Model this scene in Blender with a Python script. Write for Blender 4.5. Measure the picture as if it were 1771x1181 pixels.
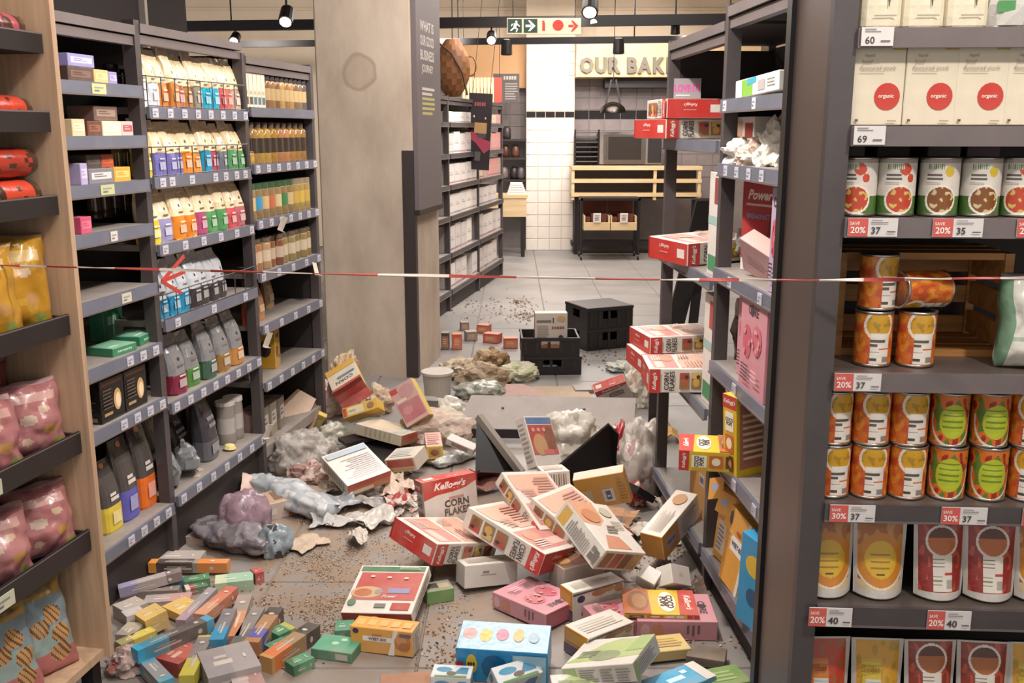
import bpy, math, random
from mathutils import Vector, Matrix, Euler, noise
random.seed(11)
for o in list(bpy.data.objects): bpy.data.objects.remove(o)
SC = bpy.context.scene
COL = SC.collection
# ------------------------------------------------------------------ camera, world, lights, exposure
FPX, CAMH = 1700.0, 1.65
PITCH = math.atan(365.5/FPX)
cam = bpy.data.cameras.new('camera'); cam.sensor_width = 36; cam.lens = FPX/1771*36; cam.clip_start = .05
camo = bpy.data.objects.new('camera', cam); COL.objects.link(camo)
camo.location = (0, 0, CAMH); camo.rotation_euler = (math.pi/2-PITCH, 0, 0)
SC.camera = camo
w = bpy.data.worlds.new('world'); SC.world = w; w.use_nodes = True
w.node_tree.nodes['Background'].inputs[0].default_value = (1, .945, .9, 1)
w.node_tree.nodes['Background'].inputs[1].default_value = .62
SC.view_settings.view_transform = 'Standard'; SC.view_settings.look = 'None'
SC.view_settings.exposure = 0.40; SC.view_settings.gamma = 1; SC.view_settings.use_curve_mapping = False
WARM = (1, .925, .86)
def area(name, loc, sx, sy, power, rot=(0, 0, 0), col=WARM):
    l = bpy.data.lights.new(name, 'AREA'); l.shape = 'RECTANGLE'; l.size = sx; l.size_y = sy; l.energy = power; l.color = col
    o = bpy.data.objects.new(name, l); COL.objects.link(o); o.location = loc; o.rotation_euler = rot; return o
def spot(name, loc, aim, power, size=70, blend=.6, rad=.06, col=WARM):
    l = bpy.data.lights.new(name, 'SPOT'); l.energy = power; l.spot_size = math.radians(size); l.spot_blend = blend
    l.shadow_soft_size = rad; l.color = col
    o = bpy.data.objects.new(name, l); COL.objects.link(o); o.location = loc
    o.rotation_euler = (Vector(aim)-Vector(loc)).to_track_quat('-Z', 'Y').to_euler(); return o
area('fill_area_light', (0, 1.2, 3.3), 1.6, 1.6, 42)  # this and the next area lights: unseen overhead fills, added for general light
area('fill_area_light', (-.1, 4.9, 3.3), 1.2, 2.4, 62)
area('fill_area_light', (.6, 8.6, 3.3), 1.8, 2.4, 105)
area('fill_area_light', (.9, 11.9, 3.3), 2.4, 1.6, 165)
spot('track_or_fill_spot', (.55, 3.4, 3.1), (-1.3, 4.2, 1.5), 190, 75)
spot('track_or_fill_spot', (.1, 2.2, 3.1), (-1.4, 2.7, 1.0), 110, 70)
spot('track_or_fill_spot', (-.25, 2.9, 3.1), (.9, 3.7, 1.0), 215, 78)
spot('track_or_fill_spot', (1.15, .75, 3.0), (1.0, 2.0, 1.0), 92, 80)
spot('track_or_fill_spot', (.1, 4.1, 3.1), (-.9, 6.3, 1.7), 110, 60)
spot('track_or_fill_spot', (.8, 11.3, 3.0), (.55, 13.6, 1.5), 60, 60)
spot('track_or_fill_spot', (1.6, 11.4, 3.0), (1.6, 13.7, 2.3), 90, 60)
spot('track_or_fill_spot', (.6, 8.9, 3.0), (-.5, 10.0, 1.0), 150, 80)  # unseen fill spot, added to brighten the pale boxes on the far shelving
spot('track_or_fill_spot', (2.0, 11.2, 2.7), (2.0, 14.2, 3.2), 70, 110)  # unseen wash, added with the next ones to brighten the upper rear wall
spot('track_or_fill_spot', (-.9, 11.2, 2.7), (-.9, 14.2, 3.1), 60, 110)  # added wall wash left of the pillar
spot('track_or_fill_spot', (-3.6, 10.5, 2.7), (-3.8, 14.2, 3.1), 130, 110)  # added wall wash for the rear wall left of the column
# ------------------------------------------------------------------ geometry of the view: where a floor or plane point of the photograph lies
def ray(u, v):
    x = (u-885.5)/FPX; y = -(v-590.5)/FPX
    return Vector((x, math.cos(PITCH)+y*math.sin(PITCH), -math.sin(PITCH)+y*math.cos(PITCH)))
def fl(u, v, z=0.0):
    d = ray(u, v); t = (z-CAMH)/d.z
    return Vector((0, 0, CAMH))+d*t
def pl(u, v, P, ang=90.0):
    a = math.radians(ang); n = Vector((math.cos(a), -math.sin(a), 0)); d = ray(u, v)
    t = (Vector(P)-Vector((0, 0, CAMH))).dot(n)/d.dot(n)
    return Vector((0, 0, CAMH))+d*t
def at(u, v, Y): return pl(u, v, (0, Y, 0), 90)
class Frame:
    def __init__(s, P, rz): s.P = Vector(P); s.rz = rz; s.c, s.s = math.cos(rz), math.sin(rz)
    def __call__(s, x, y, z=0): return Vector((s.P.x+x*s.c-y*s.s, s.P.y+x*s.s+y*s.c, s.P.z+z))
    def inv(s, q): d = Vector(q)-s.P; return (d.x*s.c+d.y*s.s, -d.x*s.s+d.y*s.c, d.z)
# ------------------------------------------------------------------ colour, materials
_cc = {}
def C(h):
    if isinstance(h, tuple): return h
    if h not in _cc:
        s = h.lstrip('#'); r = []
        for i in (0, 2, 4):
            x = int(s[i:i+2], 16)/255; r.append(x/12.92 if x <= .04045 else ((x+.055)/1.055)**2.4)
        _cc[h] = (r[0], r[1], r[2], 1)
    return _cc[h]
def mixc(a, b, t):
    a, b = C(a), C(b); return tuple(a[i]*(1-t)+b[i]*t for i in range(3))+(1,)
def new_mat(name):
    m = bpy.data.materials.new(name); m.use_nodes = True; nt = m.node_tree
    return m, nt, nt.nodes['Principled BSDF']
def N(nt, t, **k):
    n = nt.nodes.new(t)
    for a, b in k.items(): setattr(n, a, b)
    return n
def vcol_mat(name, rough, metal=0, spec=.5, var=.12, scale=30, dust=0, bump=0, trans=0, coat=0):
    m, nt, b = new_mat(name); L = nt.links
    a = N(nt, 'ShaderNodeAttribute', attribute_name='Col')
    tc = N(nt, 'ShaderNodeTexCoord')
    n = N(nt, 'ShaderNodeTexNoise'); n.inputs['Scale'].default_value = scale; n.inputs['Detail'].default_value = 3
    L.new(tc.outputs['Object'], n.inputs['Vector'])
    r = N(nt, 'ShaderNodeMapRange'); r.inputs[3].default_value = 1-var; r.inputs[4].default_value = 1+var*.6
    L.new(n.outputs[0], r.inputs[0])
    mx = N(nt, 'ShaderNodeMix', data_type='RGBA', blend_type='MULTIPLY'); mx.inputs[0].default_value = 1
    L.new(a.outputs['Color'], mx.inputs[6]); L.new(r.outputs[0], mx.inputs[7])
    out = mx.outputs[2]
    if dust:
        n2 = N(nt, 'ShaderNodeTexNoise'); n2.inputs['Scale'].default_value = 9; n2.inputs['Detail'].default_value = 5
        L.new(tc.outputs['Object'], n2.inputs['Vector'])
        r2 = N(nt, 'ShaderNodeMapRange'); r2.inputs[1].default_value = .35; r2.inputs[2].default_value = .8; r2.inputs[4].default_value = dust
        L.new(n2.outputs[0], r2.inputs[0])
        m2 = N(nt, 'ShaderNodeMix', data_type='RGBA'); L.new(r2.outputs[0], m2.inputs[0]); L.new(out, m2.inputs[6]); m2.inputs[7].default_value = C('#b3a091')
        out = m2.outputs[2]
    L.new(out, b.inputs['Base Color'])
    b.inputs['Roughness'].default_value = rough; b.inputs['Metallic'].default_value = metal
    b.inputs['Specular IOR Level'].default_value = spec; b.inputs['Coat Weight'].default_value = coat
    if trans: b.inputs['Transmission Weight'].default_value = trans; b.inputs['IOR'].default_value = 1.2
    if bump:
        n3 = N(nt, 'ShaderNodeTexNoise'); n3.inputs['Scale'].default_value = scale*1.6; n3.inputs['Detail'].default_value = 4
        L.new(tc.outputs['Object'], n3.inputs['Vector'])
        bp = N(nt, 'ShaderNodeBump'); bp.inputs['Strength'].default_value = bump; bp.inputs['Distance'].default_value = .01
        L.new(n3.outputs[0], bp.inputs['Height']); L.new(bp.outputs[0], b.inputs['Normal'])
    return m
MT = {
 'card': vcol_mat('printed_card', .5, dust=.12),
 'dusty': vcol_mat('dusty_printed_card', .6, dust=.42),
 'film': vcol_mat('glossy_film', .24, var=.15, scale=22, bump=.25),
 'matte': vcol_mat('matte_paint', .62, var=.1),
 'paper': vcol_mat('crumpled_paper', .75, var=.18, scale=18, bump=.4, dust=.15),
 'steel': vcol_mat('painted_steel', .42, metal=.25, var=.1, scale=8),
 'chrome': vcol_mat('bare_metal', .28, metal=.95, var=.08),
 'glass': vcol_mat('jar_glass', .12, var=.08, coat=.6),
 'clear': vcol_mat('clear_film', .22, var=.1, trans=.45, bump=.3),
 'plastic': vcol_mat('moulded_plastic', .4, var=.1),
 'wood': None, 'concrete': None, 'floor': None, 'shelf': None,
}
def wood_mat(name, c1, c2, sx, sy, sz, rough=.55):
    m, nt, b = new_mat(name); L = nt.links
    tc = N(nt, 'ShaderNodeTexCoord'); mp = N(nt, 'ShaderNodeMapping'); mp.inputs['Scale'].default_value = (sx, sy, sz)
    L.new(tc.outputs['Object'], mp.inputs[0])
    n = N(nt, 'ShaderNodeTexNoise'); n.inputs['Scale'].default_value = 1; n.inputs['Detail'].default_value = 6; n.inputs['Distortion'].default_value = .8
    L.new(mp.outputs[0], n.inputs['Vector'])
    r = N(nt, 'ShaderNodeValToRGB'); r.color_ramp.elements[0].color = C(c1); r.color_ramp.elements[1].color = C(c2)
    r.color_ramp.elements[0].position = .3; r.color_ramp.elements[1].position = .7
    L.new(n.outputs[0], r.inputs[0]); L.new(r.outputs[0], b.inputs['Base Color']); b.inputs['Roughness'].default_value = rough
    return m
MT['wood'] = wood_mat('pale_oak', '#ad8e73', '#c9aa8c', 30, 30, 1.6)
MT['crate'] = wood_mat('crate_pine', '#a06c35', '#cf9858', 3, 30, 30)
MT['ply'] = wood_mat('light_ply', '#c6a87c', '#d8bf98', 2, 14, 14)
def noise_mat(name, c1, c2, scale, rough, detail=6, bump=.0, c3=None, metal=0):
    m, nt, b = new_mat(name); L = nt.links
    tc = N(nt, 'ShaderNodeTexCoord'); n = N(nt, 'ShaderNodeTexNoise'); n.inputs['Scale'].default_value = scale; n.inputs['Detail'].default_value = detail
    n.inputs['Roughness'].default_value = .65
    L.new(tc.outputs['Object'], n.inputs['Vector'])
    r = N(nt, 'ShaderNodeValToRGB'); r.color_ramp.elements[0].color = C(c1); r.color_ramp.elements[1].color = C(c2)
    r.color_ramp.elements[0].position = .3; r.color_ramp.elements[1].position = .72
    L.new(n.outputs[0], r.inputs[0]); out = r.outputs[0]
    if c3:
        n2 = N(nt, 'ShaderNodeTexNoise'); n2.inputs['Scale'].default_value = scale*.25; n2.inputs['Detail'].default_value = 3
        L.new(tc.outputs['Object'], n2.inputs['Vector'])
        r2 = N(nt, 'ShaderNodeMapRange'); r2.inputs[1].default_value = .45; r2.inputs[2].default_value = .75; r2.inputs[4].default_value = .6
        L.new(n2.outputs[0], r2.inputs[0])
        mx = N(nt, 'ShaderNodeMix', data_type='RGBA'); L.new(r2.outputs[0], mx.inputs[0]); L.new(out, mx.inputs[6]); mx.inputs[7].default_value = C(c3); out = mx.outputs[2]
    L.new(out, b.inputs['Base Color']); b.inputs['Roughness'].default_value = rough; b.inputs['Metallic'].default_value = metal
    if bump:
        bp = N(nt, 'ShaderNodeBump'); bp.inputs['Strength'].default_value = bump; bp.inputs['Distance'].default_value = .01
        L.new(n.outputs[0], bp.inputs['Height']); L.new(bp.outputs[0], b.inputs['Normal'])
    return m
MT['floor'] = noise_mat('floor_porcelain', '#948e89', '#a8a19b', 5, .42, c3='#98897b')
m, nt, b = new_mat('dusty_floor_porcelain'); L = nt.links
ge = N(nt, 'ShaderNodeNewGeometry')
fa = N(nt, 'ShaderNodeTexNoise'); fa.inputs['Scale'].default_value = 2.0; fa.inputs['Detail'].default_value = 5; L.new(ge.outputs['Position'], fa.inputs['Vector'])
fr_ = N(nt, 'ShaderNodeValToRGB'); fr_.color_ramp.elements[0].position = .3; fr_.color_ramp.elements[0].color = C('#7c7876'); fr_.color_ramp.elements[1].position = .7; fr_.color_ramp.elements[1].color = C('#908b88'); L.new(fa.outputs[0], fr_.inputs[0])
# crumbs trodden into the tiles: brown stains around the spill
sd = N(nt, 'ShaderNodeVectorMath', operation='DISTANCE'); sd.inputs[1].default_value = (-.5, 3.75, 0); L.new(ge.outputs['Position'], sd.inputs[0])
sm_ = N(nt, 'ShaderNodeMapRange'); sm_.inputs[1].default_value = 1.7; sm_.inputs[2].default_value = .5; sm_.inputs[3].default_value = 0; sm_.inputs[4].default_value = .85; L.new(sd.outputs['Value'], sm_.inputs[0])
fb = N(nt, 'ShaderNodeTexNoise'); fb.inputs['Scale'].default_value = 7; fb.inputs['Detail'].default_value = 8; fb.inputs['Roughness'].default_value = .7; L.new(ge.outputs['Position'], fb.inputs['Vector'])
fm = N(nt, 'ShaderNodeMapRange'); fm.inputs[1].default_value = .38; fm.inputs[2].default_value = .56; L.new(fb.outputs[0], fm.inputs[0])
mm = N(nt, 'ShaderNodeMath', operation='MULTIPLY'); L.new(sm_.outputs[0], mm.inputs[0]); L.new(fm.outputs[0], mm.inputs[1])
mx = N(nt, 'ShaderNodeMix', data_type='RGBA'); L.new(mm.outputs[0], mx.inputs[0]); L.new(fr_.outputs[0], mx.inputs[6]); mx.inputs[7].default_value = C('#8a735d')
L.new(mx.outputs[2], b.inputs['Base Color']); b.inputs['Roughness'].default_value = .45; MT['floor'] = m
MT['grout'] = noise_mat('floor_grout', '#6d665f', '#7c756d', 20, .8)
MT['plaster'] = noise_mat('beige_plaster', '#c9b8a2', '#d2c2ad', 2, .8)
MT['darkwall'] = noise_mat('dark_paint', '#231c1b', '#2b2322', 2, .8)
MT['fascia'] = noise_mat('tan_laminate', '#b98c5f', '#c39768', 2, .6)
MT['fasciaY'] = wood_mat('sign_ply', '#c2a678', '#d0b88e', 2, 10, 10)
MT['tilew'] = noise_mat('white_glazed_tile', '#ddd3c8', '#e8dfd5', 6, .18)
MT['tileg'] = noise_mat('grey_glazed_tile', '#7d7474', '#938987', 3, .2)
MT['tilek'] = noise_mat('black_glazed_tile', '#1d1818', '#262020', 6, .2)
MT['shelfgrey'] = noise_mat('dusty_shelf_steel', '#7d7671', '#9a9089', 6, .55, metal=.1)
MT['panelgrey'] = noise_mat('fallen_panel_steel', '#7f7771', '#948b85', 4, .5, metal=.15)
MT['frame'] = noise_mat('shelving_frame_steel', '#4c4646', '#585152', 5, .45, metal=.3)
MT['header'] = noise_mat('shelving_header_steel', '#6b6262', '#776d6c', 5, .45, metal=.3)
MT['back'] = noise_mat('shelving_back_steel', '#2a2424', '#332c2b', 4, .6, metal=.1)
MT['rail'] = noise_mat('price_rail_plastic', '#5f6270', '#6b6d79', 9, .35)
MT['black'] = noise_mat('black_steel', '#141112', '#1d191a', 6, .45, metal=.1)
MT['sidepanel'] = noise_mat('endcap_side_steel', '#6a5b55', '#76665f', 2, .45, metal=.3)
def emit_mat(name, col, s):
    m, nt, b = new_mat(name); b.inputs['Emission Color'].default_value = C(col); b.inputs['Emission Strength'].default_value = s; b.inputs['Base Color'].default_value = C(col); return m
MT['lens'] = emit_mat('lamp_lens', '#fff2e2', 14)
# concrete column with a round scuff left by the formwork
m, nt, b = new_mat('cast_concrete'); L = nt.links
tc = N(nt, 'ShaderNodeTexCoord')
n1 = N(nt, 'ShaderNodeTexNoise'); n1.inputs['Scale'].default_value = 2.2; n1.inputs['Detail'].default_value = 8; n1.inputs['Roughness'].default_value = .62
mp = N(nt, 'ShaderNodeMapping'); mp.inputs['Scale'].default_value = (1.6, 1.6, .7); L.new(tc.outputs['Object'], mp.inputs[0]); L.new(mp.outputs[0], n1.inputs['Vector'])
r1 = N(nt, 'ShaderNodeValToRGB'); cr = r1.color_ramp; cr.elements[0].position = .28; cr.elements[0].color = C('#a09080'); cr.elements[1].position = .74; cr.elements[1].color = C('#c6b6a6')
L.new(n1.outputs[0], r1.inputs[0])
ds = N(nt, 'ShaderNodeVectorMath', operation='DISTANCE'); ds.inputs[1].default_value = (.0, -.31, 2.04)
mp2 = N(nt, 'ShaderNodeMapping'); L.new(tc.outputs['Object'], mp2.inputs[0])
nz = N(nt, 'ShaderNodeTexNoise'); nz.inputs['Scale'].default_value = 9; L.new(tc.outputs['Object'], nz.inputs['Vector'])
va = N(nt, 'ShaderNodeVectorMath', operation='SCALE'); va.inputs[3].default_value = .05; L.new(nz.outputs[1], va.inputs[0])
vb = N(nt, 'ShaderNodeVectorMath', operation='ADD'); L.new(mp2.outputs[0], vb.inputs[0]); L.new(va.outputs[0], vb.inputs[1])
L.new(vb.outputs[0], ds.inputs[0])
rr = N(nt, 'ShaderNodeValToRGB'); rr.color_ramp.elements[0].position = .0; rr.color_ramp.elements[0].color = (.25, .25, .25, 1)
rr.color_ramp.elements[1].position = .125; rr.color_ramp.elements[1].color = (0, 0, 0, 1)
e = rr.color_ramp.elements.new(.085); e.color = (.3, .3, .3, 1); e = rr.color_ramp.elements.new(.105); e.color = (.75, .75, .75, 1)
L.new(ds.outputs['Value'], rr.inputs[0])
mx = N(nt, 'ShaderNodeMix', data_type='RGBA'); L.new(rr.outputs[0], mx.inputs[0]); L.new(r1.outputs[0], mx.inputs[6]); mx.inputs[7].default_value = C('#8f7c6a')
L.new(mx.outputs[2], b.inputs['Base Color']); b.inputs['Roughness'].default_value = .82
bp = N(nt, 'ShaderNodeBump'); bp.inputs['Strength'].default_value = .35; bp.inputs['Distance'].default_value = .012; L.new(n1.outputs[0], bp.inputs['Height']); L.new(bp.outputs[0], b.inputs['Normal'])
MT['concrete'] = m
# ------------------------------------------------------------------ mesh building
class MB:
    def __init__(s): s.v = []; s.f = []; s.c = []
    def add(s, vs, fs, cs):
        o = len(s.v); s.v += [tuple(q) for q in vs]
        one = isinstance(cs, (str, tuple))
        for i, f in enumerate(fs): s.f.append(tuple(o+k for k in f)); s.c.append(C(cs if one else cs[i]))
        return s
    def poly(s, pts, col): return s.add(pts, [tuple(range(len(pts)))], col)
    def box(s, x0, x1, y0, y1, z0, z1, col='#888888', **fc):
        vs = [(x0, y0, z0), (x1, y0, z0), (x1, y1, z0), (x0, y1, z0), (x0, y0, z1), (x1, y0, z1), (x1, y1, z1), (x0, y1, z1)]
        fs = [(0, 1, 5, 4), (2, 3, 7, 6), (3, 0, 4, 7), (1, 2, 6, 5), (4, 5, 6, 7), (3, 2, 1, 0)]
        return s.add(vs, fs, [fc.get(k, col) for k in 'FKLRTB'])
    def bar(s, a, b, w, h, col):
        a, b = Vector(a), Vector(b); d = (b-a).normalized(); up = Vector((0, 0, 1)) if abs(d.z) < .95 else Vector((0, 1, 0))
        x = d.cross(up).normalized()*w/2; y = x.cross(d).normalized()*h/2
        vs = [a-x-y, a+x-y, a+x+y, a-x+y, b-x-y, b+x-y, b+x+y, b-x+y]
        return s.add(vs, [(3, 2, 1, 0), (4, 5, 6, 7), (0, 1, 5, 4), (1, 2, 6, 5), (2, 3, 7, 6), (3, 0, 4, 7)], col)
    def tube(s, pts, r, col, n=8, cap=True):
        pts = [Vector(q) for q in pts]; rings = []; rs = r if isinstance(r, (list, tuple)) else [r]*len(pts)
        for i, q in enumerate(pts):
            d = (pts[min(i+1, len(pts)-1)]-pts[max(i-1, 0)]).normalized(); up = Vector((0, 0, 1)) if abs(d.z) < .9 else Vector((1, 0, 0))
            x = d.cross(up).normalized(); y = x.cross(d)
            rings.append([q+x*math.cos(t)*rs[i]+y*math.sin(t)*rs[i] for t in [2*math.pi*k/n for k in range(n)]])
        cs = col if isinstance(col, list) else [col]*(len(pts)-1)
        return s.loft(rings, cs, cap)
    def loft(s, rings, cols, cap=True):
        n = len(rings[0]); vs = [q for r in rings for q in r]; fs = []; cs = []
        for i in range(len(rings)-1):
            for k in range(n):
                fs.append((i*n+k, i*n+(k+1) % n, (i+1)*n+(k+1) % n, (i+1)*n+k))
                cs.append(cols[i][k] if isinstance(cols[i], list) else cols[i])
        if cap:
            g = lambda x: x[0] if isinstance(x, list) else x
            fs.append(tuple(reversed(range(n)))); cs.append(g(cols[0])); fs.append(tuple((len(rings)-1)*n+k for k in range(n))); cs.append(g(cols[-1]))
        return s.add(vs, fs, cs)
    def lathe(s, prof, cols, n=20, c=(0, 0, 0), cap=True):
        rings = [[(c[0]+r*math.cos(2*math.pi*k/n), c[1]+r*math.sin(2*math.pi*k/n), c[2]+z) for k in range(n)] for r, z in prof]
        return s.loft(rings, cols if isinstance(cols, list) else [cols]*(len(prof)-1), cap)
    def mesh(s, name, smooth=False):
        me = bpy.data.meshes.new(name); me.from_pydata(s.v, [], s.f)
        a = me.color_attributes.new('Col', 'FLOAT_COLOR', 'CORNER'); buf = []
        for f, c in zip(s.f, s.c): buf += list(c)*len(f)
        a.data.foreach_set('color', buf)
        if smooth: me.polygons.foreach_set('use_smooth', [True]*len(me.polygons))
        me.update(); return me
    def build(s, name, mat, parent=None, loc=None, rot=None, smooth=False):
        me = s.mesh(name, smooth); me.materials.append(MT[mat] if isinstance(mat, str) else mat)
        return link(name, me, parent, loc, rot)
def link(name, data, parent=None, loc=None, rot=None):
    o = bpy.data.objects.new(name, data); COL.objects.link(o)
    if parent: o.parent = parent
    if loc is not None: o.location = loc
    if rot is not None: o.rotation_euler = rot
    return o
def tag(o, label, cat, group=None, kind=None):
    o['label'] = label; o['category'] = cat
    if group: o['group'] = group
    if kind: o['kind'] = kind
    return o
def struct(o, label=None):
    o['kind'] = 'structure'
    if label: o['label'] = label
    return o
def empty(name, loc=(0, 0, 0), rz=0):
    o = bpy.data.objects.new(name, None); COL.objects.link(o); o.location = loc; o.rotation_euler = (0, 0, rz); o.empty_display_size = .05; return o
def dup(root, loc, rot, label=None, group=None):
    r = root.copy(); COL.objects.link(r); r.location = loc; r.rotation_euler = rot
    if label: r['label'] = label
    if group: r['group'] = group
    for ch in list(root.children):
        c = ch.copy(); COL.objects.link(c); c.parent = r
        for g in list(ch.children):
            d = g.copy(); COL.objects.link(d); d.parent = c
    return r
ORD = ['first', 'second', 'third', 'fourth', 'fifth', 'sixth', 'seventh', 'eighth', 'ninth', 'tenth', 'eleventh', 'twelfth', 'thirteenth', 'fourteenth']
# ------------------------------------------------------------------ flat print: rectangles, ellipses, polygons and lettering laid on a face
_tx = {}
def text2d(s, bold=0.0, shear=0.0):
    k = (s, bold, shear)
    if k in _tx: return _tx[k]
    cu = bpy.data.curves.new('lettering', 'FONT'); cu.body = s; cu.size = 1; cu.resolution_u = 2; cu.offset = bold; cu.shear = shear
    cu.space_line = .85; cu.align_x = 'CENTER'
    ob = bpy.data.objects.new('lettering', cu); COL.objects.link(ob)
    dg = bpy.context.evaluated_depsgraph_get(); me = bpy.data.meshes.new_from_object(ob.evaluated_get(dg))
    vs = [(v.co.x, v.co.y) for v in me.vertices]; fs = [tuple(p.vertices) for p in me.polygons]
    bpy.data.objects.remove(ob); bpy.data.curves.remove(cu); bpy.data.meshes.remove(me)
    if not vs: vs = [(0, 0)]
    x0, x1 = min(a for a, _ in vs), max(a for a, _ in vs); y0, y1 = min(b for _, b in vs), max(b for _, b in vs)
    W, Hh = max(x1-x0, 1e-6), max(y1-y0, 1e-6)
    _tx[k] = ([((a-(x0+x1)/2)/Hh, (b-(y0+y1)/2)/Hh) for a, b in vs], fs, W/Hh); return _tx[k]
EPS = .00045
def art(mb, M, W, Hh, items, nsub=1, base=1):
    """items in face fractions: ('r',x0,y0,x1,y1,col) ('e',cx,cy,rx,ry,col) ('p',pts,col) ('t',text,cx,cy,height,maxw,col[,rot,bold,shear])"""
    k = base
    for it in items:
        h = EPS*k; k += 1
        if it[0] == 'r':
            _, x0, y0, x1, y1, col = it
            for i in range(nsub):
                a = x0+(x1-x0)*i/nsub; b2 = x0+(x1-x0)*(i+1)/nsub
                mb.poly([M(a*W, y0*Hh, h), M(b2*W, y0*Hh, h), M(b2*W, y1*Hh, h), M(a*W, y1*Hh, h)], col)
        elif it[0] == 'e':
            _, cx, cy, rx, ry, col = it; n = 18
            ps = [(cx*W+rx*W*math.cos(2*math.pi*i/n), cy*Hh+ry*Hh*math.sin(2*math.pi*i/n)) for i in range(n)]
            if nsub == 1: mb.poly([M(x, y, h) for x, y in ps], col)
            else:
                for i in range(n//2):
                    q = [ps[i], ps[i+1], ps[n-i-1], ps[(n-i) % n]]
                    mb.poly([M(x, y, h) for x, y in q], col)
        elif it[0] == 'p':
            mb.poly([M(x*W, y*Hh, h) for x, y in it[1]], it[2])
        elif it[0] == 'g':
            _, cx, cy, gw_, gh_, n, col = it; rg = random.Random(n*7+int(cx*100)); x = cx-gw_/2; cw_ = gw_/n
            for i in range(n):
                q0_ = cw_*rg.uniform(.62, .86); mb.poly([M(x*W, (cy-gh_/2)*Hh, h), M((x+q0_)*W, (cy-gh_/2)*Hh, h), M((x+q0_)*W, (cy+gh_/2)*Hh, h), M(x*W, (cy+gh_/2)*Hh, h)], col); x += cw_
        elif it[0] == 't':
            _, s, cx, cy, th, mw, col = it[:7]; rot = it[7] if len(it) > 7 else 0; bold = it[8] if len(it) > 8 else .02; sh = it[9] if len(it) > 9 else 0
            vs, fs, asp = text2d(s, bold, sh); th *= Hh if rot in (0, 180) else W; mw *= W if rot in (0, 180) else Hh
            sx = th if asp*th <= mw else mw/asp
            sy = th if asp*th <= mw*1.8 else mw/asp*1.3
            a = math.radians(rot); ca, sa = math.cos(a), math.sin(a)
            pts = [M(cx*W+x*sx*ca-y*sy*sa, cy*Hh+x*sx*sa+y*sy*ca, h) for x, y in vs]
            mb.add(pts, fs, col)
def face_map(w, d, h, f):
    x, y, z = w/2, d/2, h/2
    if f == 'F': return (lambda a, b, k: (-x+a, -y-k, -z+b)), w, h
    if f == 'K': return (lambda a, b, k: (x-a, y+k, -z+b)), w, h
    if f == 'L': return (lambda a, b, k: (-x-k, y-a, -z+b)), d, h
    if f == 'R': return (lambda a, b, k: (x+k, -y+a, -z+b)), d, h
    if f == 'T': return (lambda a, b, k: (-x+a, -y+b, z+k)), w, d
    return (lambda a, b, k: (-x+a, y-b, -z-k)), w, d
def lines(x0, x1, y0, y1, n, col, ragged=.3):
    r = []; dy = (y1-y0)/n; rg = random.Random(int((x0+y0*7+x1*3)*1000)+n)
    for i in range(n): r.append(('r', x0, y1-dy*(i+.75), x1-(x1-x0)*ragged*rg.random(), y1-dy*(i+.3), col))
    return r
def carton(name, w, d, h, cols, arts, mat='card', loc=(0, 0, 0), rot=(0, 0, 0), label='', cat='box', group=None, part=False, lift=0):
    """a printed carton; origin at its centre (lift: at the middle of its base)"""
    b = .0018 if min(w, d, h) > .02 else 0
    mb = MB(); x, y, z = w/2, d/2, h/2
    # body with narrow folded edges
    ins = b
    if ins:
        P = {}
        vs = []; fs = []; cs = []
        def vid(q): vs.append(q); return len(vs)-1
        for sx in (-1, 1):
            for sy in (-1, 1):
                for sz in (-1, 1):
                    P[sx, sy, sz] = (vid((sx*x, sy*(y-ins), sz*(z-ins))), vid((sx*(x-ins), sy*y, sz*(z-ins))), vid((sx*(x-ins), sy*(y-ins), sz*z)))
        def fc(k, q): fs.append(q); cs.append(cols.get(k, cols['*']))
        g = lambda a, b_, c_, i: P[a, b_, c_][i]
        fc('F', (g(-1, -1, -1, 1), g(1, -1, -1, 1), g(1, -1, 1, 1), g(-1, -1, 1, 1))); fc('K', (g(1, 1, -1, 1), g(-1, 1, -1, 1), g(-1, 1, 1, 1), g(1, 1, 1, 1)))
        fc('L', (g(-1, 1, -1, 0), g(-1, -1, -1, 0), g(-1, -1, 1, 0), g(-1, 1, 1, 0))); fc('R', (g(1, -1, -1, 0), g(1, 1, -1, 0), g(1, 1, 1, 0), g(1, -1, 1, 0)))
        fc('T', (g(-1, -1, 1, 2), g(1, -1, 1, 2), g(1, 1, 1, 2), g(-1, 1, 1, 2))); fc('B', (g(-1, 1, -1, 2), g(1, 1, -1, 2), g(1, -1, -1, 2), g(-1, -1, -1, 2)))
        for sy, k in ((-1, 'F'), (1, 'K')):
            for sz in (-1, 1): fc(k, (g(-1, sy, sz, 1), g(-1, sy, sz, 2), g(1, sy, sz, 2), g(1, sy, sz, 1)))
            for sx in (-1, 1): fc(k, (g(sx, sy, -1, 1), g(sx, sy, 1, 1), g(sx, sy, 1, 0), g(sx, sy, -1, 0)))
        for sx in (-1, 1):
            for sz in (-1, 1): fc('L' if sx < 0 else 'R', (g(sx, -1, sz, 0), g(sx, -1, sz, 2), g(sx, 1, sz, 2), g(sx, 1, sz, 0)))
        for q in P.values(): fs.append(q); cs.append(cols['*'])
        mb.add(vs, fs, cs)
    else: mb.box(-x, x, -y, y, -z, z, cols['*'], **{k: v for k, v in cols.items() if k != '*'})
    pm = MB() if part and arts else mb
    for f, items in arts.items():
        M, W, Hh = face_map(w, d, h, f); art(pm, M, W, Hh, items)
    if lift:
        for q in {id(mb): mb, id(pm): pm}.values(): q.v = [(a, b_, c_+z) for a, b_, c_ in q.v]
    o = mb.build(name, mat, None, loc, rot); tag(o, label, cat, group)
    if pm is not mb and pm.v: pm.build('print', mat, o)
    return o
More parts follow.
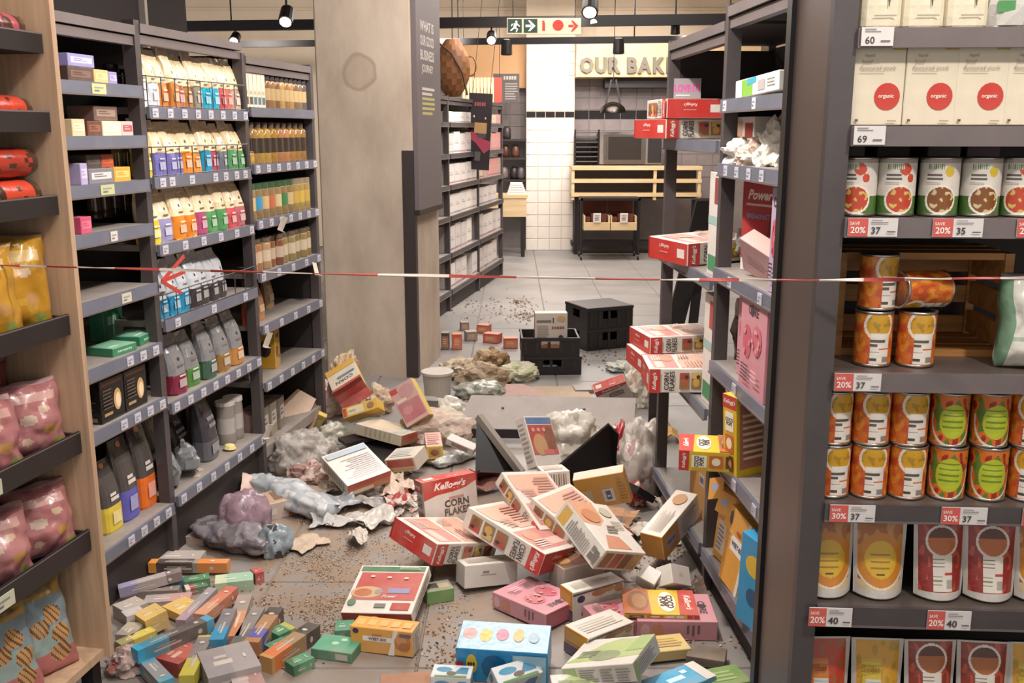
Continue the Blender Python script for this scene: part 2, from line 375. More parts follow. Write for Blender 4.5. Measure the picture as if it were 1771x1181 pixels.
# ================================================================== the setting
flo = struct(MB().box(-7, 5, -2, 15, -.06, -.006).build('floor', 'grout'), 'grey porcelain tiled shop floor strewn with spilled groceries')
tm = MB(); q = .2975; e = .004
tm.v = []; tm.add([(-q, -q, -.006), (q, -q, -.006), (q, q, -.006), (-q, q, -.006), (-q+e, -q+e, 0), (q-e, -q+e, 0), (q-e, q-e, 0), (-q+e, q-e, 0)],
       [(4, 5, 6, 7), (0, 1, 5, 4), (1, 2, 6, 5), (2, 3, 7, 6), (3, 0, 4, 7)], '#999999')
tme = tm.mesh('floor_tile'); tme.materials.append(MT['floor'])
for i in range(9):
    for j in range(22): link('floor_tile', tme, flo, (-2.4+.6*i, 1.3+.6*j, 0))
struct(MB().box(-7, 5, -2, 15, 3.45, 3.5).build('ceiling', noise_mat('ceiling_board', '#b9ab9b', '#c2b4a4', 2, .8)), 'plain beige suspended ceiling')
wb = struct(MB().box(-7, 5, 14.25, 14.4, 0, 3.45).build('wall_back', 'plaster'), 'beige rear wall above the bakery')
struct(MB().box(4.2, 4.3, -2, 14.25, 0, 3.45).build('wall_right', 'plaster'), 'plain side wall')
AL = math.radians(9.8)
FL_ = Frame((-1.388, 3.246, 0), math.pi/2-AL)        # left gondola: x recedes along the aisle, y goes into the shelf
o = MB().box(-2.2, 2.72, 0, .12, 0, 3.45).build('wall_left', 'darkwall', None, FL_(0, 1.02, 0), (0, 0, FL_.rz)); struct(o, 'dark painted partition behind the left shelving')
# soffit lines on the rear wall
for k, z in enumerate((2.86, 3.08, 3.27)):
    struct(MB().box(-6.5, 4, 14.2, 14.26, z, z+.025).build('trim_%d' % (k+1), 'plaster'))
# concrete column
FC = Frame((-.643, 6.5, 0), -AL)
cw, cd = .645, .66
mb = MB(); b_ = .012
ring = lambda z: [(-cw/2+b_, -cd/2, z), (cw/2-b_, -cd/2, z), (cw/2, -cd/2+b_, z), (cw/2, cd/2-b_, z), (cw/2-b_, cd/2, z), (-cw/2+b_, cd/2, z), (-cw/2, cd/2-b_, z), (-cw/2, -cd/2+b_, z)]
mb.loft([ring(z) for z in (0, .7, 1.4, 2.1, 2.8, 3.45)], ['#b0a090']*5)
col = mb.build('concrete_column', 'concrete', None, FC(-cw/2, cd/2, 0), (0, 0, FC.rz)); struct(col, 'bare cast concrete column with a round scuff mark')
tag(MB().box(-.075, .004, -.006, 0, 0, 1.52, '#453d3d').box(0, .006, 0, .05, 0, 1.52, '#3d3536').build('corner_guard', 'steel', None, FC(0, 0, 0), (0, 0, FC.rz)), 'dark steel corner guard on the front edge of the concrete column', 'corner guard')
# dark information panel on the aisle face of the column
pm = MB().box(.004, .035, .0, .63, 1.13, 3.3, '#6a6062')
po = pm.build('information_panel', 'matte', None, FC(0, 0, 0), (0, 0, FC.rz)); tag(po, 'tall dark grey information panel fixed to the side of the concrete column', 'sign')
tm = MB(); M = lambda a, b, k: (.035+k, a, 1.13+b)
for i, s in enumerate(('WHAT IS', 'OUR GOOD', 'BUSINESS', 'JOURNEY')): art(tm, M, .63, 2.17, [('t', s, .44, .545-.042*i, .030, .56, '#cfc6c0')])
for i in range(6): art(tm, M, .63, 2.17, [('r', .2, .358-.0145*i, .72-(.1 if i in (1, 5) else 0), .366-.0145*i, '#cbc2b8' if i < 2 else '#b5ab6d')])
tm.build('lettering', 'matte', po)
MB().box(.002, .04, -.006, .64, 1.10, 1.135, '#37302f').build('panel_edge', 'steel', po)
# ================================================================== ceiling tracks, lamps, exit sign
def track(u0, v0, Y, r, label):
    p0 = at(u0, v0, Y); d = Vector((math.cos(math.radians(7)), -math.sin(math.radians(7)), 0))
    o = MB().bar(p0-d*5.2, p0+d*2.6, r, r*1.2, '#1a1617').build('lighting_track', 'steel'); tag(o, label, 'lighting track'); return p0, d
T1 = track(900, 38, 9.2, .075, 'thicker upper black lighting track crossing behind the concrete column')
T2 = track(900, 71, 11.6, .06, 'thinner lower black lighting track in front of the bakery fascia')
def spotlamp(u, v, Y, label, lit=True, aim=(0, -.6, -.8), sc=1.0, trk=None):
    p0 = at(u, v, Y)
    if trk: Y = trk[0].y+(p0.x-trk[0].x)*trk[1].y/trk[1].x; p0 = at(u, v, Y)
    top_ = (trk[0].z-p0.z) if trk else 3.45-p0.z
    r = empty('track_spotlight', p0)
    tag(r, label, 'spotlight', 'track spotlights')
    a = Vector(aim).normalized(); q = Vector((0, 0, 0))
    MB().tube([(0, 0, max(top_, .05)+.02), (0, 0, .02)], .010*sc, '#17120f').build('mount', 'steel', r)
    MB().tube([q-a*.07*sc, q-a*.06*sc, q+a*.07*sc, q+a*.085*sc], [.045*sc, .055*sc, .06*sc, .06*sc], '#1b1615', 14).build('lamp_head', 'steel', r)
    m2 = MB().tube([q+a*.083*sc, q+a*.09*sc], .046*sc, '#fff0e0' if lit else '#40393a', 14).build('lens', 'lens' if lit else 'steel', r)
    return r
spotlamp(850, 64, 8.6, 'lit black track spotlight hanging beside the green exit sign', aim=(0, -.85, -.5), sc=.8, trk=T1)
spotlamp(496, 26, 7.5, 'lit black track spotlight beside the top of the concrete column', aim=(0, -.7, -.7), sc=.9)
spotlamp(407, 66, 9.0, 'lit black track spotlight above the middle shelving bay', aim=(0, -.85, -.5), sc=.8, trk=T1)
spotlamp(1021, 8, 7.0, 'larger lit black spotlight at the top right of the exit sign', aim=(-.1, -.7, -.7), sc=.95)
spotlamp(1026, 34, 8.6, 'smaller lit spotlight just under the larger one by the exit sign', aim=(0, -.85, -.5), sc=.6, trk=T1)
spotlamp(876, 80, 11.5, 'unlit black spotlight hanging left of the white tiled pillar', False, (0, 0, -1), 1.1, T2)
spotlamp(1070, 78, 11.5, 'unlit black spotlight hanging in front of the bakery lettering', False, (0, 0, -1), 1.1, T2)
spotlamp(1168, 47, 9.1, 'small pale ceiling fixture above the collapsed right shelving', False, (0, 0, -1), .7)
for u, lab in ((792, 'thin black rod hanging beside the concrete column'), (1094, 'thin black rod hanging above the bakery sign')):
    p0 = at(u, 70, 11.6); p0.y = T2[0].y+(p0.x-T2[0].x)*T2[1].y/T2[1].x; tag(MB().tube([(p0.x, p0.y, T2[0].z), (p0.x, p0.y, 3.45)], .008, '#1c1818').build('suspension_rod', 'steel'), lab, 'rod')
for xx, lab in ((-2.6, 'thin black rod holding the upper track left of the column'), (1.9, 'thin black rod holding the upper track above the right shelving')):
    yy = T1[0].y+(xx-T1[0].x)*T1[1].y/T1[1].x; tag(MB().tube([(xx, yy, T1[0].z), (xx, yy, 3.45)], .008, '#1c1818').build('suspension_rod', 'steel'), lab, 'rod')
p0 = at(249, 50, 5.6); tag(MB().box(-.02, .02, -.02, .02, 0, 1.3, '#8a7e76').build('ceiling_post', 'steel', None, (p0.x, p0.y, p0.z-.1)), 'slim pale post rising above the first left shelving bay', 'post')
# exit sign
Ye = 8.7; a0 = at(877, 59, Ye); a1 = at(1005, 31, Ye); sw, sh = a1.x-a0.x, a1.z-a0.z
so = MB().box(0, sw, 0, .03, 0, sh, '#c9bda4').build('exit_sign', 'plastic', None, a0); tag(so, 'hanging exit sign with green running figure, arrows and red extinguisher symbol', 'sign')
M = lambda a, b, k: (a, -k, b); sm = MB()
art(sm, M, sw, sh, [('r', .01, .08, .20, .94, '#1f3a2b'), ('r', .225, .08, .41, .94, '#1f3a2b')])
fig = [('e', .125, .76, .016, .075, '#e8efe6'), ('p', [(.10, .68), (.145, .66), (.12, .42), (.085, .45)], '#e8efe6'), ('p', [(.085, .46), (.115, .44), (.15, .30), (.13, .12), (.115, .13), (.13, .28), (.1, .36)], '#e8efe6'),
       ('p', [(.09, .44), (.105, .36), (.06, .2), (.04, .2), (.045, .25)], '#e8efe6'), ('p', [(.14, .66), (.175, .5), (.165, .46), (.13, .58)], '#e8efe6'), ('p', [(.105, .66), (.06, .62), (.055, .48), (.065, .48), (.075, .58)], '#e8efe6')]
art(sm, M, sw, sh, fig, base=3)
arr = lambda x, c: [('r', x, .44, x+.07, .58, c), ('p', [(x+.06, .18), (x+.135, .51), (x+.06, .84), (x+.035, .84), (x+.085, .51), (x+.035, .18)], c)]
art(sm, M, sw, sh, arr(.25, '#e8efe6'), base=3)
art(sm, M, sw, sh, [('r', .475, .2, .515, .72, '#b8332a'), ('r', .485, .72, .505, .85, '#b8332a'), ('r', .465, .76, .5, .81, '#b8332a'), ('e', .69, .55, .075, .33, '#b8332a')]+arr(.83, '#b8332a'))
sm.build('print', 'plastic', so)
for x in (.05, sw-.05): MB().tube([(x, .015, sh), (x, .015, 3.45-a0.z)], .004, '#222222', 6).build('hanger', 'steel', so)
# ================================================================== bakery at the end of the aisle
YB = 13.8
A = lambda u, v, Y=YB: at(u, v, Y)
def tiles(parent, origin, ux, nx, nz, tw, th, name, mat, gap=.006, t=.008):
    m = MB(); b2 = .004
    m.add([(0, 0, 0), (tw-gap, 0, 0), (tw-gap, 0, th-gap), (0, 0, th-gap), (b2, -t, b2), (tw-gap-b2, -t, b2), (tw-gap-b2, -t, th-gap-b2), (b2, -t, th-gap-b2)],
          [(4, 5, 6, 7), (0, 1, 5, 4), (1, 2, 6, 5), (2, 3, 7, 6), (3, 0, 4, 7)], '#dddddd')
    me = m.mesh(name); me.materials.append(MT[mat])
    for i in range(nx):
        for j in range(nz): link(name, me, parent, (origin[0]+i*tw, origin[1], origin[2]+j*th))
pw = .66
pil = struct(MB().box(.194, .194+pw, YB, 14.25, 0, 3.45, '#cfc6bb').build('tiled_pillar', 'plaster'), 'white tiled pillar with a black tile band')
tiles(pil, (.197, YB, 0.0), 0, 4, 11, .165, .165, 'tile', 'tilew')
tiles(pil, (.197, YB, 1.818), 0, 5, 1, .132, .085, 'band_tile', 'tilek')
tiles(pil, (.197, YB, 1.905), 0, 4, 6, .165, .157, 'tile', 'tilew')
# grey tiled bakery wall right of the pillar and left of it
bw = struct(MB().box(.856, 3.3, 14.12, 14.25, 0, 2.355, '#5c5452').build('wall_bakery', 'tileg'), 'grey tiled bakery rear wall with a black tile band')
tiles(bw, (.86, 14.12, 1.93), 0, 10, 3, .22, .16, 'tile', 'tileg'); tiles(bw, (.86, 14.12, 1.80), 0, 10, 1, .22, .125, 'band_tile', 'tilek')
tiles(bw, (.86, 14.12, 1.0), 0, 10, 5, .22, .16, 'tile', 'tileg')
bl = struct(MB().box(-1.2, .19, 14.12, 14.25, 0, 2.3, '#5c5452').build('wall_kitchen', 'tileg'), 'grey tiled kitchen wall left of the white pillar')
tiles(bl, (-.25, 14.12, 1.7), 0, 2, 3, .22, .16, 'tile', 'tileg')
# fascia with letters
f0 = A(994, 133, 13.55); f1 = A(1000, 68, 13.55)
fo = MB().box(.855, 3.3, 13.55, 14.24, f0.z, f1.z+.02, '#d0aa6a').build('fascia_board', 'fasciaY'); tag(fo, 'pale plywood fascia board carrying the grey bakery lettering', 'fascia')
lz0, lz1 = A(1010, 127, 13.55).z, A(1010, 99, 13.55).z
xl = A(1003, 110, 13.5).x; px = (A(1148, 110, 13.5).x-xl)/145
for ch, ua, ub in (('O', 1003, 1027), ('U', 1030, 1050), ('R', 1053, 1074), ('B', 1085, 1103), ('A', 1104, 1127), ('K', 1130, 1150), ('E', 1153, 1168), ('R', 1171, 1191), ('Y', 1192, 1213)):
    vs, fs, asp = text2d(ch, .045); hh = lz1-lz0; x0, x1 = xl+(ua-1003)*px, xl+(ub-1003)*px
    w_ = [x for x, _ in vs]; k = (x1-x0)/(max(w_)-min(w_)); m = MB(); n = len(vs)
    vv = [((x-min(w_))*k, 0, (y+.5)*hh) for x, y in vs]
    m.add(vv, [tuple(f) for f in fs], '#6a6258')
    ed = {}
    for f in fs:
        for i in range(len(f)):
            a_, b2 = f[i], f[(i+1) % len(f)]
            ed[(a_, b2)] = 1
    for (a_, b2) in list(ed):
        if (b2, a_) not in ed: m.poly([vv[a_], (vv[a_][0], .05, vv[a_][2]), (vv[b2][0], .05, vv[b2][2]), vv[b2]], '#57504a')
    m.build('letter', 'matte', fo, (x0, 13.5, lz0))
fo2 = MB().box(-1.6, .19, 13.95, 14.1, A(800, 152, 13.9).z, 2.84, '#a87a50').build('fascia_board', 'fascia'); tag(fo2, 'brown laminate fascia left of the white tiled pillar', 'fascia')
# slatted pale wood menu board with red end
m0 = A(800, 178, 12.6); m1 = A(868, 134, 12.6)
mo = empty('menu_board', m0); tag(mo, 'pale slatted wooden board with a red end panel above the far shelves', 'board')
n = 9; sw_ = (m1.x-m0.x-.09)/n
for i in range(n): MB().box(i*sw_, (i+1)*sw_-.008, 0, .03, 0, m1.z-m0.z, '#d4a978').build('slat', 'ply', mo)
MB().box(n*sw_, m1.x-m0.x, -.005, .035, 0, m1.z-m0.z, '#b5402f').build('red_panel', 'matte', mo)
for x in (.02, m1.x-m0.x-.03): MB().tube([(x, .015, m1.z-m0.z), (x, .015, 3.45-m0.z)], .004, '#3a3130', 6).build('hanger', 'steel', mo)
mo2 = MB(); mo2.box(-.1, .25, 0, .02, 0, .38, '#4c4543'); p0 = A(866, 178, 13.6)
mo2b = mo2.build('wall_menu', 'matte', None, p0); tag(mo2b, 'dark wall menu with pale lettering left of the white tiled pillar', 'menu')
tmm = MB(); art(tmm, lambda a, b, k: (-.1+a, -k, b), .35, .38, [('g', .65, .86, .5, .12, 5, '#a29a92')]+lines(.45, .95, .1, .7, 7, '#8f8781')); tmm.build('lettering', 'matte', mo2b)
# steel hood duct and pendant dome
p0 = A(1045, 152, 13.9); p1 = A(1150, 134, 13.9)
tag(MB().box(0, 1.2, 0, .3, 0, .12, '#2f2a2b').build('extractor_hood', 'steel', None, (p0.x, 13.8, p0.z)), 'dark extractor hood under the bakery fascia', 'hood')
pc = A(1060, 195, 13.2); pr = (A(1083, 195, 13.2).x-A(1037, 195, 13.2).x)/2
po = empty('pendant_lamp', pc); tag(po, 'dark metal dome pendant lamp hanging by two straps in the bakery', 'lamp')
MB().lathe([(pr, 0), (pr*.98, .02), (pr*.86, .07), (pr*.55, .115), (pr*.25, .135), (.02, .14)], '#3a3432', 22, cap=False).build('shade', 'chrome', po, smooth=True)
for s in (-1, 1): MB().bar((s*.09, 0, .12), (s*.03, 0, .42), .02, .04, '#2b2625').build('strap', 'steel', po)
MB().tube([(0, 0, .4), (0, 0, 3.45-pc.z)], .006, '#2b2625', 6).build('cord', 'steel', po)
# oven
o0 = A(1037, 284, 13.5); o1 = A(1146, 228, 13.5); W_, H_ = o1.x-o0.x, o1.z-o0.z
ov = MB().box(0, W_, 0, .55, 0, H_, '#827a75').build('convection_oven', 'steel', None, o0); tag(ov, 'stainless convection oven with a glass door on the bakery counter', 'oven')
MB().box(.06*W_, .73*W_, -.03, 0, .06*H_, .92*H_, '#8d8580').box(.13*W_, .66*W_, -.034, -.029, .14*H_, .85*H_, '#5e5650').build('oven_door', 'chrome', ov)
MB().box(.77*W_, .99*W_, -.01, 0, .05*H_, .95*H_, '#262122').build('control_panel', 'plastic', ov)
MB().tube([(.08*W_, -.06, .25*H_), (.08*W_, -.06, .75*H_)], .012, '#a39a94').build('handle', 'chrome', ov)
# tray rack left of the oven
r0 = A(994, 284, 13.6); r1 = A(1036, 224, 13.6); W_, H_ = r1.x-r0.x, r1.z-r0.z
rk = empty('tray_rack', r0); tag(rk, 'black baking tray rack standing left of the oven', 'rack')
for x in (0, W_): MB().box(x-.012, x+.012, 0, .03, 0, H_, '#231f20').build('post', 'steel', rk)
for i in range(7): MB().box(0, W_, 0, .4, .03+i*H_/7.2, .045+i*H_/7.2, '#8c8480').build('tray', 'chrome', rk)
# wooden display counter: three timber rails on posts with dark wire behind
c0 = A(988, 346, 13.2); c1 = A(1215, 287, 13.2); W_, H_ = c1.x-c0.x, c1.z-c0.z
ct = empty('display_counter', (c0.x, 13.2, 0)); tag(ct, 'pale timber display counter with three long rails under the oven', 'counter')
for v in (291, 313, 337): z = A(1050, v, 13.2).z; MB().box(0, W_, 0, .5, z-.024, z+.024, '#c9a068').build('timber_rail', 'ply', ct)
for x in (0, W_*.63, W_-.05): MB().box(x, x+.04, .01, .06, c0.z, c1.z, '#b88f59').build('post', 'ply', ct)
MB().box(.02, W_-.02, .3, .32, c0.z, c1.z, '#4a4441').build('back_mesh', 'steel', ct)
for x in (.05, W_*.5, W_-.1): MB().box(x, x+.05, .1, .15, 0, c0.z, '#2a2526').build('leg', 'steel', ct)
MB().box(.02, W_-.02, .2, .5, .1, .16, '#373132').build('lower_shelf', 'steel', ct)
# bread trolley with two baskets of dark bread crates
t0 = A(1003, 430, 12.7); t1 = A(1108, 343, 12.7); W_ = t1.x-t0.x
tr = empty('bread_trolley', (t0.x, 12.7, 0)); tag(tr, 'black wheeled trolley holding two pine bread bins below the counter', 'trolley')
for x in (0, W_-.03):
    for y in (0, .4):
        MB().box(x, x+.03, y, y+.03, .06, t1.z, '#211c1d').build('leg', 'steel', tr)
        MB().tube([(x+.005, y+.015, .035), (x+.025, y+.015, .035)], .034, '#181415', 12).build('wheel', 'plastic', tr)
MB().box(0, W_, .0, .43, t1.z-.03, t1.z, '#211c1d').build('top_frame', 'steel', tr)
zb0 = A(1050, 398, 12.63).z; zb1 = A(1050, 357, 12.63).z
for k in range(2):
    x0 = .04+k*(W_-.08)/2; x1 = x0+(W_-.08)/2-.01; b2 = empty('bread_bin', (t0.x+x0, 12.62, zb0)); w2 = x1-x0
    tag(b2, ('pine bread bin with card label on the near half of the trolley' if k == 0 else 'pine bread bin with card label on the trolley half nearer the right shelving'), 'bin', 'bread bins on the trolley')
    MB().box(0, w2, 0, .02, 0, .10, '#d8ae70').build('front_board', 'ply', b2)
    for x in (0, w2-.02): MB().box(x, x+.02, .02, .5, 0, .18, '#b98850').build('side_board', 'ply', b2)
    MB().box(.02, w2-.02, .02, .48, 0, .02, '#5a2f1d').build('base_board', 'ply', b2)
    MB().box(0, w2, .48, .5, 0, zb1-zb0+.08, '#70331f').build('back_board', 'matte', b2)
    m = MB().box(-.05, .05, 0, .004, 0, .12, '#d9d0c6'); art(m, lambda a, b, k2: (-.05+a, -k2, b), .1, .12, lines(.2, .85, .2, .8, 4, '#4c4542')); m.build('price_card', 'card', b2, (w2*.5, -.01, .1))
    for i in range(4): MB().box(.03+i*(w2-.06)/4, .03+(i+1)*(w2-.06)/4-.01, .06, .44, .03, .16+.04*(i % 2), '#5d2a19').build('bread_loaf', 'matte', b2)
# kitchen table and clutter left of the pillar
k0 = A(873, 375, 13.0); k1 = A(913, 340, 13.0)
kt = empty('kitchen_table', (k0.x-.25, 13.0, 0)); tag(kt, 'pale wooden kitchen table beside the white tiled pillar', 'table')
wk = k1.x-k0.x+.25
MB().box(0, wk, 0, .5, k1.z-.02, k1.z+.02, '#c29a6b').build('table_top', 'ply', kt)
MB().box(.02, wk-.02, .01, .03, k0.z, k1.z-.02, '#b98e5d').build('apron', 'ply', kt)
for x in (.03, wk-.09):
    for y in (.02, .42): MB().box(x, x+.05, y, y+.05, 0, k1.z-.02, '#2a2423').build('leg', 'steel', kt)
kq = A(893, 325, 13.1); m = MB()
for i in range(5): m.box(-.12+.01*i, .13-.012*i, -.1, .12, .03*i, .03*i+.025, '#e6dfdb')
tag(m.build('paper_stack', 'paper', None, (kq.x, 13.25, k1.z+.022)), 'stack of white paper sheets on the kitchen table', 'paper')
ku = empty('kitchen_shelving', (A(862, 430, 13.8).x, 13.8, 0)); tag(ku, 'dark kitchen shelving unit with trays behind the table', 'shelving')
for z in (.55, .95, 1.25, 1.5): MB().box(0, .42, 0, .3, z, z+.03, '#3a3130').build('shelf', 'steel', ku)
for x in (0, .4): MB().box(x, x+.025, 0, .025, 0, 1.75, '#6f675f').build('post', 'steel', ku)
for i, (x, z, c) in enumerate(((.06, .98, '#6e6560'), (.2, .98, '#241f20'), (.3, .98, '#575050'), (.08, 1.28, '#4d2b20'), (.22, 1.28, '#5b3a2a'), (.1, 1.53, '#3b3432'))):
    m = MB().lathe([(.05, 0), (.06, .04), (.055, .14), (.03, .17)], c, 12); tag(m.build('kitchen_pot', 'plastic', None, (ku.location.x+x+.02, 13.92, z), smooth=True), '%s pot on the kitchen shelving, %s from the floor' % (('grey', 'black', 'dark grey', 'brown', 'tan', 'charcoal')[i], ORD[i]), 'pot', 'pots on kitchen shelving')
# hanging woven basket beside column
bq = A(783, 118, 9.6); m = MB(); rings = []; n = 20
for j in range(11):
    t = j/10; rr_ = .22*math.sin(math.pi*(.08+.84*t))**.7
    rings.append([(rr_*.75*math.cos(2*math.pi*k/n)*(1+.05*(k % 2)), rr_*.75*math.sin(2*math.pi*k/n), -.26+.52*t) for k in range(n)])
m.loft(rings, [['#8a5a33' if (k+j) % 2 else '#754926' for k in range(n)] for j in range(10)])
bo = m.build('woven_basket', 'matte', None, bq); tag(bo, 'brown woven basket hanging behind the information panel', 'basket')
MB().tube([(-.16, -.15, .25), (0, -.17, .12), (.1, -.17, -.05), (.14, -.13, -.25)], .01, '#4a2c18').build('strap', 'matte', bo)
MB().tube([(.17+.05*math.cos(t), 0, .02+.09*math.sin(t)) for t in [i*math.pi/6-math.pi/2 for i in range(13)]], .008, '#6d4424').build('handle', 'matte', bo)
MB().tube([(0, 0, .26), (0, 0, 3.45-bq.z)], .006, '#2c221c', 6).build('cord', 'matte', bo)
# ================================================================== shelving
def price_tag(parent, x, y, z, w, h, col='#c9c6cc', rot=None, txt=None, red=None, tx2=None):
    m = MB().box(0, w, -.003, 0, 0, h, col)
    M = lambda a, b, k: (a, -.003-k, b); it = []
    if red is not None:
        it += [('r', 0, 0, .4, 1, '#c9564e'), ('t', 'SAVE', .13, .72, .18, .2, '#f0d8d2'), ('t', red, .2, .36, .36, .34, '#f4e2dc')]
        if txt: it += [('t', txt, .56, .34, .38, .26, '#3a3436')]
        it += [('r', .46, .74, .8, .8, '#8c8688'), ('r', .46, .86, .68, .91, '#8c8688'), ('r', .78, .24, .95, .31, '#575154')]
    elif txt: it += [('t', txt, .27, .3, .4, .5, '#3a3436'), ('r', .1, .74, .6, .79, '#8c8688'), ('r', .1, .86, .45, .91, '#8c8688'), ('r', .6, .22, .9, .29, '#575154')]
    elif w > .03: it += [('r', .15, .55, .8, .7, '#8f8a90'), ('r', .15, .25, .5, .4, '#6f6a70')]
    art(m, M, w, h, it)
    return m.build('price_tag', 'card', parent, (x, y, z))
def bay(frame, s0, s1, zs, depth, name, label, top=2.0, tags={}, sheet=True, uprights=(True, True), rails=True, tilt={}, railcol='rail', hcol='header', base=True, endp=None, endx=None):
    w = s1-s0; r = empty(name, frame(s0, 0, 0), frame.rz); tag(r, label, 'shelving')
    for k, x in enumerate((0, w)):
        if uprights[k]:
            MB().box(x-.018, x+.018, .004, .05, 0, top+.01).build('upright', 'frame', r)
            MB().box(x-.012, x+.012, depth-.03, depth, 0, top).build('rear_upright', 'frame', r)
    if rails:
        MB().box(.018, w-.018, .0, .05, top-.032, top).build('header_rail', hcol, r)
        MB().box(.018, w-.018, .01, .04, top-.068, top-.037).build('header_rail', hcol, r)
        MB().box(0, w, .05, depth, top-.01, top).build('top_cover', 'back', r)
    if sheet is True: MB().box(.012, w-.012, depth-.012, depth-.002, .05, top-.02).build('back_panel', 'back', r)
    elif sheet: MB().box(.012, w-.012, depth-.012, depth-.002, sheet[0], sheet[1]).build('back_panel', 'back', r)
    if endp: MB().box((endx if endx is not None else w-.006)-.003, (endx if endx is not None else w-.006)+.003, .05, depth-.012, endp[0], endp[1]).build('end_panel', 'back', r)
    if base: MB().box(.0, w, .03, depth, 0, min(zs)-.045).build('base_plinth', 'back', r)
    out = []
    for i, z in enumerate(sorted(zs, reverse=True)):
        sh = MB().box(.018, w-.018, .0, depth-.014, -.024, 0).build('shelf', 'shelfgrey', r, (0, 0, z+.018))
        MB().box(.018, w-.018, -.012, 0, -.040, .002).build('price_rail', railcol, sh)
        MB().box(.018, w-.018, -.015, -.012, -.042, -.036).build('rail_edge', 'header', sh)
        for j, t in enumerate(tags.get(i, ())):
            x, tw, c = t if isinstance(t, tuple) else (t, .04, '#b9b8c4')
            price_tag(sh, x*w, -.0125, -.036, tw, .033, c)
        out.append(sh)
    return r, out
LD = .42
Z1 = [1.784, 1.612, 1.456, 1.298, 1.078, .853, .64, .212]
Z2 = [1.713, 1.461, 1.213, .925, .602, .225]
Z3 = [1.731, 1.478, 1.227, .983, .737, .462]
T8 = lambda n, a=.04, b=.92: [a+(b-a)*i/(n-1) for i in range(n)]
bay(FL_, -.49, .385, Z1, LD, 'shelving_bay', 'grey steel shelving bay nearest the wooden rack, half emptied', 2.01,
    {0: [(.62, .08, '#b7bd86')], 2: [(.62, .08, '#b3b987')], 3: [(.66, .04, '#c9c2bd')], 4: [(.7, .06, '#bdb9a8')], 5: [.7, .8, .9], 6: [.62, .72, .82, .92], 7: [.6, .7, .8, .9]}, uprights=(True, False))
bay(FL_, .385, 1.25, Z2, LD, 'shelving_bay', 'grey steel shelving bay stocked with rows of cereal and coffee pouches', 2.02,
    {0: T8(8), 1: [.06, .14, .32, .55, .66, .78, .88], 2: T8(6), 3: [.1, .45, .8], 4: T8(8), 5: T8(7)}, uprights=(True, False))
bay(FL_, 1.25, 2.06, Z3, LD, 'shelving_bay', 'grey steel shelving bay of jars and bottles beside the concrete column', 1.97,
    {0: [], 1: T8(7), 2: T8(7), 3: T8(5), 4: T8(5), 5: T8(6)}, uprights=(True, True), base=False, endp=(.05, 1.95))
def L(s, d, z): return FL_(s, d, z)
# plain top surface heights of the shelves
S1 = [z+.018 for z in Z1]; S2 = [z+.018 for z in Z2]; S3 = [z+.018 for z in Z3]
def place(o, loc, rz, jit=0): o.location = loc; o.rotation_euler = (0, 0, rz+(random.uniform(-jit, jit) if jit else 0)); return o
# ---- pouch with a flat base and a pinched top
def rring(w, d, z, n=16, y0=0, p=3.2):
    r = []
    for k in range(n):
        a = 2*math.pi*(k+.5)/n; c, s = math.cos(a), math.sin(a)
        r.append((w/2*math.copysign(abs(c)**(2/p), c), y0+d/2*math.copysign(abs(s)**(2/p), s), z))
    return r
def pouch(name, w, d, h, bands, label, cat, group, loc, rz, lean=0, art_=None, mat='film', seed=0, crumple=.0):
    """bands: list of (fraction from base, colour)"""
    m = MB(); rg = random.Random(seed)
    prof = [(0, .92, .95), (.03, 1, 1), (.3, 1.0, 1.02), (.55, .99, .95), (.72, .98, .72), (.84, .97, .38), (.93, .95, .12), (1, .93, .05)]
    ts = sorted(set([q[0] for q in prof]+[b2[0] for b2 in bands if 0 < b2[0] < 1])); rings = []; cols = []
    def ip(t):
        for a, b2 in zip(prof, prof[1:]):
            if a[0] <= t <= b2[0]:
                k = (t-a[0])/(b2[0]-a[0]); return a[1]+(b2[1]-a[1])*k, a[2]+(b2[2]-a[2])*k
    for t in ts:
        fw, fd = ip(t); rr_ = rring(w*fw, d*fd, h*t, 16, lean*t*t)
        if crumple: rr_ = [(x+rg.uniform(-1, 1)*crumple, y+rg.uniform(-1, 1)*crumple, z) for x, y, z in rr_]
        rings.append(rr_)
    for t in ts[:-1]:
        c = [b2[1] for b2 in bands if b2[0] <= t+1e-6][-1]; cols.append(c)
    m.loft(rings, cols)
    if art_:
        pm = m
        def M(a, b2, k):
            t = b2/h; fw, fd = ip(min(max(t, 0), 1)); x = a-w/2; return (x*fw, -d*fd/2*(1-.06*abs(x/(w/2))**3)-.001-k+lean*t*t, b2)
        art(pm, M, w, h, art_)
    o = m.build(name, mat, None, loc, (0, 0, rz), smooth=False); tag(o, label, cat, group)
    return o
def jar(name, r, h, body, lidc, lab, label, group, loc, rz, lidh=.02, cat='jar', neck=.8):
    prof = [(r*.9, 0), (r, .006), (r, h*.26), (r, h*.62), (r*.97, h*.8), (r*neck, h*.88), (r*neck, h-lidh)]
    m = MB().lathe(prof, [body, body, lab, body, body, body], 14); o = m.build(name, 'glass', None, loc, (0, 0, rz), smooth=True); tag(o, label, cat, group)
    MB().lathe([(r*neck+.002, h-lidh), (r*neck+.003, h-lidh+.002), (r*neck+.003, h-.002), (r*neck, h)], lidc, 14).build('lid', 'plastic', o)
    return o
RZ = FL_.rz
small = lambda c1, c2: [('r', .1, .3, .9, .75, c2), ('r', .2, .45, .7, .52, c1), ('r', .2, .6, .55, .66, c1)]
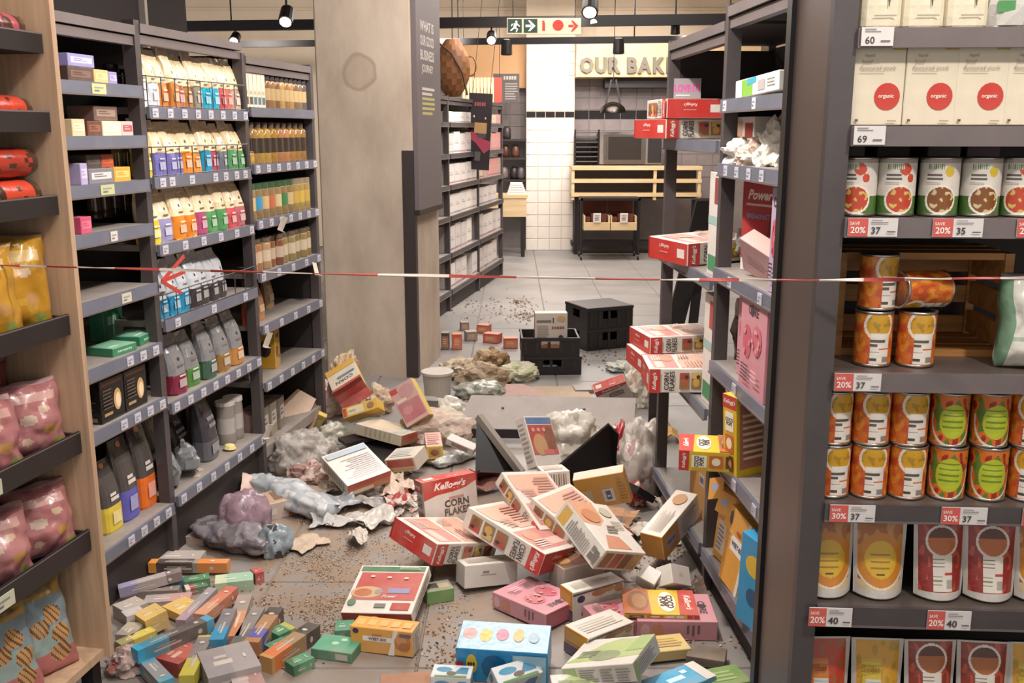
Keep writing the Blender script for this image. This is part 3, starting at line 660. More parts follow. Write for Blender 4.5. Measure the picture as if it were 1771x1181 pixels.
def scart(s, d, z, w, dd, h, col, accent, label, top=None, rz=0, group='tea and coffee cartons on the first bay'):
    it = {'F': small(col, accent), 'T': [('r', .1, .15, .9, .85, top or accent)]}
    return carton('tea_carton', w, dd, h, {'*': col}, it, 'card', L(s, d+dd/2, z), (0, 0, RZ+rz), label, 'carton', group, lift=1, part=False)
# ---- first bay (seen between the wooden rack and the first post): s from about .0 to .36
def su(u, v, d): return FL_.inv(pl(u, v, FL_(0, d, 0), 9.8))[0]
def sc2(u0, u1, v, i, dz, h, col, acc, label, d=.012, dd=.10):
    a_, b_ = su(u0, v, d), su(u1, v, d); scart((a_+b_)/2, d, S1[i]+dz, b_-a_-.003, dd, h, col, acc, label)
sc2(118, 162, 135, 0, 0, .048, '#4b3630', '#6d5146', 'dark brown tea carton at the front of the top shelf, first bay')
sc2(163, 188, 135, 0, 0, .045, '#cdae70', '#dcc68f', 'gold tea carton on the top shelf of the first bay')
sc2(188, 203, 135, 0, 0, .042, '#8d86b4', '#b2acd2', 'lilac tea carton on the top shelf of the first bay')
sc2(118, 164, 115, 0, .0485, .04, '#8b86b8', '#cfc8de', 'lilac and white carton stacked on the top shelf of the first bay', .02)
sc2(125, 148, 225, 1, 0, .055, '#d2ba94', '#e4d6ba', 'cream carton beside the brown one, second shelf of first bay')
sc2(152, 177, 228, 1, 0, .05, '#5a3325', '#8a4f38', 'dark chocolate brown carton on the second shelf of the first bay')
sc2(178, 211, 228, 1, 0, .05, '#dccdb0', '#ede2cb', 'ivory carton on the second shelf of the first bay')
sc2(211, 231, 228, 1, 0, .05, '#d3b3ac', '#b04a58', 'pink carton at the end of the second shelf, first bay')
sc2(163, 204, 205, 1, .0505, .05, '#6a544c', '#9a8272', 'taupe carton stacked on top in the second shelf, first bay', .03)
sc2(140, 153, 310, 2, 0, .07, '#a79ac2', '#c6bcd8', 'pale purple carton on the third shelf of the first bay')
sc2(154, 198, 310, 2, 0, .05, '#77747a', '#c9c6c6', 'slate and white carton on the third shelf of the first bay')
sc2(198, 227, 308, 2, 0, .05, '#cf9a36', '#e6bf68', 'mustard yellow carton on the third shelf of the first bay')
sc2(150, 176, 288, 2, .0505, .045, '#3f3838', '#5d5152', 'charcoal carton stacked on the third shelf of the first bay', .03)
sc2(176, 198, 288, 2, .0505, .045, '#b0482c', '#c96038', 'rust red carton stacked on the third shelf of the first bay', .03)
for k, u in enumerate((207, 223, 240)): jar('sauce_bottle', .027, .15, ('#6b561f', '#7a6224', '#8a5228')[k], '#3d342a', '#7a6a3c', 'olive brown bottle, %s along the back of the third shelf, first bay' % ORD[k], 'bottles at the back of the first bay', L(su(u, 300, .17), .17, S1[2]), RZ, cat='bottle', neck=.4, lidh=.025)
for k, u in enumerate((192, 212)): jar('spice_jar', .03, .085, ('#3d3536', '#2f292a')[k], ('#2a2425', '#d9d2cb')[k], '#5c5354', ('dark spice jar with dark lid at the back of the top shelf' if k == 0 else 'dark spice jar with white lid at the back of the top shelf'), 'jars at the back of the first bay', L(su(u, 130, .17), .17, S1[0]), RZ)
sc2(140, 160, 393, 3, 0, .055, '#c0496a', '#d76a86', 'bright pink carton alone on the fourth shelf of the first bay')
for k, u in enumerate((165, 182, 200, 218, 236)): jar('sauce_bottle', .03, .13, ('#4a372b', '#5a4434', '#3f332e', '#5d4732', '#4d3a2a')[k], '#2b2421', '#6a5546', 'dark brown bottle, %s along the back of the fourth shelf, first bay' % ORD[k], 'bottles at the back of the first bay', L(su(u, 370, .3), .3, S1[3]), RZ, cat='bottle', neck=.45, lidh=.025)
# green tea boxes
def gbox(s, d, z, w, dd, h, label, rz=0, col='#2f7a58', top='#7fb698', rx=0):
    return carton('green_tea_box', w, dd, h, {'*': col, 'T': top}, {'F': [('g', .5, .5, .6, .22, 8, '#a9cfb6')], 'T': [('r', .06, .1, .94, .9, top), ('r', .1, .2, .5, .3, '#d9e6d8')]}, 'card', L(s, d+dd/2, z), (rx, 0, RZ+rz), label, 'carton', 'green tea boxes on the first bay', lift=1, part=False)
gbox(su(193, 620, .08), .02, S1[5], .13, .11, .03, 'pale green tea box lying flat at the front of the sixth shelf', -.12)
gbox(su(243, 602, .08), .04, S1[5]+.0, .17, .11, .035, 'wide green tea box lying open on the sixth shelf, first bay', .1)
gbox(su(190, 580, .22), .2, S1[5], .13, .06, .15, 'dark green tea box standing at the back of the sixth shelf', 0)
# black capsule boxes
for k, s in enumerate((su(195, 690, .02), su(236, 680, .02))):
    carton('coffee_box', .145, .14, .15, {'*': '#1c1716', 'T': '#b3946a'}, {'F': [('r', .08, .86, .92, .93, '#7c4a2e'), ('e', .7, .45, .16, .26, '#c9a066'), ('e', .72, .42, .1, .18, '#e6d3ae'), ('r', .1, .15, .45, .22, '#a88a5c')]+lines(.08, .5, .3, .8, 6, '#574a42'), 'L': lines(.1, .9, .3, .9, 7, '#4a403b')+[('r', .1, .05, .9, .15, '#6f6259')], 'T': [('r', .05, .3, .95, .5, '#d6bd93')]}, 'film',
           L(s, .09, S1[6]), (0, 0, RZ), 'black and gold coffee capsule box, %s along the seventh shelf of the first bay' % ORD[k], 'box', 'coffee capsule boxes', lift=1)
CT = lambda c: [('e', .5, .93, .13, .035, '#b8774e'), ('r', .3, .45, .72, .5, '#cfc9c2'), ('r', .3, .52, .6, .56, '#cfc9c2'), ('r', .28, .12, .7, .3, mixc(c, '#ffffff', .25))]
for k, (s, c, nm) in enumerate(((su(192, 880, .08), '#cdb640', 'yellow'), (su(222, 860, .08), '#5a58a8', 'violet'), (su(253, 840, .08), '#d66a26', 'orange'), (su(281, 800, .12), '#6d2233', 'maroon'))):
    pouch('coffee_pouch', .118, .085, (.26, .31, .33, .33)[k], [(0, c), (.38, '#4d4846'), (.8, '#3d3837')], 'dark grey coffee pouch with %s lower half on the bottom shelf, first bay' % nm, 'pouch', 'coffee pouches on the bottom shelf', L(s, .10+(.06 if k == 3 else 0), S1[7]), RZ, .015, CT(c), seed=k)
# ---- second bay: rows of pouches
def row(zs, s0, s1, specs, h, w, d, shelf, d0=.014, top='#e3cfa9', split=.42, kind='cereal_pouch', grp='', ty='cream paper pouch'):
    n = len(specs)
    for k, (c, nm) in enumerate(specs):
        s = s0+(s1-s0)*(k+.5)/n
        bands = [(0, c), (split, top), (.86, mixc(top, '#ffffff', .15))]
        pouch(kind, w, d, h*random.uniform(.96, 1.04), bands, '%s with %s base, %s along the %s, second bay' % (ty, nm, ORD[k], shelf), 'pouch', grp,
              L(s, d0+d/2+random.uniform(-.008, .012), zs), RZ+random.uniform(-.06, .06), .03, [('e', .5, .6, .06, .03, '#3c3432'), ('r', .3, .47, .7, .5, '#6b5f58'), ('r', .25, .12, .75, .26, mixc(c, '#ffffff', .3)), ('r', .3, .3, .7, .33, mixc(c, '#ffffff', .45))], seed=k, crumple=.003)
row(S2[0], .405, 1.235, [('#c8ccd2', 'white'), ('#c4c9d0', 'pale grey'), ('#c9782d', 'orange'), ('#c07a35', 'amber'), ('#b06a58', 'rose brown'), ('#a8703a', 'tan'), ('#8f8676', 'taupe'), ('#1f9dbb', 'turquoise'), ('#2aa0bd', 'sky blue'), ('#bf4a4a', 'red'), ('#c26a60', 'salmon'), ('#b9a08f', 'beige')], .218, .072, .06, 'top shelf', top='#dfc9a3', grp='pouches on the top shelf of the second bay')
row(S2[1], .40, 1.23, [('#cbb53c', 'yellow'), ('#6e6aa8', 'violet'), ('#6d68a8', 'lavender'), ('#6a66a3', 'purple'), ('#d3822d', 'orange'), ('#d98a34', 'apricot'), ('#1f8db2', 'blue'), ('#a84a66', 'berry'), ('#6d757c', 'slate'), ('#4f8f5c', 'green'), ('#4a8a56', 'leaf green')], .205, .076, .06, 'second shelf', top='#e6cfa8', grp='pouches on the second shelf of the second bay')
row(S2[2], .40, 1.22, [('#cdb62f', 'yellow'), ('#8b86ad', 'lilac'), ('#d4802a', 'orange'), ('#cf7c2a', 'amber'), ('#a3486e', 'plum'), ('#52905a', 'green'), ('#4f8d57', 'grass green'), ('#c24f55', 'coral red'), ('#b0626a', 'dusty red')], .215, .09, .075, 'third shelf', top='#e2cfae', grp='pouches on the third shelf of the second bay')
row(S2[3], .42, 1.02, [('#2a86ad', 'blue'), ('#2c8ab2', 'bright blue'), ('#2b86aa', 'teal blue'), ('#3c3739', 'black'), ('#403b3d', 'charcoal'), ('#3a3537', 'jet black'), ('#454042', 'dark grey')], .215, .085, .075, 'fourth shelf', top='#b4b8be', split=.36, kind='coffee_pouch', grp='pouches on the fourth shelf of the second bay', ty='silver pouch')
row(S2[4], .50, 1.14, [('#7d2a40', 'maroon'), ('#4d7a3c', 'green'), ('#3f5a4a', 'dark green'), ('#8d6a3a', 'brown'), ('#b07a42', 'copper')], .235, .105, .08, 'fifth shelf', top='#7b7a7c', split=.34, kind='coffee_pouch', grp='pouches on the fifth shelf of the second bay', ty='grey pouch', d0=.02)
for k, s in enumerate((.95, 1.03)):
    pouch('dark_pouch', .09, .07, .21, [(0, '#3a2a26'), (.5, '#4d3830')], 'dark brown pouch, %s standing at the back of the fourth shelf, second bay' % ORD[k], 'pouch', 'dark pouches at the back', L(s+.06, .25, S2[3]), RZ, .01, seed=90+k)
# wire guards in front of three shelves
def guard(z, s0, s1, h, label):
    m = empty('wire_guard', L(s0, 0, z), RZ); tag(m, label, 'wire guard', 'wire guards of the second bay'); w_ = s1-s0
    for zz in (.006, h): MB().tube([(0, -.004, zz), (w_, -.004, zz)], .0025, '#4a4445', 6).build('rail_wire', 'steel', m)
    for i in range(9): MB().tube([(w_*i/8, -.004, 0), (w_*i/8, -.004, h)], .0022, '#4a4445', 5).build('upright_wire', 'steel', m)
    MB().tube([(0, -.004, h), (0, .2, h)], .0025, '#4a4445', 6).build('side_wire', 'steel', m)
guard(S2[0], .41, 1.225, .11, 'wire guard along the top shelf of the second bay')
guard(S2[1], .41, 1.225, .11, 'wire guard along the second shelf of the second bay')
guard(S2[3], .41, 1.225, .10, 'wire guard along the fourth shelf of the second bay')
# bottom shelf of second bay: slumped dark pouches, tins
for k, (s, d, w_, h_, c, nm) in enumerate(((.86, .1, .13, .30, '#403d42', 'tall dark'), (.78, .2, .15, .24, '#3a3535', 'black'), (.6, .25, .16, .22, '#332e2d', 'deep black'), (.98, .16, .1, .22, '#3f3a3c', 'slim charcoal'))):
    pouch('coffee_pouch', w_, .09, h_, [(0, '#5b5a60'), (.3, c)], '%s coffee pouch standing on the bottom shelf of the second bay' % nm, 'pouch', 'coffee pouches on the bottom shelf', L(s, d, S2[5]), RZ+.1, .03, [('g', .5, .62, .55, .055, 6, '#9a979c'), ('g', .5, .52, .55, .055, 6, '#9a979c'), ('r', .2, .1, .8, .25, '#84838a')], seed=40+k)
for k, (s, d, nm) in enumerate(((.52, .09, 'slumped grey foil pouch at the near end of the bottom shelf'), (.64, .07, 'tilted grey foil pouch in the middle of the bottom shelf'))):
    o = pouch('foil_pouch', .13, .09, .13, [(0, '#6c6e70'), (.4, '#77787a')], nm+', second bay', 'pouch', None, L(s, d, S2[5]), RZ+.5, .02, seed=60+k, crumple=.008)
    o.rotation_euler = (0, .25 if k else -.2, RZ+.6); o.location.z += .028
for k, s in enumerate((1.08, 1.16)):
    jar('metal_tin', .045, .2, '#8d8680', '#c9c2bb', '#a8a29c', ('silver flask tin with red base, nearer one on the bottom shelf' if k == 0 else 'silver flask tin with red base, farther one on the bottom shelf'), 'flask tins', L(s, .11, S2[5]), RZ, cat='tin', neck=.95)
m = MB().lathe([(.012, 0), (.03, .01), (.022, .025), (.005, .03)], '#cdbf7e', 9); tag(m.build('broken_cap', 'paper', None, L(.98, .05, S2[5]), (0, .1, 0)), 'crumpled pale yellow wrapper on the bottom shelf of the second bay', 'wrapper')
for k in range(5):
    s = random.uniform(.5, .75); m = MB(); m.box(-.012, .012, -.02, .02, 0, .003, '#a39788'); tag(m.build('card_scrap', 'paper', None, L(s, .03+.03*k, S2[5]), (0, 0, k*.8)), 'small torn card scrap on the dusty bottom shelf, %s from the slumped pouches' % ORD[k], 'scrap', 'card scraps on the bottom shelf')
# ---- third bay
for k in range(5):
    c = '#d9cdb9'; s = 1.29+.045*k
    m = MB().box(-.02, .02, -.02, .02, 0, .15, c).box(-.012, .012, -.012, .012, .15, .17, '#8a7f74')
    art(m, lambda a, b2, q_: (-.02+a, -.02-q_, b2), .04, .15, [('r', .1, .1, .9, .32, '#4a6a78' if k > 1 else '#4d4640'), ('r', .2, .4, .8, .5, '#b7a98f')])
    tag(m.build('milk_carton', 'card', None, L(s, .035, S3[0]), (0, 0, RZ)), 'slim white carton bottle, %s along the top shelf of the third bay' % ORD[k], 'carton', 'white cartons on the third bay')
for k in range(9):
    s = 1.54+.057*k; c = ['#7d5b3b', '#8c6a48', '#7a583c', '#a98852', '#8a6a46', '#a07a4a', '#6f5a48', '#7a6550', '#5b5450'][k]
    jar('spice_jar', .023, .15, c, '#40393a', '#b39a70', 'brown spice jar, %s from the white cartons on the top shelf, third bay' % ORD[k], 'spice jars on the third bay', L(s, .035, S3[0]), RZ, neck=.7)
for k in range(9):
    s = 1.36+.075*k; c = ['#8d6f3c', '#a3813f', '#a8843f', '#97742f', '#a36f48', '#a9774f', '#9a7038', '#8f6a38', '#86643a'][k]
    jar('oil_bottle', .029, .19, c, '#6a5a4a', '#3a3028', 'amber oil bottle with dark label, %s along the second shelf of the third bay' % ORD[k], 'oil bottles on the third bay', L(s, .04, S3[1]), RZ, .03, 'bottle', .42)
for k in range(2): jar('oil_bottle', .025, .06, '#a5803f', '#7a6040', '#b8924c', ('short amber jar at the near end of the second shelf, third bay' if k == 0 else 'short amber jar next to the near end one, second shelf, third bay'), 'short amber jars', L(1.28+.05*k, .04, S3[1]), RZ)
for k in range(10):
    s = 1.30+.075*k; c, l_, la = [('#8d7550', '#3d5a3c', '#c9b27a'), ('#86704e', '#3b573a', '#3f8fb8'), ('#8b7350', '#3d5a3c', '#c9a878'), ('#8a704c', '#3b573a', '#b56a4a'), ('#8d7550', '#3a563a', '#c7b386'), ('#8a7048', '#3d5a3c', '#3d7a4c'), ('#84704c', '#3d5a3c', '#bda67a'), ('#97804c', '#8a7a66', '#b89a4a'), ('#9c844e', '#907f69', '#bfa04c'), ('#97804c', '#8a7a66', '#b0944a')][k]
    jar('spice_jar', .033, .165, c, l_, la, '%s-lidded spice jar, %s along the third shelf of the third bay' % ('green' if k < 7 else 'grey', ORD[k]), 'spice jars on the third bay', L(s, .04, S3[2]), RZ, .03, neck=.85)
for k in range(10):
    s = 1.29+.078*k; c = ['#9a6a44', '#a0714a', '#a88a68', '#8a5a3c', '#7a4a34', '#8f7a50', '#8a7a52', '#7d6a44', '#8a7448', '#86703f'][k]
    jar('spice_jar', .032, .15, c, '#6b5d50', mixc(c, '#e5d8c2', .5), 'clear jar of brown spice, %s along the fourth shelf of the third bay' % ORD[k], 'spice jars on the third bay', L(s, .042+.01*(k % 2), S3[3]), RZ, neck=.75)
for k, (s, d, w_, h_, c, nm) in enumerate(((1.29, .05, .06, .15, '#b8543f', 'red'), (1.36, .07, .06, .13, '#b3563f', 'brick red'), (1.42, .06, .09, .17, '#a9764a', 'tan'), (1.55, .16, .08, .17, '#8a7048', 'brown'), (1.72, .14, .09, .17, '#9a7a58', 'light brown'), (1.64, .22, .08, .16, '#4d3f38', 'dark'))):
    pouch('spice_pouch', w_, .05, h_, [(0, c), (.55, mixc(c, '#6b5a4a', .4))], '%s spice pouch standing on the fifth shelf of the third bay' % nm, 'pouch', 'spice pouches on the third bay', L(s, d+.02, S3[4]), RZ+.15*(k % 2), .01, [('r', .2, .25, .8, .45, mixc(c, '#f0e0c8', .4))], seed=70+k)
carton('yellow_carton', .12, .1, .2, {'*': '#c2952f', 'L': '#a87e25'}, {'F': [('t', 'fluffy', .5, .8, .16, .8, '#2b2320'), ('e', .4, .4, .22, .14, '#7a4a26'), ('e', .75, .25, .1, .06, '#8a5a2c')], 'L': [('e', .5, .5, .3, .2, '#2b2320')]}, 'film', L(1.6, .12, S3[5]), (0, 0, RZ+.2), 'yellow carton with dark lettering on the lowest shelf of the third bay', 'carton', lift=1)
for k, (s, d, c, nm) in enumerate(((1.36, .1, '#8d857e', 'fallen silver foil pack on the lowest shelf of the third bay'), (1.33, .24, '#5d4a3c', 'dark brown pack at the back of the lowest shelf, third bay'), (1.86, .22, '#3a3030', 'dark pack at the far end of the lowest shelf, third bay'))):
    pouch('foil_pack', .1, .07, .1+.04*(k > 0), [(0, c), (.5, mixc(c, '#ffffff', .15))], nm, 'pack', None, L(s, d, S3[5]), RZ+.4, .01, seed=80+k, crumple=.006)
for k, (s, c, nm) in enumerate(((1.32, '#8a6a6a', 'dusty pink'), (1.42, '#7d746a', 'grey brown'), (1.52, '#8a8070', 'beige'), (1.62, '#6f665c', 'dark beige'))):
    carton('floor_carton', .09, .1, .16, {'*': c}, {'F': small(mixc(c, '#000000', .4), mixc(c, '#ffffff', .35))}, 'dusty', L(s, .12, .155), (0, 0, RZ+.05*k), '%s carton standing low behind the cardboard sheet, third bay' % nm, 'carton', 'cartons low in the third bay', lift=1, part=False)
sh = MB().box(0, .81, .02, LD, .1, .154, '#4a4340').build('base_deck', 'shelfgrey', None, L(1.25, 0, 0), (0, 0, RZ)); tag(sh, 'low steel base deck under the third bay shelving', 'base deck')
for k, (s, z, rx, nm) in enumerate(((1.52, S3[2]-.03, .35, 'bent white price flag hanging off the third shelf, third bay'), (1.92, S3[3]-.06, -.3, 'torn white price flag at the far end of the fourth shelf'), (1.28, S3[4]-.06, .3, 'beige price flag hanging at the near end of the fifth shelf'), (1.23, S2[5]+.02, .4, 'torn pale plastic flap at the end of the bottom shelf'))):
    m = MB().box(-.03, .03, 0, .002, -.04, .03, '#d2c8bb'); m.box(-.03, .03, -.012, 0, -.042, -.038, '#c6bcae'); tag(m.build('price_flag', 'paper', None, L(s, -.03, z), (rx, .25, RZ)), nm, 'price flag')
# ================================================================== wooden rack at the near left
q0 = fl(197, 1125, .1)
FR = Frame((q0.x, q0.y, 0), math.pi/2-AL)             # x recedes (0 = end panel), y goes into the rack
rk = empty('wooden_rack', FR(0, 0, 0), FR.rz); tag(rk, 'pale oak display rack with black trays at the near left', 'rack')
MB().box(-.02, .0, .0, .50, .09, 2.5).build('end_panel', 'wood', rk)
MB().box(-1.3, -.02, .02, .48, .09, .115).build('bottom_board', 'wood', rk)
MB().box(-1.3, -.02, .46, .48, .115, 2.5).build('back_board', 'wood', rk)
MB().box(-1.32, -1.3, .0, .50, .09, 2.5).build('end_panel', 'wood', rk)
MB().box(-.07, -.03, .03, .07, 0, .09).build('foot', 'black', rk); MB().box(-1.25, -1.2, .03, .07, 0, .09).build('foot', 'black', rk)
MB().box(-.34, -.30, .40, .46, .115, 2.5, '#171314').build('hanging_strip', 'black', rk)
LIP = []
for i, (u, v0, v1) in enumerate(((110, 63, 97), (122, 193, 228), (131, 333, 367), (146, 534, 570), (160, 734, 772), (172, 902, 940))):
    pt = pl(u, v0, FR(0, .03, 0), 9.8); pb = pl(u, v1, FR(0, .03, 0), 9.8); z1, z0 = pt.z, pb.z; LIP.append((z0, z1))
    tr = MB().box(-1.3, -.021, .035, .42, 0, .012).build('tray', 'black', rk, (0, 0, z0))
    MB().box(-1.3, -.024, .026, .035, 0, z1-z0, '#2b2627').build('tray_lip', 'plastic', tr)
    MB().box(-1.3, -.024, .0255, .029, z1-z0-.004, z1-z0, '#6f6768').build('lip_edge', 'plastic', tr)
    MB().box(-.035, -.022, .035, .40, 0, (z1-z0)*.9).build('tray_side', 'black', tr)
    if i in (3, 4, 5): price_tag(tr, -.46, .025, .006, .09, .04, '#c9cbb0')
def bag(name, w, h, t, colf, label, cat, group, loc, rot, n=44, mat='film', seed=0, tilt=0, crimp=.06):
    """pillow bag: front at -y; colf(x,y)->colour with x,y in 0..1"""
    m = MB(); vs = []; rg = Vector((seed*3.1, seed*1.7, seed))
    for side in (-1, 1):
        for j in range(n+1):
            for i in range(n+1):
                x, y = i/n, j/n; a = max(0, 1-abs(2*x-1)**2.6)*max(0, 1-abs(2*y-1)**3.2)
                nz = noise.noise(Vector((x*3.2, y*3.2, side))+rg); nz2 = noise.noise(Vector((x*8, y*8, side*2))+rg)
                pinch = 1-.10*(1-abs(2*x-1)**2)*0
                th = t/2*(a**.55)*(1+.35*nz)+.004*nz2*(a > .02)
                wob = .012*noise.noise(Vector((y*4, side*.2, x*2))+rg)
                vs.append(((x-.5)*w*(1-.07*math.sin(math.pi*y))+wob, side*max(th, .001), y*h+.008*nz*(y > .9)))
    K = (n+1)*(n+1); fs = []; cs = []
    for s_ in (0, 1):
        for j in range(n):
            for i in range(n):
                a = s_*K+j*(n+1)+i; f = (a, a+1, a+n+2, a+n+1)
                fs.append(f if s_ == 0 else tuple(reversed(f))); cs.append(colf((i+.5)/n, (j+.5)/n) if s_ == 0 else colf(1-(i+.5)/n, (j+.5)/n))
    for i in range(n):
        fs.append((i+1, i, K+i, K+i+1)); cs.append(colf(.5, 0)); b2 = n*(n+1)
        fs.append((b2+i, b2+i+1, K+b2+i+1, K+b2+i)); cs.append(colf(.5, 1))
        fs.append((i*(n+1), (i+1)*(n+1), K+(i+1)*(n+1), K+i*(n+1))); cs.append(colf(0, .5)); r_ = i*(n+1)+n
        fs.append((r_+n+1, r_, K+r_, K+r_+n+1)); cs.append(colf(1, .5))
    m.add(vs, fs, cs); o = m.build(name, mat, None, loc, rot, smooth=True); return tag(o, label, cat, group)
def ell(x, y, cx, cy, rx, ry): return ((x-cx)/rx)**2+((y-cy)/ry)**2 < 1
def snack(c, c2, c3):
    def f(x, y):
        if y > .95 or y < .04: return mixc(c, '#ffffff', .2)
        if ell(x, y, .35, .5, .11, .07): return '#cdb4a4'
        if ell(x, y, .68, .35, .11, .07): return '#b88a52'
        if ell(x, y, .62, .62, .08, .05): return '#cdb298'
        if ell(x, y, .3, .22, .08, .05): return '#cfb49c'
        if .1 < x < .85 and .72 < y < .84: return c2
        if ell(x, y, .8, .16, .08, .05): return '#8d9a4a'
        return c if noise.noise(Vector((x*5, y*5, 1))) < .25 else c3
    return f
RR = FR.rz
def rx(u, v, y): return FR.inv(pl(u, v, FR(0, y, 0), 9.8))[0]
def onr(x, y, i, dz=0): return FR(x, y, LIP[i][0]+.013+dz)
# loaves: bread in printed bags, lying with the end towards the aisle
def loaf(x, i, dz, label, c='#8d2f24', seed=0, sc=1.0, y=.19, group='bread loaves on the wooden rack'):
    x = min(x, -.02-.13*sc-.004); y = .095
    m = MB(); n = 20; rings = []; cols = []; rg = random.Random(seed); N_ = 15
    Lh = .26*sc; a_, b_ = .058*sc, .052*sc
    for j in range(N_):
        t = j/(N_-1); k = (1-abs(2*t-1)**5)**.5 if 0 < t < 1 else .12
        if t > .86: k = max(.12, 1-((t-.86)/.14)**.6*.9)
        rr_ = []
        for q_ in range(n):
            th = 2*math.pi*q_/n; nz = 1+.06*noise.noise(Vector((math.cos(th)*2+seed, math.sin(th)*2, t*6)))
            rr_.append((a_*k*nz*math.cos(th), -Lh/2+Lh*t, b_+b_*k*nz*math.sin(th)*.96))
        rings.append(rr_)
    for j in range(N_-1):
        t = j/(N_-2); cc = []
        for q_ in range(n):
            nn = noise.noise(Vector((q_*.5+seed, t*7, 3)))
            cc.append(c if .22 < t < .72 and nn > -.35 else ('#4a3024' if nn < .1 else '#6e4c38'))
        cols.append(cc)
    m.loft(rings, cols); o = m.build('bread_loaf', 'film', None, onr(x, y, i, dz), (0, 0, RR-math.pi/2+random.uniform(-.04, .04)), smooth=True); tag(o, label, 'bread', group)
    m2 = MB().tube([(0, Lh/2-.01, b_), (.004, Lh/2+.03, b_+.008), (-.004, Lh/2+.055, b_+.022)], [.012, .008, .02], '#7a5648', 8); m2.build('bag_tail', 'film', o)
    return o
loaf(rx(62, 45, .095), 0, 0, 'dark red bread bag at the end of the top tray', '#b0505c', 1, .85, .13); loaf(rx(62, 45, .095)-.23, 0, 0, 'dark bread bag next to the end one on the top tray', '#5a3434', 2, .85, .13)
loaf(rx(76, 170, .095), 1, 0, 'red bread bag at the end of the second tray', '#c8442f', 3, .8, .13); loaf(rx(76, 170, .095)-.22, 1, 0, 'brown and red bread bag, second from the end on the second tray', '#c04030', 4, .8, .13)
loaf(rx(92, 310, .095), 2, 0, 'red bread bag at the end of the third tray', '#cc4832', 6, .85, .12); loaf(min(rx(92, 310, .095), -.135)-.235, 2, 0, 'red bread bag, second from the end on the third tray', '#c4422f', 7, .85, .12)
loaf(rx(50, 268, .1), 2, .088, 'dark red bread bag stacked on the third tray near the end', '#b03c2c', 9, .8, .2); loaf(rx(-10, 268, .1), 2, .088, 'dark red bread bag stacked farther along the third tray', '#a8382a', 10, .8, .2)
bag('snack_bag', .20, .27, .12, snack('#b8862a', '#d2b47a', '#c4973a'), 'mustard yellow snack bag standing on the fourth tray', 'bag', 'snack bags on the wooden rack', onr(min(rx(45, 500, .11), -.13), .11, 3, .004), (-.14, 0, RR-.6), seed=1)
bag('snack_bag', .20, .26, .12, snack('#c29032', '#d9bd84', '#b8862a'), 'second mustard snack bag farther along the fourth tray', 'bag', 'snack bags on the wooden rack', onr(rx(-32, 530, .11), .11, 3, .004), (-.14, 0, RR-.6), seed=2)
for i, row_ in ((4, ((78, 735, '#b57a7a'), (8, 760, '#b27677'))), (5, ((100, 900, '#b47878'), (30, 930, '#b87e7e')))):
    for k, (u_, v_, c) in enumerate(row_):
        bag('snack_bag', .19, .21, .13, snack(c, '#cfa49c', mixc(c, '#8a3d45', .25)), '%s pink snack bag from the end panel on the %s tray' % (('first', 'second')[k], ('fifth', 'lowest')[i-4]), 'bag', 'snack bags on the wooden rack', onr(min(rx(u_, v_, .11), -.115-.19*k), .11, i, .004), (-.2, 0, RR-.5), seed=5+i*2+k)
    bag('snack_bag', .21, .27, .12, snack('#8a4448', '#96605a', '#7a3a40'), 'dark pink snack bag standing behind on the %s tray' % ('fifth', 'lowest')[i-4], 'bag', 'snack bags on the wooden rack', onr(min(rx((50, 75)[i-4], (660, 830)[i-4], .26), -.14), .26, i, .004), (-.08, 0, RR-.5), seed=30+i)
def cookie(x, y):
    if y > .82: return '#8f7a55' if .2 < x < .8 and .86 < y < .93 else '#b29048'
    for cx, cy in ((.62, .62), (.72, .4), (.66, .2), (.35, .5)):
        if ell(x, y, cx, cy, .17, .1): return '#b98f5e' if int((x+y)*30) % 3 else '#6b4a30'
    if y < .22: return '#b06a68'
    return '#7f8f95' if y > .5 else '#8ea09b'
for k, (x, y, lab) in enumerate(((rx(85, 1120, .09), .09, 'cookie pack with striped biscuits leaning at the front of the bottom board'), (rx(18, 1130, .1), .1, 'second cookie pack with blue print beside the front one'), (rx(95, 1020, .3), .3, 'third cookie pack standing at the back of the bottom board'))):
    o = bag('cookie_pack', .17, .27, .075, cookie, lab, 'pack', 'cookie packs in the wooden rack', FR(min(x, -.12-.1*(k == 1)), y, .118), (-.28, 0, RR-.45), seed=50+k)
# ================================================================== right-hand gondola
A2 = math.radians(-3.5)
FG = Frame((.70, 3.3, 0), -math.pi/2-A2)               # x comes towards the camera, y goes into the shelf
def G(s, d, z): return FG(-s, d, z)                    # s recedes along the aisle
GD = .45
ZR = [1.728, 1.523, 1.174, .849, .546, .15]
bay(FG, -.05, 1.0, ZR, GD, 'shelving_bay', 'grey steel shelving bay next to the soup endcap, half emptied of cereal', 2.04,
    {0: [(.06, .035, '#d6d3da'), (.36, .035, '#d6d3da')], 1: [.10, .22, .34, .46], 2: [.2, .5], 3: [.3], 4: [.15, .35, .55], 5: []}, uprights=(True, True))
r, shs = bay(FG, -.92, -.05, [1.596, 1.129, .66, .15], GD, 'shelving_bay', 'far grey shelving bay with its back torn out, cereal cartons hanging off', 2.0, {0: [], 2: [(.5, .035, '#aeb3c6')]}, sheet=(1.64, 1.98), uprights=(True, False), endp=(1.62, 1.97), endx=.012)
KR = FG.rz
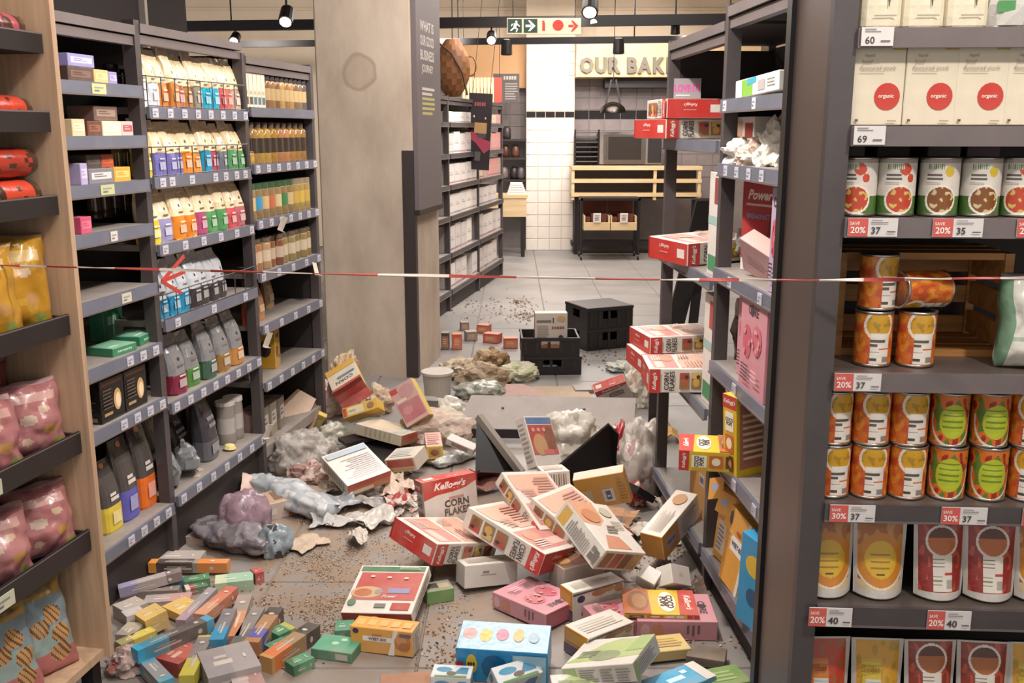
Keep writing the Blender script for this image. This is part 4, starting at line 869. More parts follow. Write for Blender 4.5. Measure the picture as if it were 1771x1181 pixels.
# ---- cereal cartons
WH = '#d6cdc3'
RED = '#b8302a'
def pics(x0, x1, ys, hh):
    r = []
    for i, y in enumerate(ys):
        c = ('#7a4a2a', '#c9a04a', '#a8503a')[i % 3]
        r += [('r', x0, y, x1, y+hh, '#8a6a3a'), ('e', x0+(x1-x0)*.4, y+hh*.5, (x1-x0)*.28, hh*.34, c), ('r', x0+(x1-x0)*.65, y+hh*.05, x1, y+hh*.95, '#b0403a' if i != 1 else '#cfae5c'), ('e', x0+(x1-x0)*.75, y+hh*.3, (x1-x0)*.12, hh*.2, '#3a2a22')]
    return r
def k_corn(swap=False):
    front = [('p', [(0, .74), (.25, .79), (.55, .80), (.8, .83), (1, .9), (1, 1), (0, 1)], RED), ('t', "Kellogg's", .5, .89, .13, .62, '#efe6df', 0, .03, .35),
             ('t', 'CORN', .6, .645, .10, .46, '#221c1d', 0, .03), ('t', 'FLAKES', .6, .53, .10, .48, '#221c1d', 0, .03), ('e', .45, .14, .4, .10, '#c99a4a'), ('e', .45, .16, .33, .07, '#d9b56a'), ('r', .46, .715, .74, .735, '#c07a74')]
    back = [('r', .06, .56, .94, .93, '#c0817a'), ('r', .10, .76, .5, .88, '#d8b3a6'), ('p', [(.06, .52), (.6, .52), (.94, .3), (.94, .06), (.06, .06)], '#cfa38d'), ('e', .68, .68, .18, .1, '#c98d72')]+lines(.55, .9, .76, .9, 4, '#e3cdc2')+lines(.12, .55, .12, .45, 7, '#b98577')+lines(.62, .9, .34, .5, 4, '#b07a70')
    def side(flip):
        it = pics(.16, .84, (.08, .25, .42), .14)+[('t', 'CORN\nFLAKES', .5, .71, .15, .82, '#221c1d', 0, .02), ('r', 0, .84, 1, 1, RED), ('t', "Kellogg's", .5, .92, .07, .84, '#efe6df', 0, .02, .3)]
        return it
    end = [('r', .08, .3, .26, .7, '#d8d0c8'), ('t', "Kellogg's", .6, .3, .2, .4, '#e8c9c2', 0, .02, .3), ('r', .5, .55, .72, .6, '#d98a80')]
    return {'*': WH, 'T': RED, 'B': RED, 'L': WH, 'R': WH}, {'F': back if swap else front, 'K': front if swap else back, 'L': side(0), 'R': side(1), 'T': end, 'B': end}
def k_coco(flat=False):
    Y = '#d9b321'
    front = [('p', [(0, .78), (1, .74), (1, 1), (0, 1)], '#bf352b'), ('t', "Kellogg's", .5, .88, .12, .7, '#f0e4d8', 0, .03, .35), ('e', .5, .6, .4, .12, '#efe6d4'), ('t', 'COCO', .5, .64, .1, .6, '#3a2418', 0, .05), ('t', 'POPS', .5, .55, .1, .6, '#3a2418', 0, .05), ('r', 0, 0, 1, .36, '#b5653a'), ('e', .5, .2, .4, .15, '#8a5a3a'), ('e', .5, .22, .3, .1, '#a6764c')]
    side = [('r', 0, .84, 1, 1, '#bf352b'), ('t', "Kellogg's", .5, .92, .07, .84, '#efe6df', 0, .02, .3), ('r', .2, .56, .8, .8, '#efe6d4'), ('t', 'COCO\nPOPS', .5, .68, .16, .55, '#3a2418', 0, .04), ('r', .2, .3, .8, .52, '#c9622f'), ('e', .5, .41, .2, .07, '#efe0c0'), ('r', .2, .06, .8, .26, '#5a2a22'), ('e', .5, .16, .2, .06, '#c98a3a')]
    return {'*': Y}, {'F': front, 'K': [('r', .08, .1, .92, .9, '#b0705a')]+lines(.15, .8, .2, .8, 8, '#e0c7a6'), 'L': side, 'R': side, 'T': [('r', .0, .0, .3, 1, '#bf352b')]}
def k_weet(txt='WEET-BIX'):
    O = '#d99c3e'
    front = [('r', .2, .48, .68, .68, '#ece6e0'), ('t', txt, .44, .58, .12, .42, '#3c3a5c', 0, .04), ('e', .09, .85, .05, .1, '#2f2c52'), ('p', [(.60, 0), (.66, .5), (.70, 1), (.78, 1), (.72, .5), (.7, 0)], '#e8e0d4'), ('e', .84, .55, .13, .3, '#b06a2c'), ('e', .82, .62, .09, .18, '#c98440'), ('e', .87, .4, .09, .16, '#a55f28'), ('r', .8, .78, .98, .9, '#37314f'), ('r', .36, .74, .52, .78, '#b0452a')]
    side = [('r', .15, .1, .85, .9, '#dcd6cc')]+lines(.2, .8, .15, .85, 8, '#8a847c')
    return {'*': O, 'R': '#c9b48e'}, {'F': front, 'K': front, 'L': side, 'R': side, 'T': [('r', .05+.19*i, .25, .18+.19*i, .75, '#e0b066') for i in range(5)]}
def k_white(c='#d9d3cb', accent='#b06a3a', blue=True):
    f = lines(.08, .92, .3, .9, 11, '#b9b3ba', .4)+[('r', .04, .06, .96, .2, '#9cb3c6')] if blue else lines(.08, .92, .3, .9, 11, '#b5ada6', .4)
    side = [('r', .1, .08, .9, .92, '#cfc6b8')]+lines(.18, .8, .12, .9, 10, '#97907f')
    return {'*': c, 'T': accent}, {'K': f, 'F': f, 'L': side, 'R': side, 'T': [('r', 0, .55, 1, 1, '#a83a2c'), ('r', .1, .1, .6, .4, '#cbbfa8')]}
def k_pink(txt='CORE'):
    P = '#c98a95'
    front = [('t', txt, .5, .86, .1, .7, '#3a2a33', 0, .04), ('e', .45, .86, .07, .06, '#3a2a33'), ('e', .3, .52, .17, .18, '#c25a6c'), ('e', .68, .58, .18, .16, '#c76a78')]+[('e', .3+.13*math.cos(i*2.1), .52+.12*math.sin(i*2.1), .035, .03, '#d98a92') for i in range(7)]+[('e', .68+.12*math.cos(i*1.9), .58+.1*math.sin(i*1.9), .03, .025, '#dc9aa0') for i in range(7)]+lines(.18, .5, .12, .3, 5, '#5a3a46')+lines(.6, .85, .16, .3, 3, '#e3b4ba')
    side = lines(.15, .75, .6, .9, 4, '#5a3a46')+[('e', .5, .4, .3, .12, '#b56a4a'), ('e', .5, .12, .28, .06, '#4a3a4c')]
    sd2 = lines(.2, .8, .6, .8, 3, '#6a4450')+[('p', [(.2, .2), (.8, .2), (.8, .35), (.2, .3)], '#c9805a'), ('e', .5, .1, .35, .06, '#d8a8ae')]
    return {'*': P, 'T': '#b8566a'}, {'F': front, 'K': front, 'L': side, 'R': sd2, 'T': [('r', .1, .2, .9, .8, '#bf6274')]}
def k_muesli():
    front = [('p', [(0, .55), (.35, .5), (.55, .62), (.6, 1), (0, 1)], '#cf9a78'), ('p', [(.1, .05), (.7, .05), (.6, .3), (.3, .32)], '#c98a6c'), ('r', .42, .36, .66, .40, '#6a6450'), ('r', .46, .42, .72, .46, '#6a6450'), ('r', .5, .48, .7, .52, '#6a6450'), ('e', .3, .7, .2, .14, '#c08058'), ('e', .75, .8, .14, .1, '#b9b59a')]+lines(.68, .95, .45, .62, 5, '#8a806a')
    side = [('r', .12, .78, .88, .95, '#cda24a'), ('r', .15, .12, .45, .2, '#5f5a56'), ('r', .5, .12, .75, .2, '#77716b')]+lines(.15, .85, .25, .74, 12, '#8f8a86')+[('r', .2, .03, .75, .11, '#6a655f')]
    return {'*': '#dcd6cd'}, {'F': front, 'K': front, 'L': side, 'R': side, 'B': [('r', .06+.23*i, .12, .26+.23*i, .88, ('#8a5a3c', '#a3413a', '#7a4a2a', '#b08a50')[i]) for i in range(4)], 'T': [('r', .06+.23*i, .12, .26+.23*i, .88, '#8a5a3c') for i in range(4)]}
def k_wheat():
    front = [('e', .16, .72, .075, .12, '#2f2c55'), ('e', .5, .8, .14, .1, '#a8713c'), ('e', .68, .86, .12, .09, '#b98550'), ('e', .88, .82, .08, .13, '#b07a44'), ('g', .34, .24, .36, .12, 5, '#6a3424'), ('p', [(.0, .88), (1, .97), (1, 1), (0, .93)], '#2f2c40')]+lines(.5, .95, .2, .65, 7, '#b3a596')
    return {'*': '#d6cfc5', 'L': '#c98d34', 'R': '#cfa24c'}, {'F': front, 'K': front, 'L': [('r', 0, 0, 1, .38, '#3d2f55'), ('r', .1, .5, .9, .9, '#d29a44')], 'T': lines(.1, .9, .2, .8, 5, '#c0b7ab')}
def k_power():
    front = [('r', .0, .14, 1, 1, '#a8242a'), ('p', [(.55, .14), (1, .14), (1, 1), (.75, 1)], '#7a181f'), ('t', 'Power', .42, .84, .11, .7, '#e8dcd6', 0, .03, .3), ('r', .1, .72, .75, .745, '#d8b8b0'), ('t', 'BREAKFAST', .4, .61, .055, .6, '#8f97c4'), ('r', .14, .04, .4, .12, '#2f7a4a'), ('e', .85, .8, .14, .1, '#c99a62'), ('e', .3, .4, .04, .03, '#d9a08f'), ('e', .7, .38, .04, .03, '#d9a08f')]+lines(.1, .5, .2, .3, 3, '#d5a49c')
    side = [('r', .1, .7, .9, .95, '#a8242a')]+lines(.15, .85, .2, .65, 9, '#b4aca4')+[('r', .1, .03, .9, .14, '#2f7a4a')]
    return {'*': '#ddd6cf', 'T': '#2f7a4a'}, {'F': front, 'K': front, 'L': side, 'R': side}
def k_diet():
    front = [('r', .03, .86, .97, .97, '#3a7350'), ('r', .06, .26, .97, .84, '#b5504a'), ('e', .25, .42, .23, .12, '#c9a37e'), ('e', .2, .41, .13, .08, '#b4673c'), ('e', .42, .43, .06, .05, '#8f8a88'), ('r', .55, .4, .86, .5, '#8a86b4'), ('t', 'Power', .6, .33, .06, .4, '#e3cdc4', 0, .02, .3), ('r', .68, .06, .94, .2, '#b23a33'), ('r', .44, .1, .6, .18, '#77736c'), ('e', .1, .2, .06, .07, '#3f7a58')]+[('e', .25+.25*i, .74-.02*i, .035, .02, '#e3c5bb') for i in range(3)]+lines(.6, .94, .88, .95, 2, '#a9c3a0')
    return {'*': '#ddd7cd', 'B': '#9c2a2e'}, {'F': front, 'K': front, 'R': lines(.15, .85, .1, .9, 14, '#8d8473'), 'L': lines(.15, .85, .1, .9, 14, '#8d8473')}
def k_green():
    front = [('p', [(0, .15), (.35, .8), (.55, .95), (1, .9), (1, .3), (.5, .2)], '#a9b878'), ('e', .5, .35, .22, .18, '#7f9066'), ('p', [(.75, .45), (1, .5), (1, 1), (.8, 1)], '#93ad66')]+lines(.12, .4, .3, .55, 5, '#8a8f78')
    side = [('r', .02, .05, .2, .95, '#9cb47e')]+lines(.24, .5, .1, .85, 6, '#8f8b88')+lines(.54, .72, .1, .85, 5, '#8f8b88')+lines(.76, .96, .1, .85, 5, '#8f8b88')
    return {'*': '#d4d1c8'}, {'T': front, 'F': side, 'R': lines(.1, .9, .15, .85, 6, '#8a8488')+[('r', .0, .0, .12, 1, '#93ad66')]}
def k_blue():
    top = [('e', .12, .55, .08, .2, '#c98d8a'), ('e', .3, .5, .07, .22, '#cfae4a'), ('e', .48, .55, .07, .2, '#c56a80'), ('e', .66, .55, .06, .22, '#d0a05a'), ('e', .83, .5, .06, .18, '#8fa6b4')]
    front = [('r', .0, .0, .08, .6, '#b5333a'), ('e', .17, .55, .06, .3, '#d2b23c'), ('g', .17, .55, .08, .1, 3, '#3a2a20'), ('e', .42, .5, .14, .35, '#1a5f8f'), ('r', .62, .1, .98, .9, '#8fb3c4')]
    return {'*': '#2c86b8', 'T': '#9dbccb'}, {'T': top, 'F': front}
def k_fish(c='#d2d6d8'):
    f = [('e', .3, .6, .2, .2, '#3f8fb0'), ('p', [(.55, .3), (.9, .3), (.9, .8), (.7, .8)], '#2f7fa6'), ('p', [(.1, .0), (.9, .0), (.9, .16), (.1, .1)], '#4a8a3c'), ('e', .5, .3, .12, .14, '#6a5a50')]
    return {'*': c}, {k: f for k in 'FTKLR'}
def k_plain(c='#c3bdb5'):
    return {'*': c}, {'F': [('r', .3, .5, .6, .54, '#8d8680'), ('r', .34, .6, .46, .7, '#77706c')], 'T': lines(.1, .9, .2, .8, 4, '#a99c8e')}
def put(key, kind, label, cat='box', name='cereal_box', mat='dusty', group='fallen cereal boxes', swap=None):
    (w_, d_, h_), loc, rot = POSE[key]; cols, arts = kind
    return carton(name, w_, d_, h_, cols, arts, mat, loc, rot, label, cat, group)
POSE = {
'b1':((0.229,0.075,0.292),(-0.254,3.718,0.153),(-0.133,-0.031,0.471)),
'b2':((0.244,0.082,0.325),(-0.255,3.486,0.131),(-1.282,-0.130,2.340)),
'b3':((0.229,0.085,0.373),(0.029,3.455,0.159),(-1.818,-0.209,-2.188)),
'b4':((0.241,0.062,0.311),(0.111,3.662,0.204),(-2.074,-0.199,-2.457)),
'b5':((0.232,0.086,0.340),(0.257,3.549,0.166),(-1.957,-0.015,-2.307)),
'b6':((0.226,0.086,0.251),(0.310,3.255,0.248),(-1.099,0.344,0.752)),
'b7':((0.300,0.091,0.103),(0.602,3.499,0.190),(-0.021,-0.267,0.940)),
'b8':((0.212,0.075,0.087),(-0.410,2.916,0.046),(-0.007,-0.021,-0.243)),
'b9':((0.255,0.044,0.239),(-0.437,3.176,0.066),(-1.276,-0.087,-0.217)),
'b10':((0.206,0.097,0.085),(-0.094,3.375,0.056),(-0.135,0.077,0.385)),
'b12':((0.191,0.059,0.254),(0.088,3.173,0.034),(-1.556,-0.030,-2.336)),
'b13':((0.214,0.083,0.110),(0.280,3.169,0.057),(-0.030,0.008,0.509)),
'b14':((0.198,0.116,0.089),(0.282,2.915,0.047),(-0.016,0.018,0.639)),
'b15':((0.20,0.068,0.265),(0.548,3.068,0.036),(-1.571,0.0,-1.60)),
'y15':((0.180,0.014,0.245),(0.50,3.075,0.0785),(-1.571,0.0,-1.62)),
'b16':((0.280,0.138,0.120),(-0.023,2.771,0.070),(0.151,0.005,-0.117)),
'b17':((0.240,0.191,0.056),(0.299,2.700,0.086),(-0.003,-0.337,-0.493)),
'b18':((0.185,0.113,0.028),(0.509,2.696,0.033),(-0.195,-0.096,0.450)),
'b20':((0.223,0.067,0.256),(-0.725,4.334,0.112),(1.864,-0.126,0.633)),
'b21':((0.144,0.069,0.222),(-0.535,5.023,0.237),(-0.384,-0.559,-0.050)),
'b22':((0.190,0.058,0.292),(-0.654,4.979,0.091),(-1.653,-0.104,-2.052)),
'b23':((0.187,0.060,0.297),(-0.969,5.559,0.224),(-1.824,0.526,-2.918)),
'b24':((0.206,0.100,0.058),(-0.806,5.135,0.163),(-0.552,-0.341,-0.083)),
'b25':((0.165,0.130,0.071),(-0.513,4.561,0.083),(0.164,-0.222,-0.393)),
'b26':((0.084,0.201,0.069),(-0.402,4.812,0.071),(0.055,-0.021,0.133)),
'b28':((0.195,0.059,0.247),(0.129,4.495,0.189),(-0.533,0.217,0.831)),
'b29':((0.213,0.060,0.150),(0.375,3.852,0.204),(0.244,-0.254,-0.211)),
'b30':((0.191,0.055,0.267),(0.597,5.626,0.135),(0.861,-0.369,-0.043)),
'b31':((0.114,0.200,0.069),(0.180,4.064,0.176),(-0.200,-0.034,0.126)),
'c1':((0.238,0.075,0.342),(0.712,4.112,1.655),(-1.571,0.001,1.978)),
'c2':((0.243,0.085,0.340),(0.751,3.857,1.200),(-1.60,-0.03,2.056)),
'c3':((0.242,0.092,0.260),(0.645,3.694,0.731),(-1.571,0,1.559)),
'y1':((0.181,0.067,0.20),(0.655,3.108,0.604),(-1.571,0,1.405)),
}
# ---- cartons still on the right-hand shelving
put('c1', k_corn(), 'red and white cereal carton jutting out from the top shelf of the far bay', mat='card', group='cereal cartons on the right shelving')
q = at(1197, 181, 3.95)
POSE['c0'] = ((.235, .075, .32), (q.x, 4.11, 1.733), (-1.571, 0, 3.25)); put('c0', k_corn(), 'cereal carton with its red end facing out, stacked on the jutting top carton', mat='card', group='cereal cartons on the right shelving')
put('c2', k_corn(True), 'cereal carton with red end jutting from the middle shelf of the far bay', mat='card', group='cereal cartons on the right shelving')
POSE['c2b'] = ((.24, .05, .33), (.80, 4.06, 1.175+.0), (-1.571, 0, 2.0)); put('c2b', k_corn(True), 'cereal carton lying flat behind the jutting one on the middle shelf', mat='card', group='cereal cartons on the right shelving')
put('c3', k_corn(True), 'cereal carton jutting out at the lowest stocked shelf of the far bay', mat='card', group='cereal cartons on the right shelving')
POSE['c4'] = ((.24, .075, .31), (.66, 3.99, .725), (-1.571, 0, 1.72)); put('c4', k_corn(True), 'cereal carton lying behind the jutting one on the low shelf', mat='card', group='cereal cartons on the right shelving')
POSE['c4b'] = ((.24, .07, .31), (.68, 4.02, .80), (-1.571, 0, 1.80)); put('c4b', k_corn(True), 'topmost cereal carton on the low shelf of the far bay', mat='card', group='cereal cartons on the right shelving')
put('y1', k_coco(), 'yellow and red cereal carton lying on the fifth shelf beside the upright', mat='card', group='cereal cartons on the right shelving')
q = pl(1300, 755, G(0, .06, 0), -3.5); q2 = FG.inv(q)
carton('cereal_box', .16, .07, .27, *k_coco(), mat='card', loc=FG(q2[0], .06, .564), rot=(0, .06, KR-1.2), label='yellow cereal carton standing on end on the fifth shelf near the endcap', cat='box', group='cereal cartons on the right shelving', lift=1)
# pink boxes on the fourth shelf
carton('cereal_box', .25, .07, .295, *k_pink(), mat='card', loc=FG(.42, .03, .868), rot=(0, 0, KR), label='pink cereal carton with round berry print on the fourth shelf', cat='box', group='pink cartons on the right shelving', lift=1)
carton('cereal_box', .14, .07, .30, *k_pink(), mat='card', loc=FG(.22, .07, .868), rot=(0, 0, KR+.1), label='pink cereal carton half hidden behind the berry print carton', cat='box', group='pink cartons on the right shelving', lift=1)
c_, a_ = k_pink(); c_['*'] = '#b59ab0'
carton('cereal_box', .15, .075, .27, c_, a_, mat='card', loc=FG(.64, .06, .868), rot=(0, 0, KR+.9), label='lilac cereal carton turned sideways next to the pink one', cat='box', group='pink cartons on the right shelving', lift=1)
# red breakfast box on the third shelf, fallen pink and lilac cartons beside it
q = pl(1295, 360, G(0, .10, 0), -3.5); x_ = FG.inv(q)[0]
carton('cereal_box', .21, .065, .30, *k_power(), mat='card', loc=(.84, 3.2, 1.193), rot=(0, 0, -1.12), label='red breakfast carton with white script standing on the third shelf', cat='box', group='cartons on the right shelving', lift=1)
c_, a_ = k_pink(); c_['*'] = '#b39fb8'
carton('cereal_box', .09, .07, .30, c_, a_, mat='card', loc=FG(FG.inv(pl(1338, 440, G(0, .02, 0), -3.5))[0]+.03, .05, 1.193), rot=(0, 0, KR+.1), label='slim lilac carton standing at the near end of the third shelf', cat='box', group='cartons on the right shelving', lift=1)
carton('cereal_box', .16, .06, .13, {'*': '#c9a3a4', 'F': '#cfa5a6', 'T': '#c3a49c'}, {'F': lines(.2, .8, .3, .6, 3, '#b98a90')}, mat='card', loc=FG(FG.inv(pl(1308, 440, G(0, .05, 0), -3.5))[0], .08, 1.252), rot=(.5, .35, KR+.5), label='tilted pale pink carton leaning on the red breakfast carton', cat='box', group='cartons on the right shelving')
# white and green carton on the top shelf
c_, a_ = {'*': '#d9dcd8'}, {'F': [('r', .16, .05, .42, .95, '#7ab03c'), ('p', [(.28, .6), (.5, .7), (.5, 1), (.3, .95)], '#3fa3bf'), ('r', .55, .2, .7, .75, '#a9a4a0')]+lines(.75, .95, .3, .8, 3, '#b5b0ad'), 'T': [('p', [(.2, .2), (.9, .3), (.9, .8), (.4, .9)], '#8fc3d0')]}
x_ = FG.inv(pl(1318, 140, G(0, .05, 0), -3.5))[0]
carton('cereal_box', .34, .20, .055, c_, a_, mat='card', loc=FG(x_+.03, .12, 1.77+.012), rot=(0, -.05, KR+.08), label='white and green carton lying on the top shelf near the endcap', cat='box', group='cartons on the right shelving')
c_, a_ = k_white('#c9c2bb', '#b0403a', False)
x_ = FG.inv(pl(1300, 200, G(0, .28, 0), -3.5))[0]
carton('cereal_box', .2, .07, .16, c_, {'F': [('r', .1, .5, .5, .9, '#b89a80'), ('e', .3, .4, .12, .15, '#b0503a'), ('r', .62, .1, .95, .42, '#1f4a33'), ('r', .62, .5, .95, .85, '#8a2f2c')]}, mat='card', loc=FG(x_, .28, 1.541), rot=(0, 0, KR+.15), label='pale carton with green and red print at the back of the second shelf', cat='box', group='cartons on the right shelving', lift=1)
def crumple(name, rx, ry, rz_, col, label, cat, loc, rot=(0, 0, 0), seed=0, amp=.35, sub=3, mat='paper', cols=None, group=None, flat=True, freq=2.2):
    import bmesh
    bm = bmesh.new(); bmesh.ops.create_icosphere(bm, subdivisions=sub+1, radius=1)
    off = Vector((seed*2.3, seed*5.1, seed*.7)); m = MB(); vs = []
    for v in bm.verts:
        d = v.co.normalized(); k = 1+amp*noise.noise(d*freq+off)+amp*.7*(abs(noise.noise(d*freq*2.1+off))-.2)+amp*.35*(abs(noise.noise(d*freq*5+off))-.2)
        p_ = d*k; z = p_.z
        if flat and z < -.55: z = -.55-.05*noise.noise(d*5+off)
        vs.append((p_.x*rx, p_.y*ry, (z+.55)*rz_ if flat else z*rz_))
    fs = [tuple(v.index for v in f.verts) for f in bm.faces]; cs = []
    for f in bm.faces:
        c = f.calc_center_median(); n_ = noise.noise(c*1.6+off*1.3)
        cs.append(cols[min(len(cols)-1, int((n_+.5)*len(cols)))] if cols and 0 <= int((n_+.5)*len(cols)) else (cols[0] if cols else col))
    bm.free(); m.add(vs, fs, cs); o = m.build(name, mat, None, loc, rot, smooth=mat in ('film', 'clear')); return tag(o, label, cat, group)
def sheet(name, w_, h_, col, label, cat, loc, rot=(0, 0, 0), seed=0, amp=.03, n=10, t=.002, mat='paper', colf=None, fold=0, group=None, tear=.0):
    m = MB(); off = Vector((seed*1.3, seed*.9, seed)); P_ = []
    for j in range(n+1):
        for i in range(n+1):
            x, y = i/n-.5, j/n-.5
            z = amp*(noise.noise(Vector((x*2.2, y*2.2, 0))+off)+.5*abs(noise.noise(Vector((x*5, y*5, 2))+off)))+fold*abs(x)
            ex = 1+tear*noise.noise(Vector((x*4, y*4, 7))+off) if max(abs(x), abs(y)) > .49 else 1
            P_.append((x*w_*ex, y*h_*ex, z))
    K = len(P_); vs = P_+[(x, y, z-t) for x, y, z in P_]; fs = []; cs = []
    for j in range(n):
        for i in range(n):
            a = j*(n+1)+i; fs.append((a, a+1, a+n+2, a+n+1)); c = colf((i+.5)/n, (j+.5)/n) if colf else col; cs.append(c)
            fs.append((K+a+n+1, K+a+n+2, K+a+1, K+a)); cs.append(mixc(c, '#9a8a78', .4))
    ring_ = [i for i in range(n+1)]+[j*(n+1)+n for j in range(1, n+1)]+[n*(n+1)+i for i in range(n-1, -1, -1)]+[j*(n+1) for j in range(n-1, 0, -1)]
    for a, b2 in zip(ring_, ring_[1:]+ring_[:1]): fs.append((b2, a, K+a, K+b2)); cs.append(col)
    m.add(vs, fs, cs); zmin = min(q[2] for q in vs)
    m.v = [(x, y, z-zmin) for x, y, z in m.v]
    o = m.build(name, mat, None, loc, rot); return tag(o, label, cat, group)
# crumpled packs on the second shelf
x_ = FG.inv(pl(1305, 280, G(0, .08, 0), -3.5))[0]
for k, (dx, dd, rx, c, lab) in enumerate(((-.17, .08, .06, '#cdbf9f', 'crumpled cream wrapper on the second shelf beside the upright'), (-.06, .06, .08, '#d8d2cc', 'crumpled white paper bag in the middle of the second shelf'), (.07, .07, .06, '#d6c6b8', 'crumpled white and pink wrapper on the second shelf'), (.17, .1, .08, '#e0dbd0', 'large crumpled white bag on the second shelf near the endcap'))):
    crumple('crumpled_wrapper', rx, .06, .05 if k != 3 else .085, c, lab, 'wrapper', FG(x_+dx, dd, 1.541), (0, 0, KR), 20+k, .5, 3, cols=[c, '#d9d2c8', '#c9b0a2'] if k == 2 else None, group='crumpled wrappers on the right shelving')
# "LOVE IT?" shelf card
q = at(1189, 153, 4.15); m = MB().box(-.055, .055, 0, .003, -.075, .04, '#8d868a'); art(m, lambda a, b2, k: (-.055+a, -k, -.075+b2), .11, .115, [('r', .0, .3, 1, 1, '#8f888c'), ('t', 'LOVE IT?', .5, .66, .26, .94, '#cf3f95', 0, .04), ('r', .08, .4, .6, .44, '#d3ccd0')])
tag(m.build('shelf_card', 'card', None, q, (0, 0, -.1)), 'grey shelf card with pink lettering above the top red carton', 'sign')
# base shelf: orange cartons and a blue one
def lean_box(x, d, z, w_, d2, h_, kind, label, rot): return carton('cereal_box', w_, d2, h_, kind[0], kind[1], 'card', FG(x, d, z), (rot[0], rot[1], KR+rot[2]), label, 'box', 'cartons on the base shelf', lift=1)
lean_box(.32, .03, .168, .20, .07, .27, k_weet(), 'orange cereal carton with white name panel leaning on the base shelf', (-.08, .12, .15))
lean_box(.10, .06, .168, .15, .07, .27, ({'*': '#cf9440'}, {'F': [('r', .1, .1, .5, .55, '#d8d0c4'), ('r', .2, .65, .6, .75, '#8f93b8')]+lines(.14, .46, .14, .5, 6, '#8d867c')}), 'orange carton with white nutrition panel on the base shelf', (-.05, .1, .2))
lean_box(.55, .02, .168, .15, .07, .29, ({'*': '#2d8fbf'}, {'F': [('e', .5, .7, .3, .12, '#d8b03a'), ('e', .5, .35, .2, .1, '#1a4f78')], 'L': [('e', .5, .6, .3, .12, '#e0b040'), ('r', .3, .12, .7, .4, '#1f6f9c'), ('r', .4, .16, .6, .22, '#dfe6e8'), ('r', .4, .28, .6, .34, '#dfe6e8')]}), 'blue cereal carton standing on the base shelf beside the endcap', (0, .05, .3))
for k in range(3):
    m = MB().box(-.05, .05, 0, .002, 0, .075, '#d29a46'); art(m, lambda a, b2, q_: (-.05+a, -q_, b2), .1, .075, [('r', .2, .4, .6, .7, '#9aa0c0')])
    tag(m.build('carton_flap', 'card', None, FG(.08+.10*k, .0, .40-.02*k), (-.3, .4*(k-1), KR+.3)), ('torn orange carton flap on the base shelf beside the upright', 'torn orange carton flap in the middle of the base shelf cartons', 'torn orange carton flap nearest the endcap on the base shelf')[k], 'flap', 'torn carton flaps')
# brown cartons deep in the far bay, at the floor
for k, (s, d, z, w_, dd, h_, c, lab, rz) in enumerate(((.35, .05, .168, .19, .12, .24, '#c08d4a', 'orange brown carton standing on the far bay base shelf', .1), (.62, .12, .40, .2, .2, .17, '#6d4a34', 'brown cardboard carton under the low shelf of the far bay', -.2), (.15, .10, .168, .2, .15, .14, '#4a382e', 'dark cardboard carton on the far bay base shelf', .1))):
    carton('cardboard_carton', w_, dd, h_, {'*': c}, {'F': [('r', .55, .55, .85, .75, '#b5aca6'), ('r', .6, .6, .8, .7, '#5d5a78')], 'L': lines(.2, .8, .3, .6, 4, mixc(c, '#000000', .4))}, 'dusty', G(s, d+dd/2, z if k != 1 else .168), (0, 0, KR+rz), lab, 'carton', 'cardboard cartons in the far bay', lift=1)
# dark fallen back panels leaning across the far bay
def plank(p0_, p1_, w_, t_, label, name='steel_strut', col='#2d2728', mat='steel'):
    tag(MB().bar(p0_, p1_, w_, t_, col).build(name, mat), label, 'panel')
qa = pl(1148, 590, G(0, .36, 0), -3.5); qb = pl(1222, 345, G(0, .36, 0), -3.5)
plank((qa.x, qa.y, qa.z-.2), qb, .10, .02, 'dark steel strut leaning diagonally across the far bay')
qa = pl(1185, 590, G(0, .40, 0), -3.5); qb = pl(1200, 400, G(0, .40, 0), -3.5)
plank((qa.x+.02, qa.y, qa.z-.2), (qb.x+.05, qb.y, qb.z), .05, .02, 'narrow dark strut behind the diagonal one in the far bay')
for k, (s_, d_, rx_, hz, z_, c, lab) in enumerate(((.74, .34, .06, .20, .678, '#a8a09a', 'shredded white plastic heaped behind the diagonal strut'), (.56, .33, .07, .19, .678, '#b5aaa0', 'torn paper heaped between the struts of the far bay'), (.36, .34, .07, .16, .678, '#b3a48f', 'crumpled pale bag low behind the struts'), (.45, .28, .08, .13, 1.147, '#a79aa0', 'crumpled grey magazine bundle on the middle shelf of the far bay'))):
    crumple('torn_plastic', rx_, .05, hz, c, lab, 'plastic', G(s_, d_, z_), (0, 0, .3), 60+k, .6, 3, cols=[c, '#7d746c', '#c9c2b8'], group='torn plastic in the far bay')
# standing cartons stored behind the first upright (narrow white/red side seen beside it)
for k, (z_, h_, c, cc, lab) in enumerate(((1.147, .36, '#d6cfc8', '#8a3a34', 'white carton standing beside the upright on the middle shelf'), (.678, .40, '#ddd6ce', '#b8403a', 'white and red carton standing beside the upright on the low shelf'))):
    carton('cereal_box', .14, .05, h_, {'*': c}, {'F': [('r', .5, .7, 1, .95, cc), ('r', 0, .5, 1, .58, '#9ab8b0'), ('r', .1, .05, .9, .2, '#3f8a5c')]}, 'card', G(.15, .04, z_), (0, 0, KR), lab, 'box', 'cartons beside the upright', lift=1)
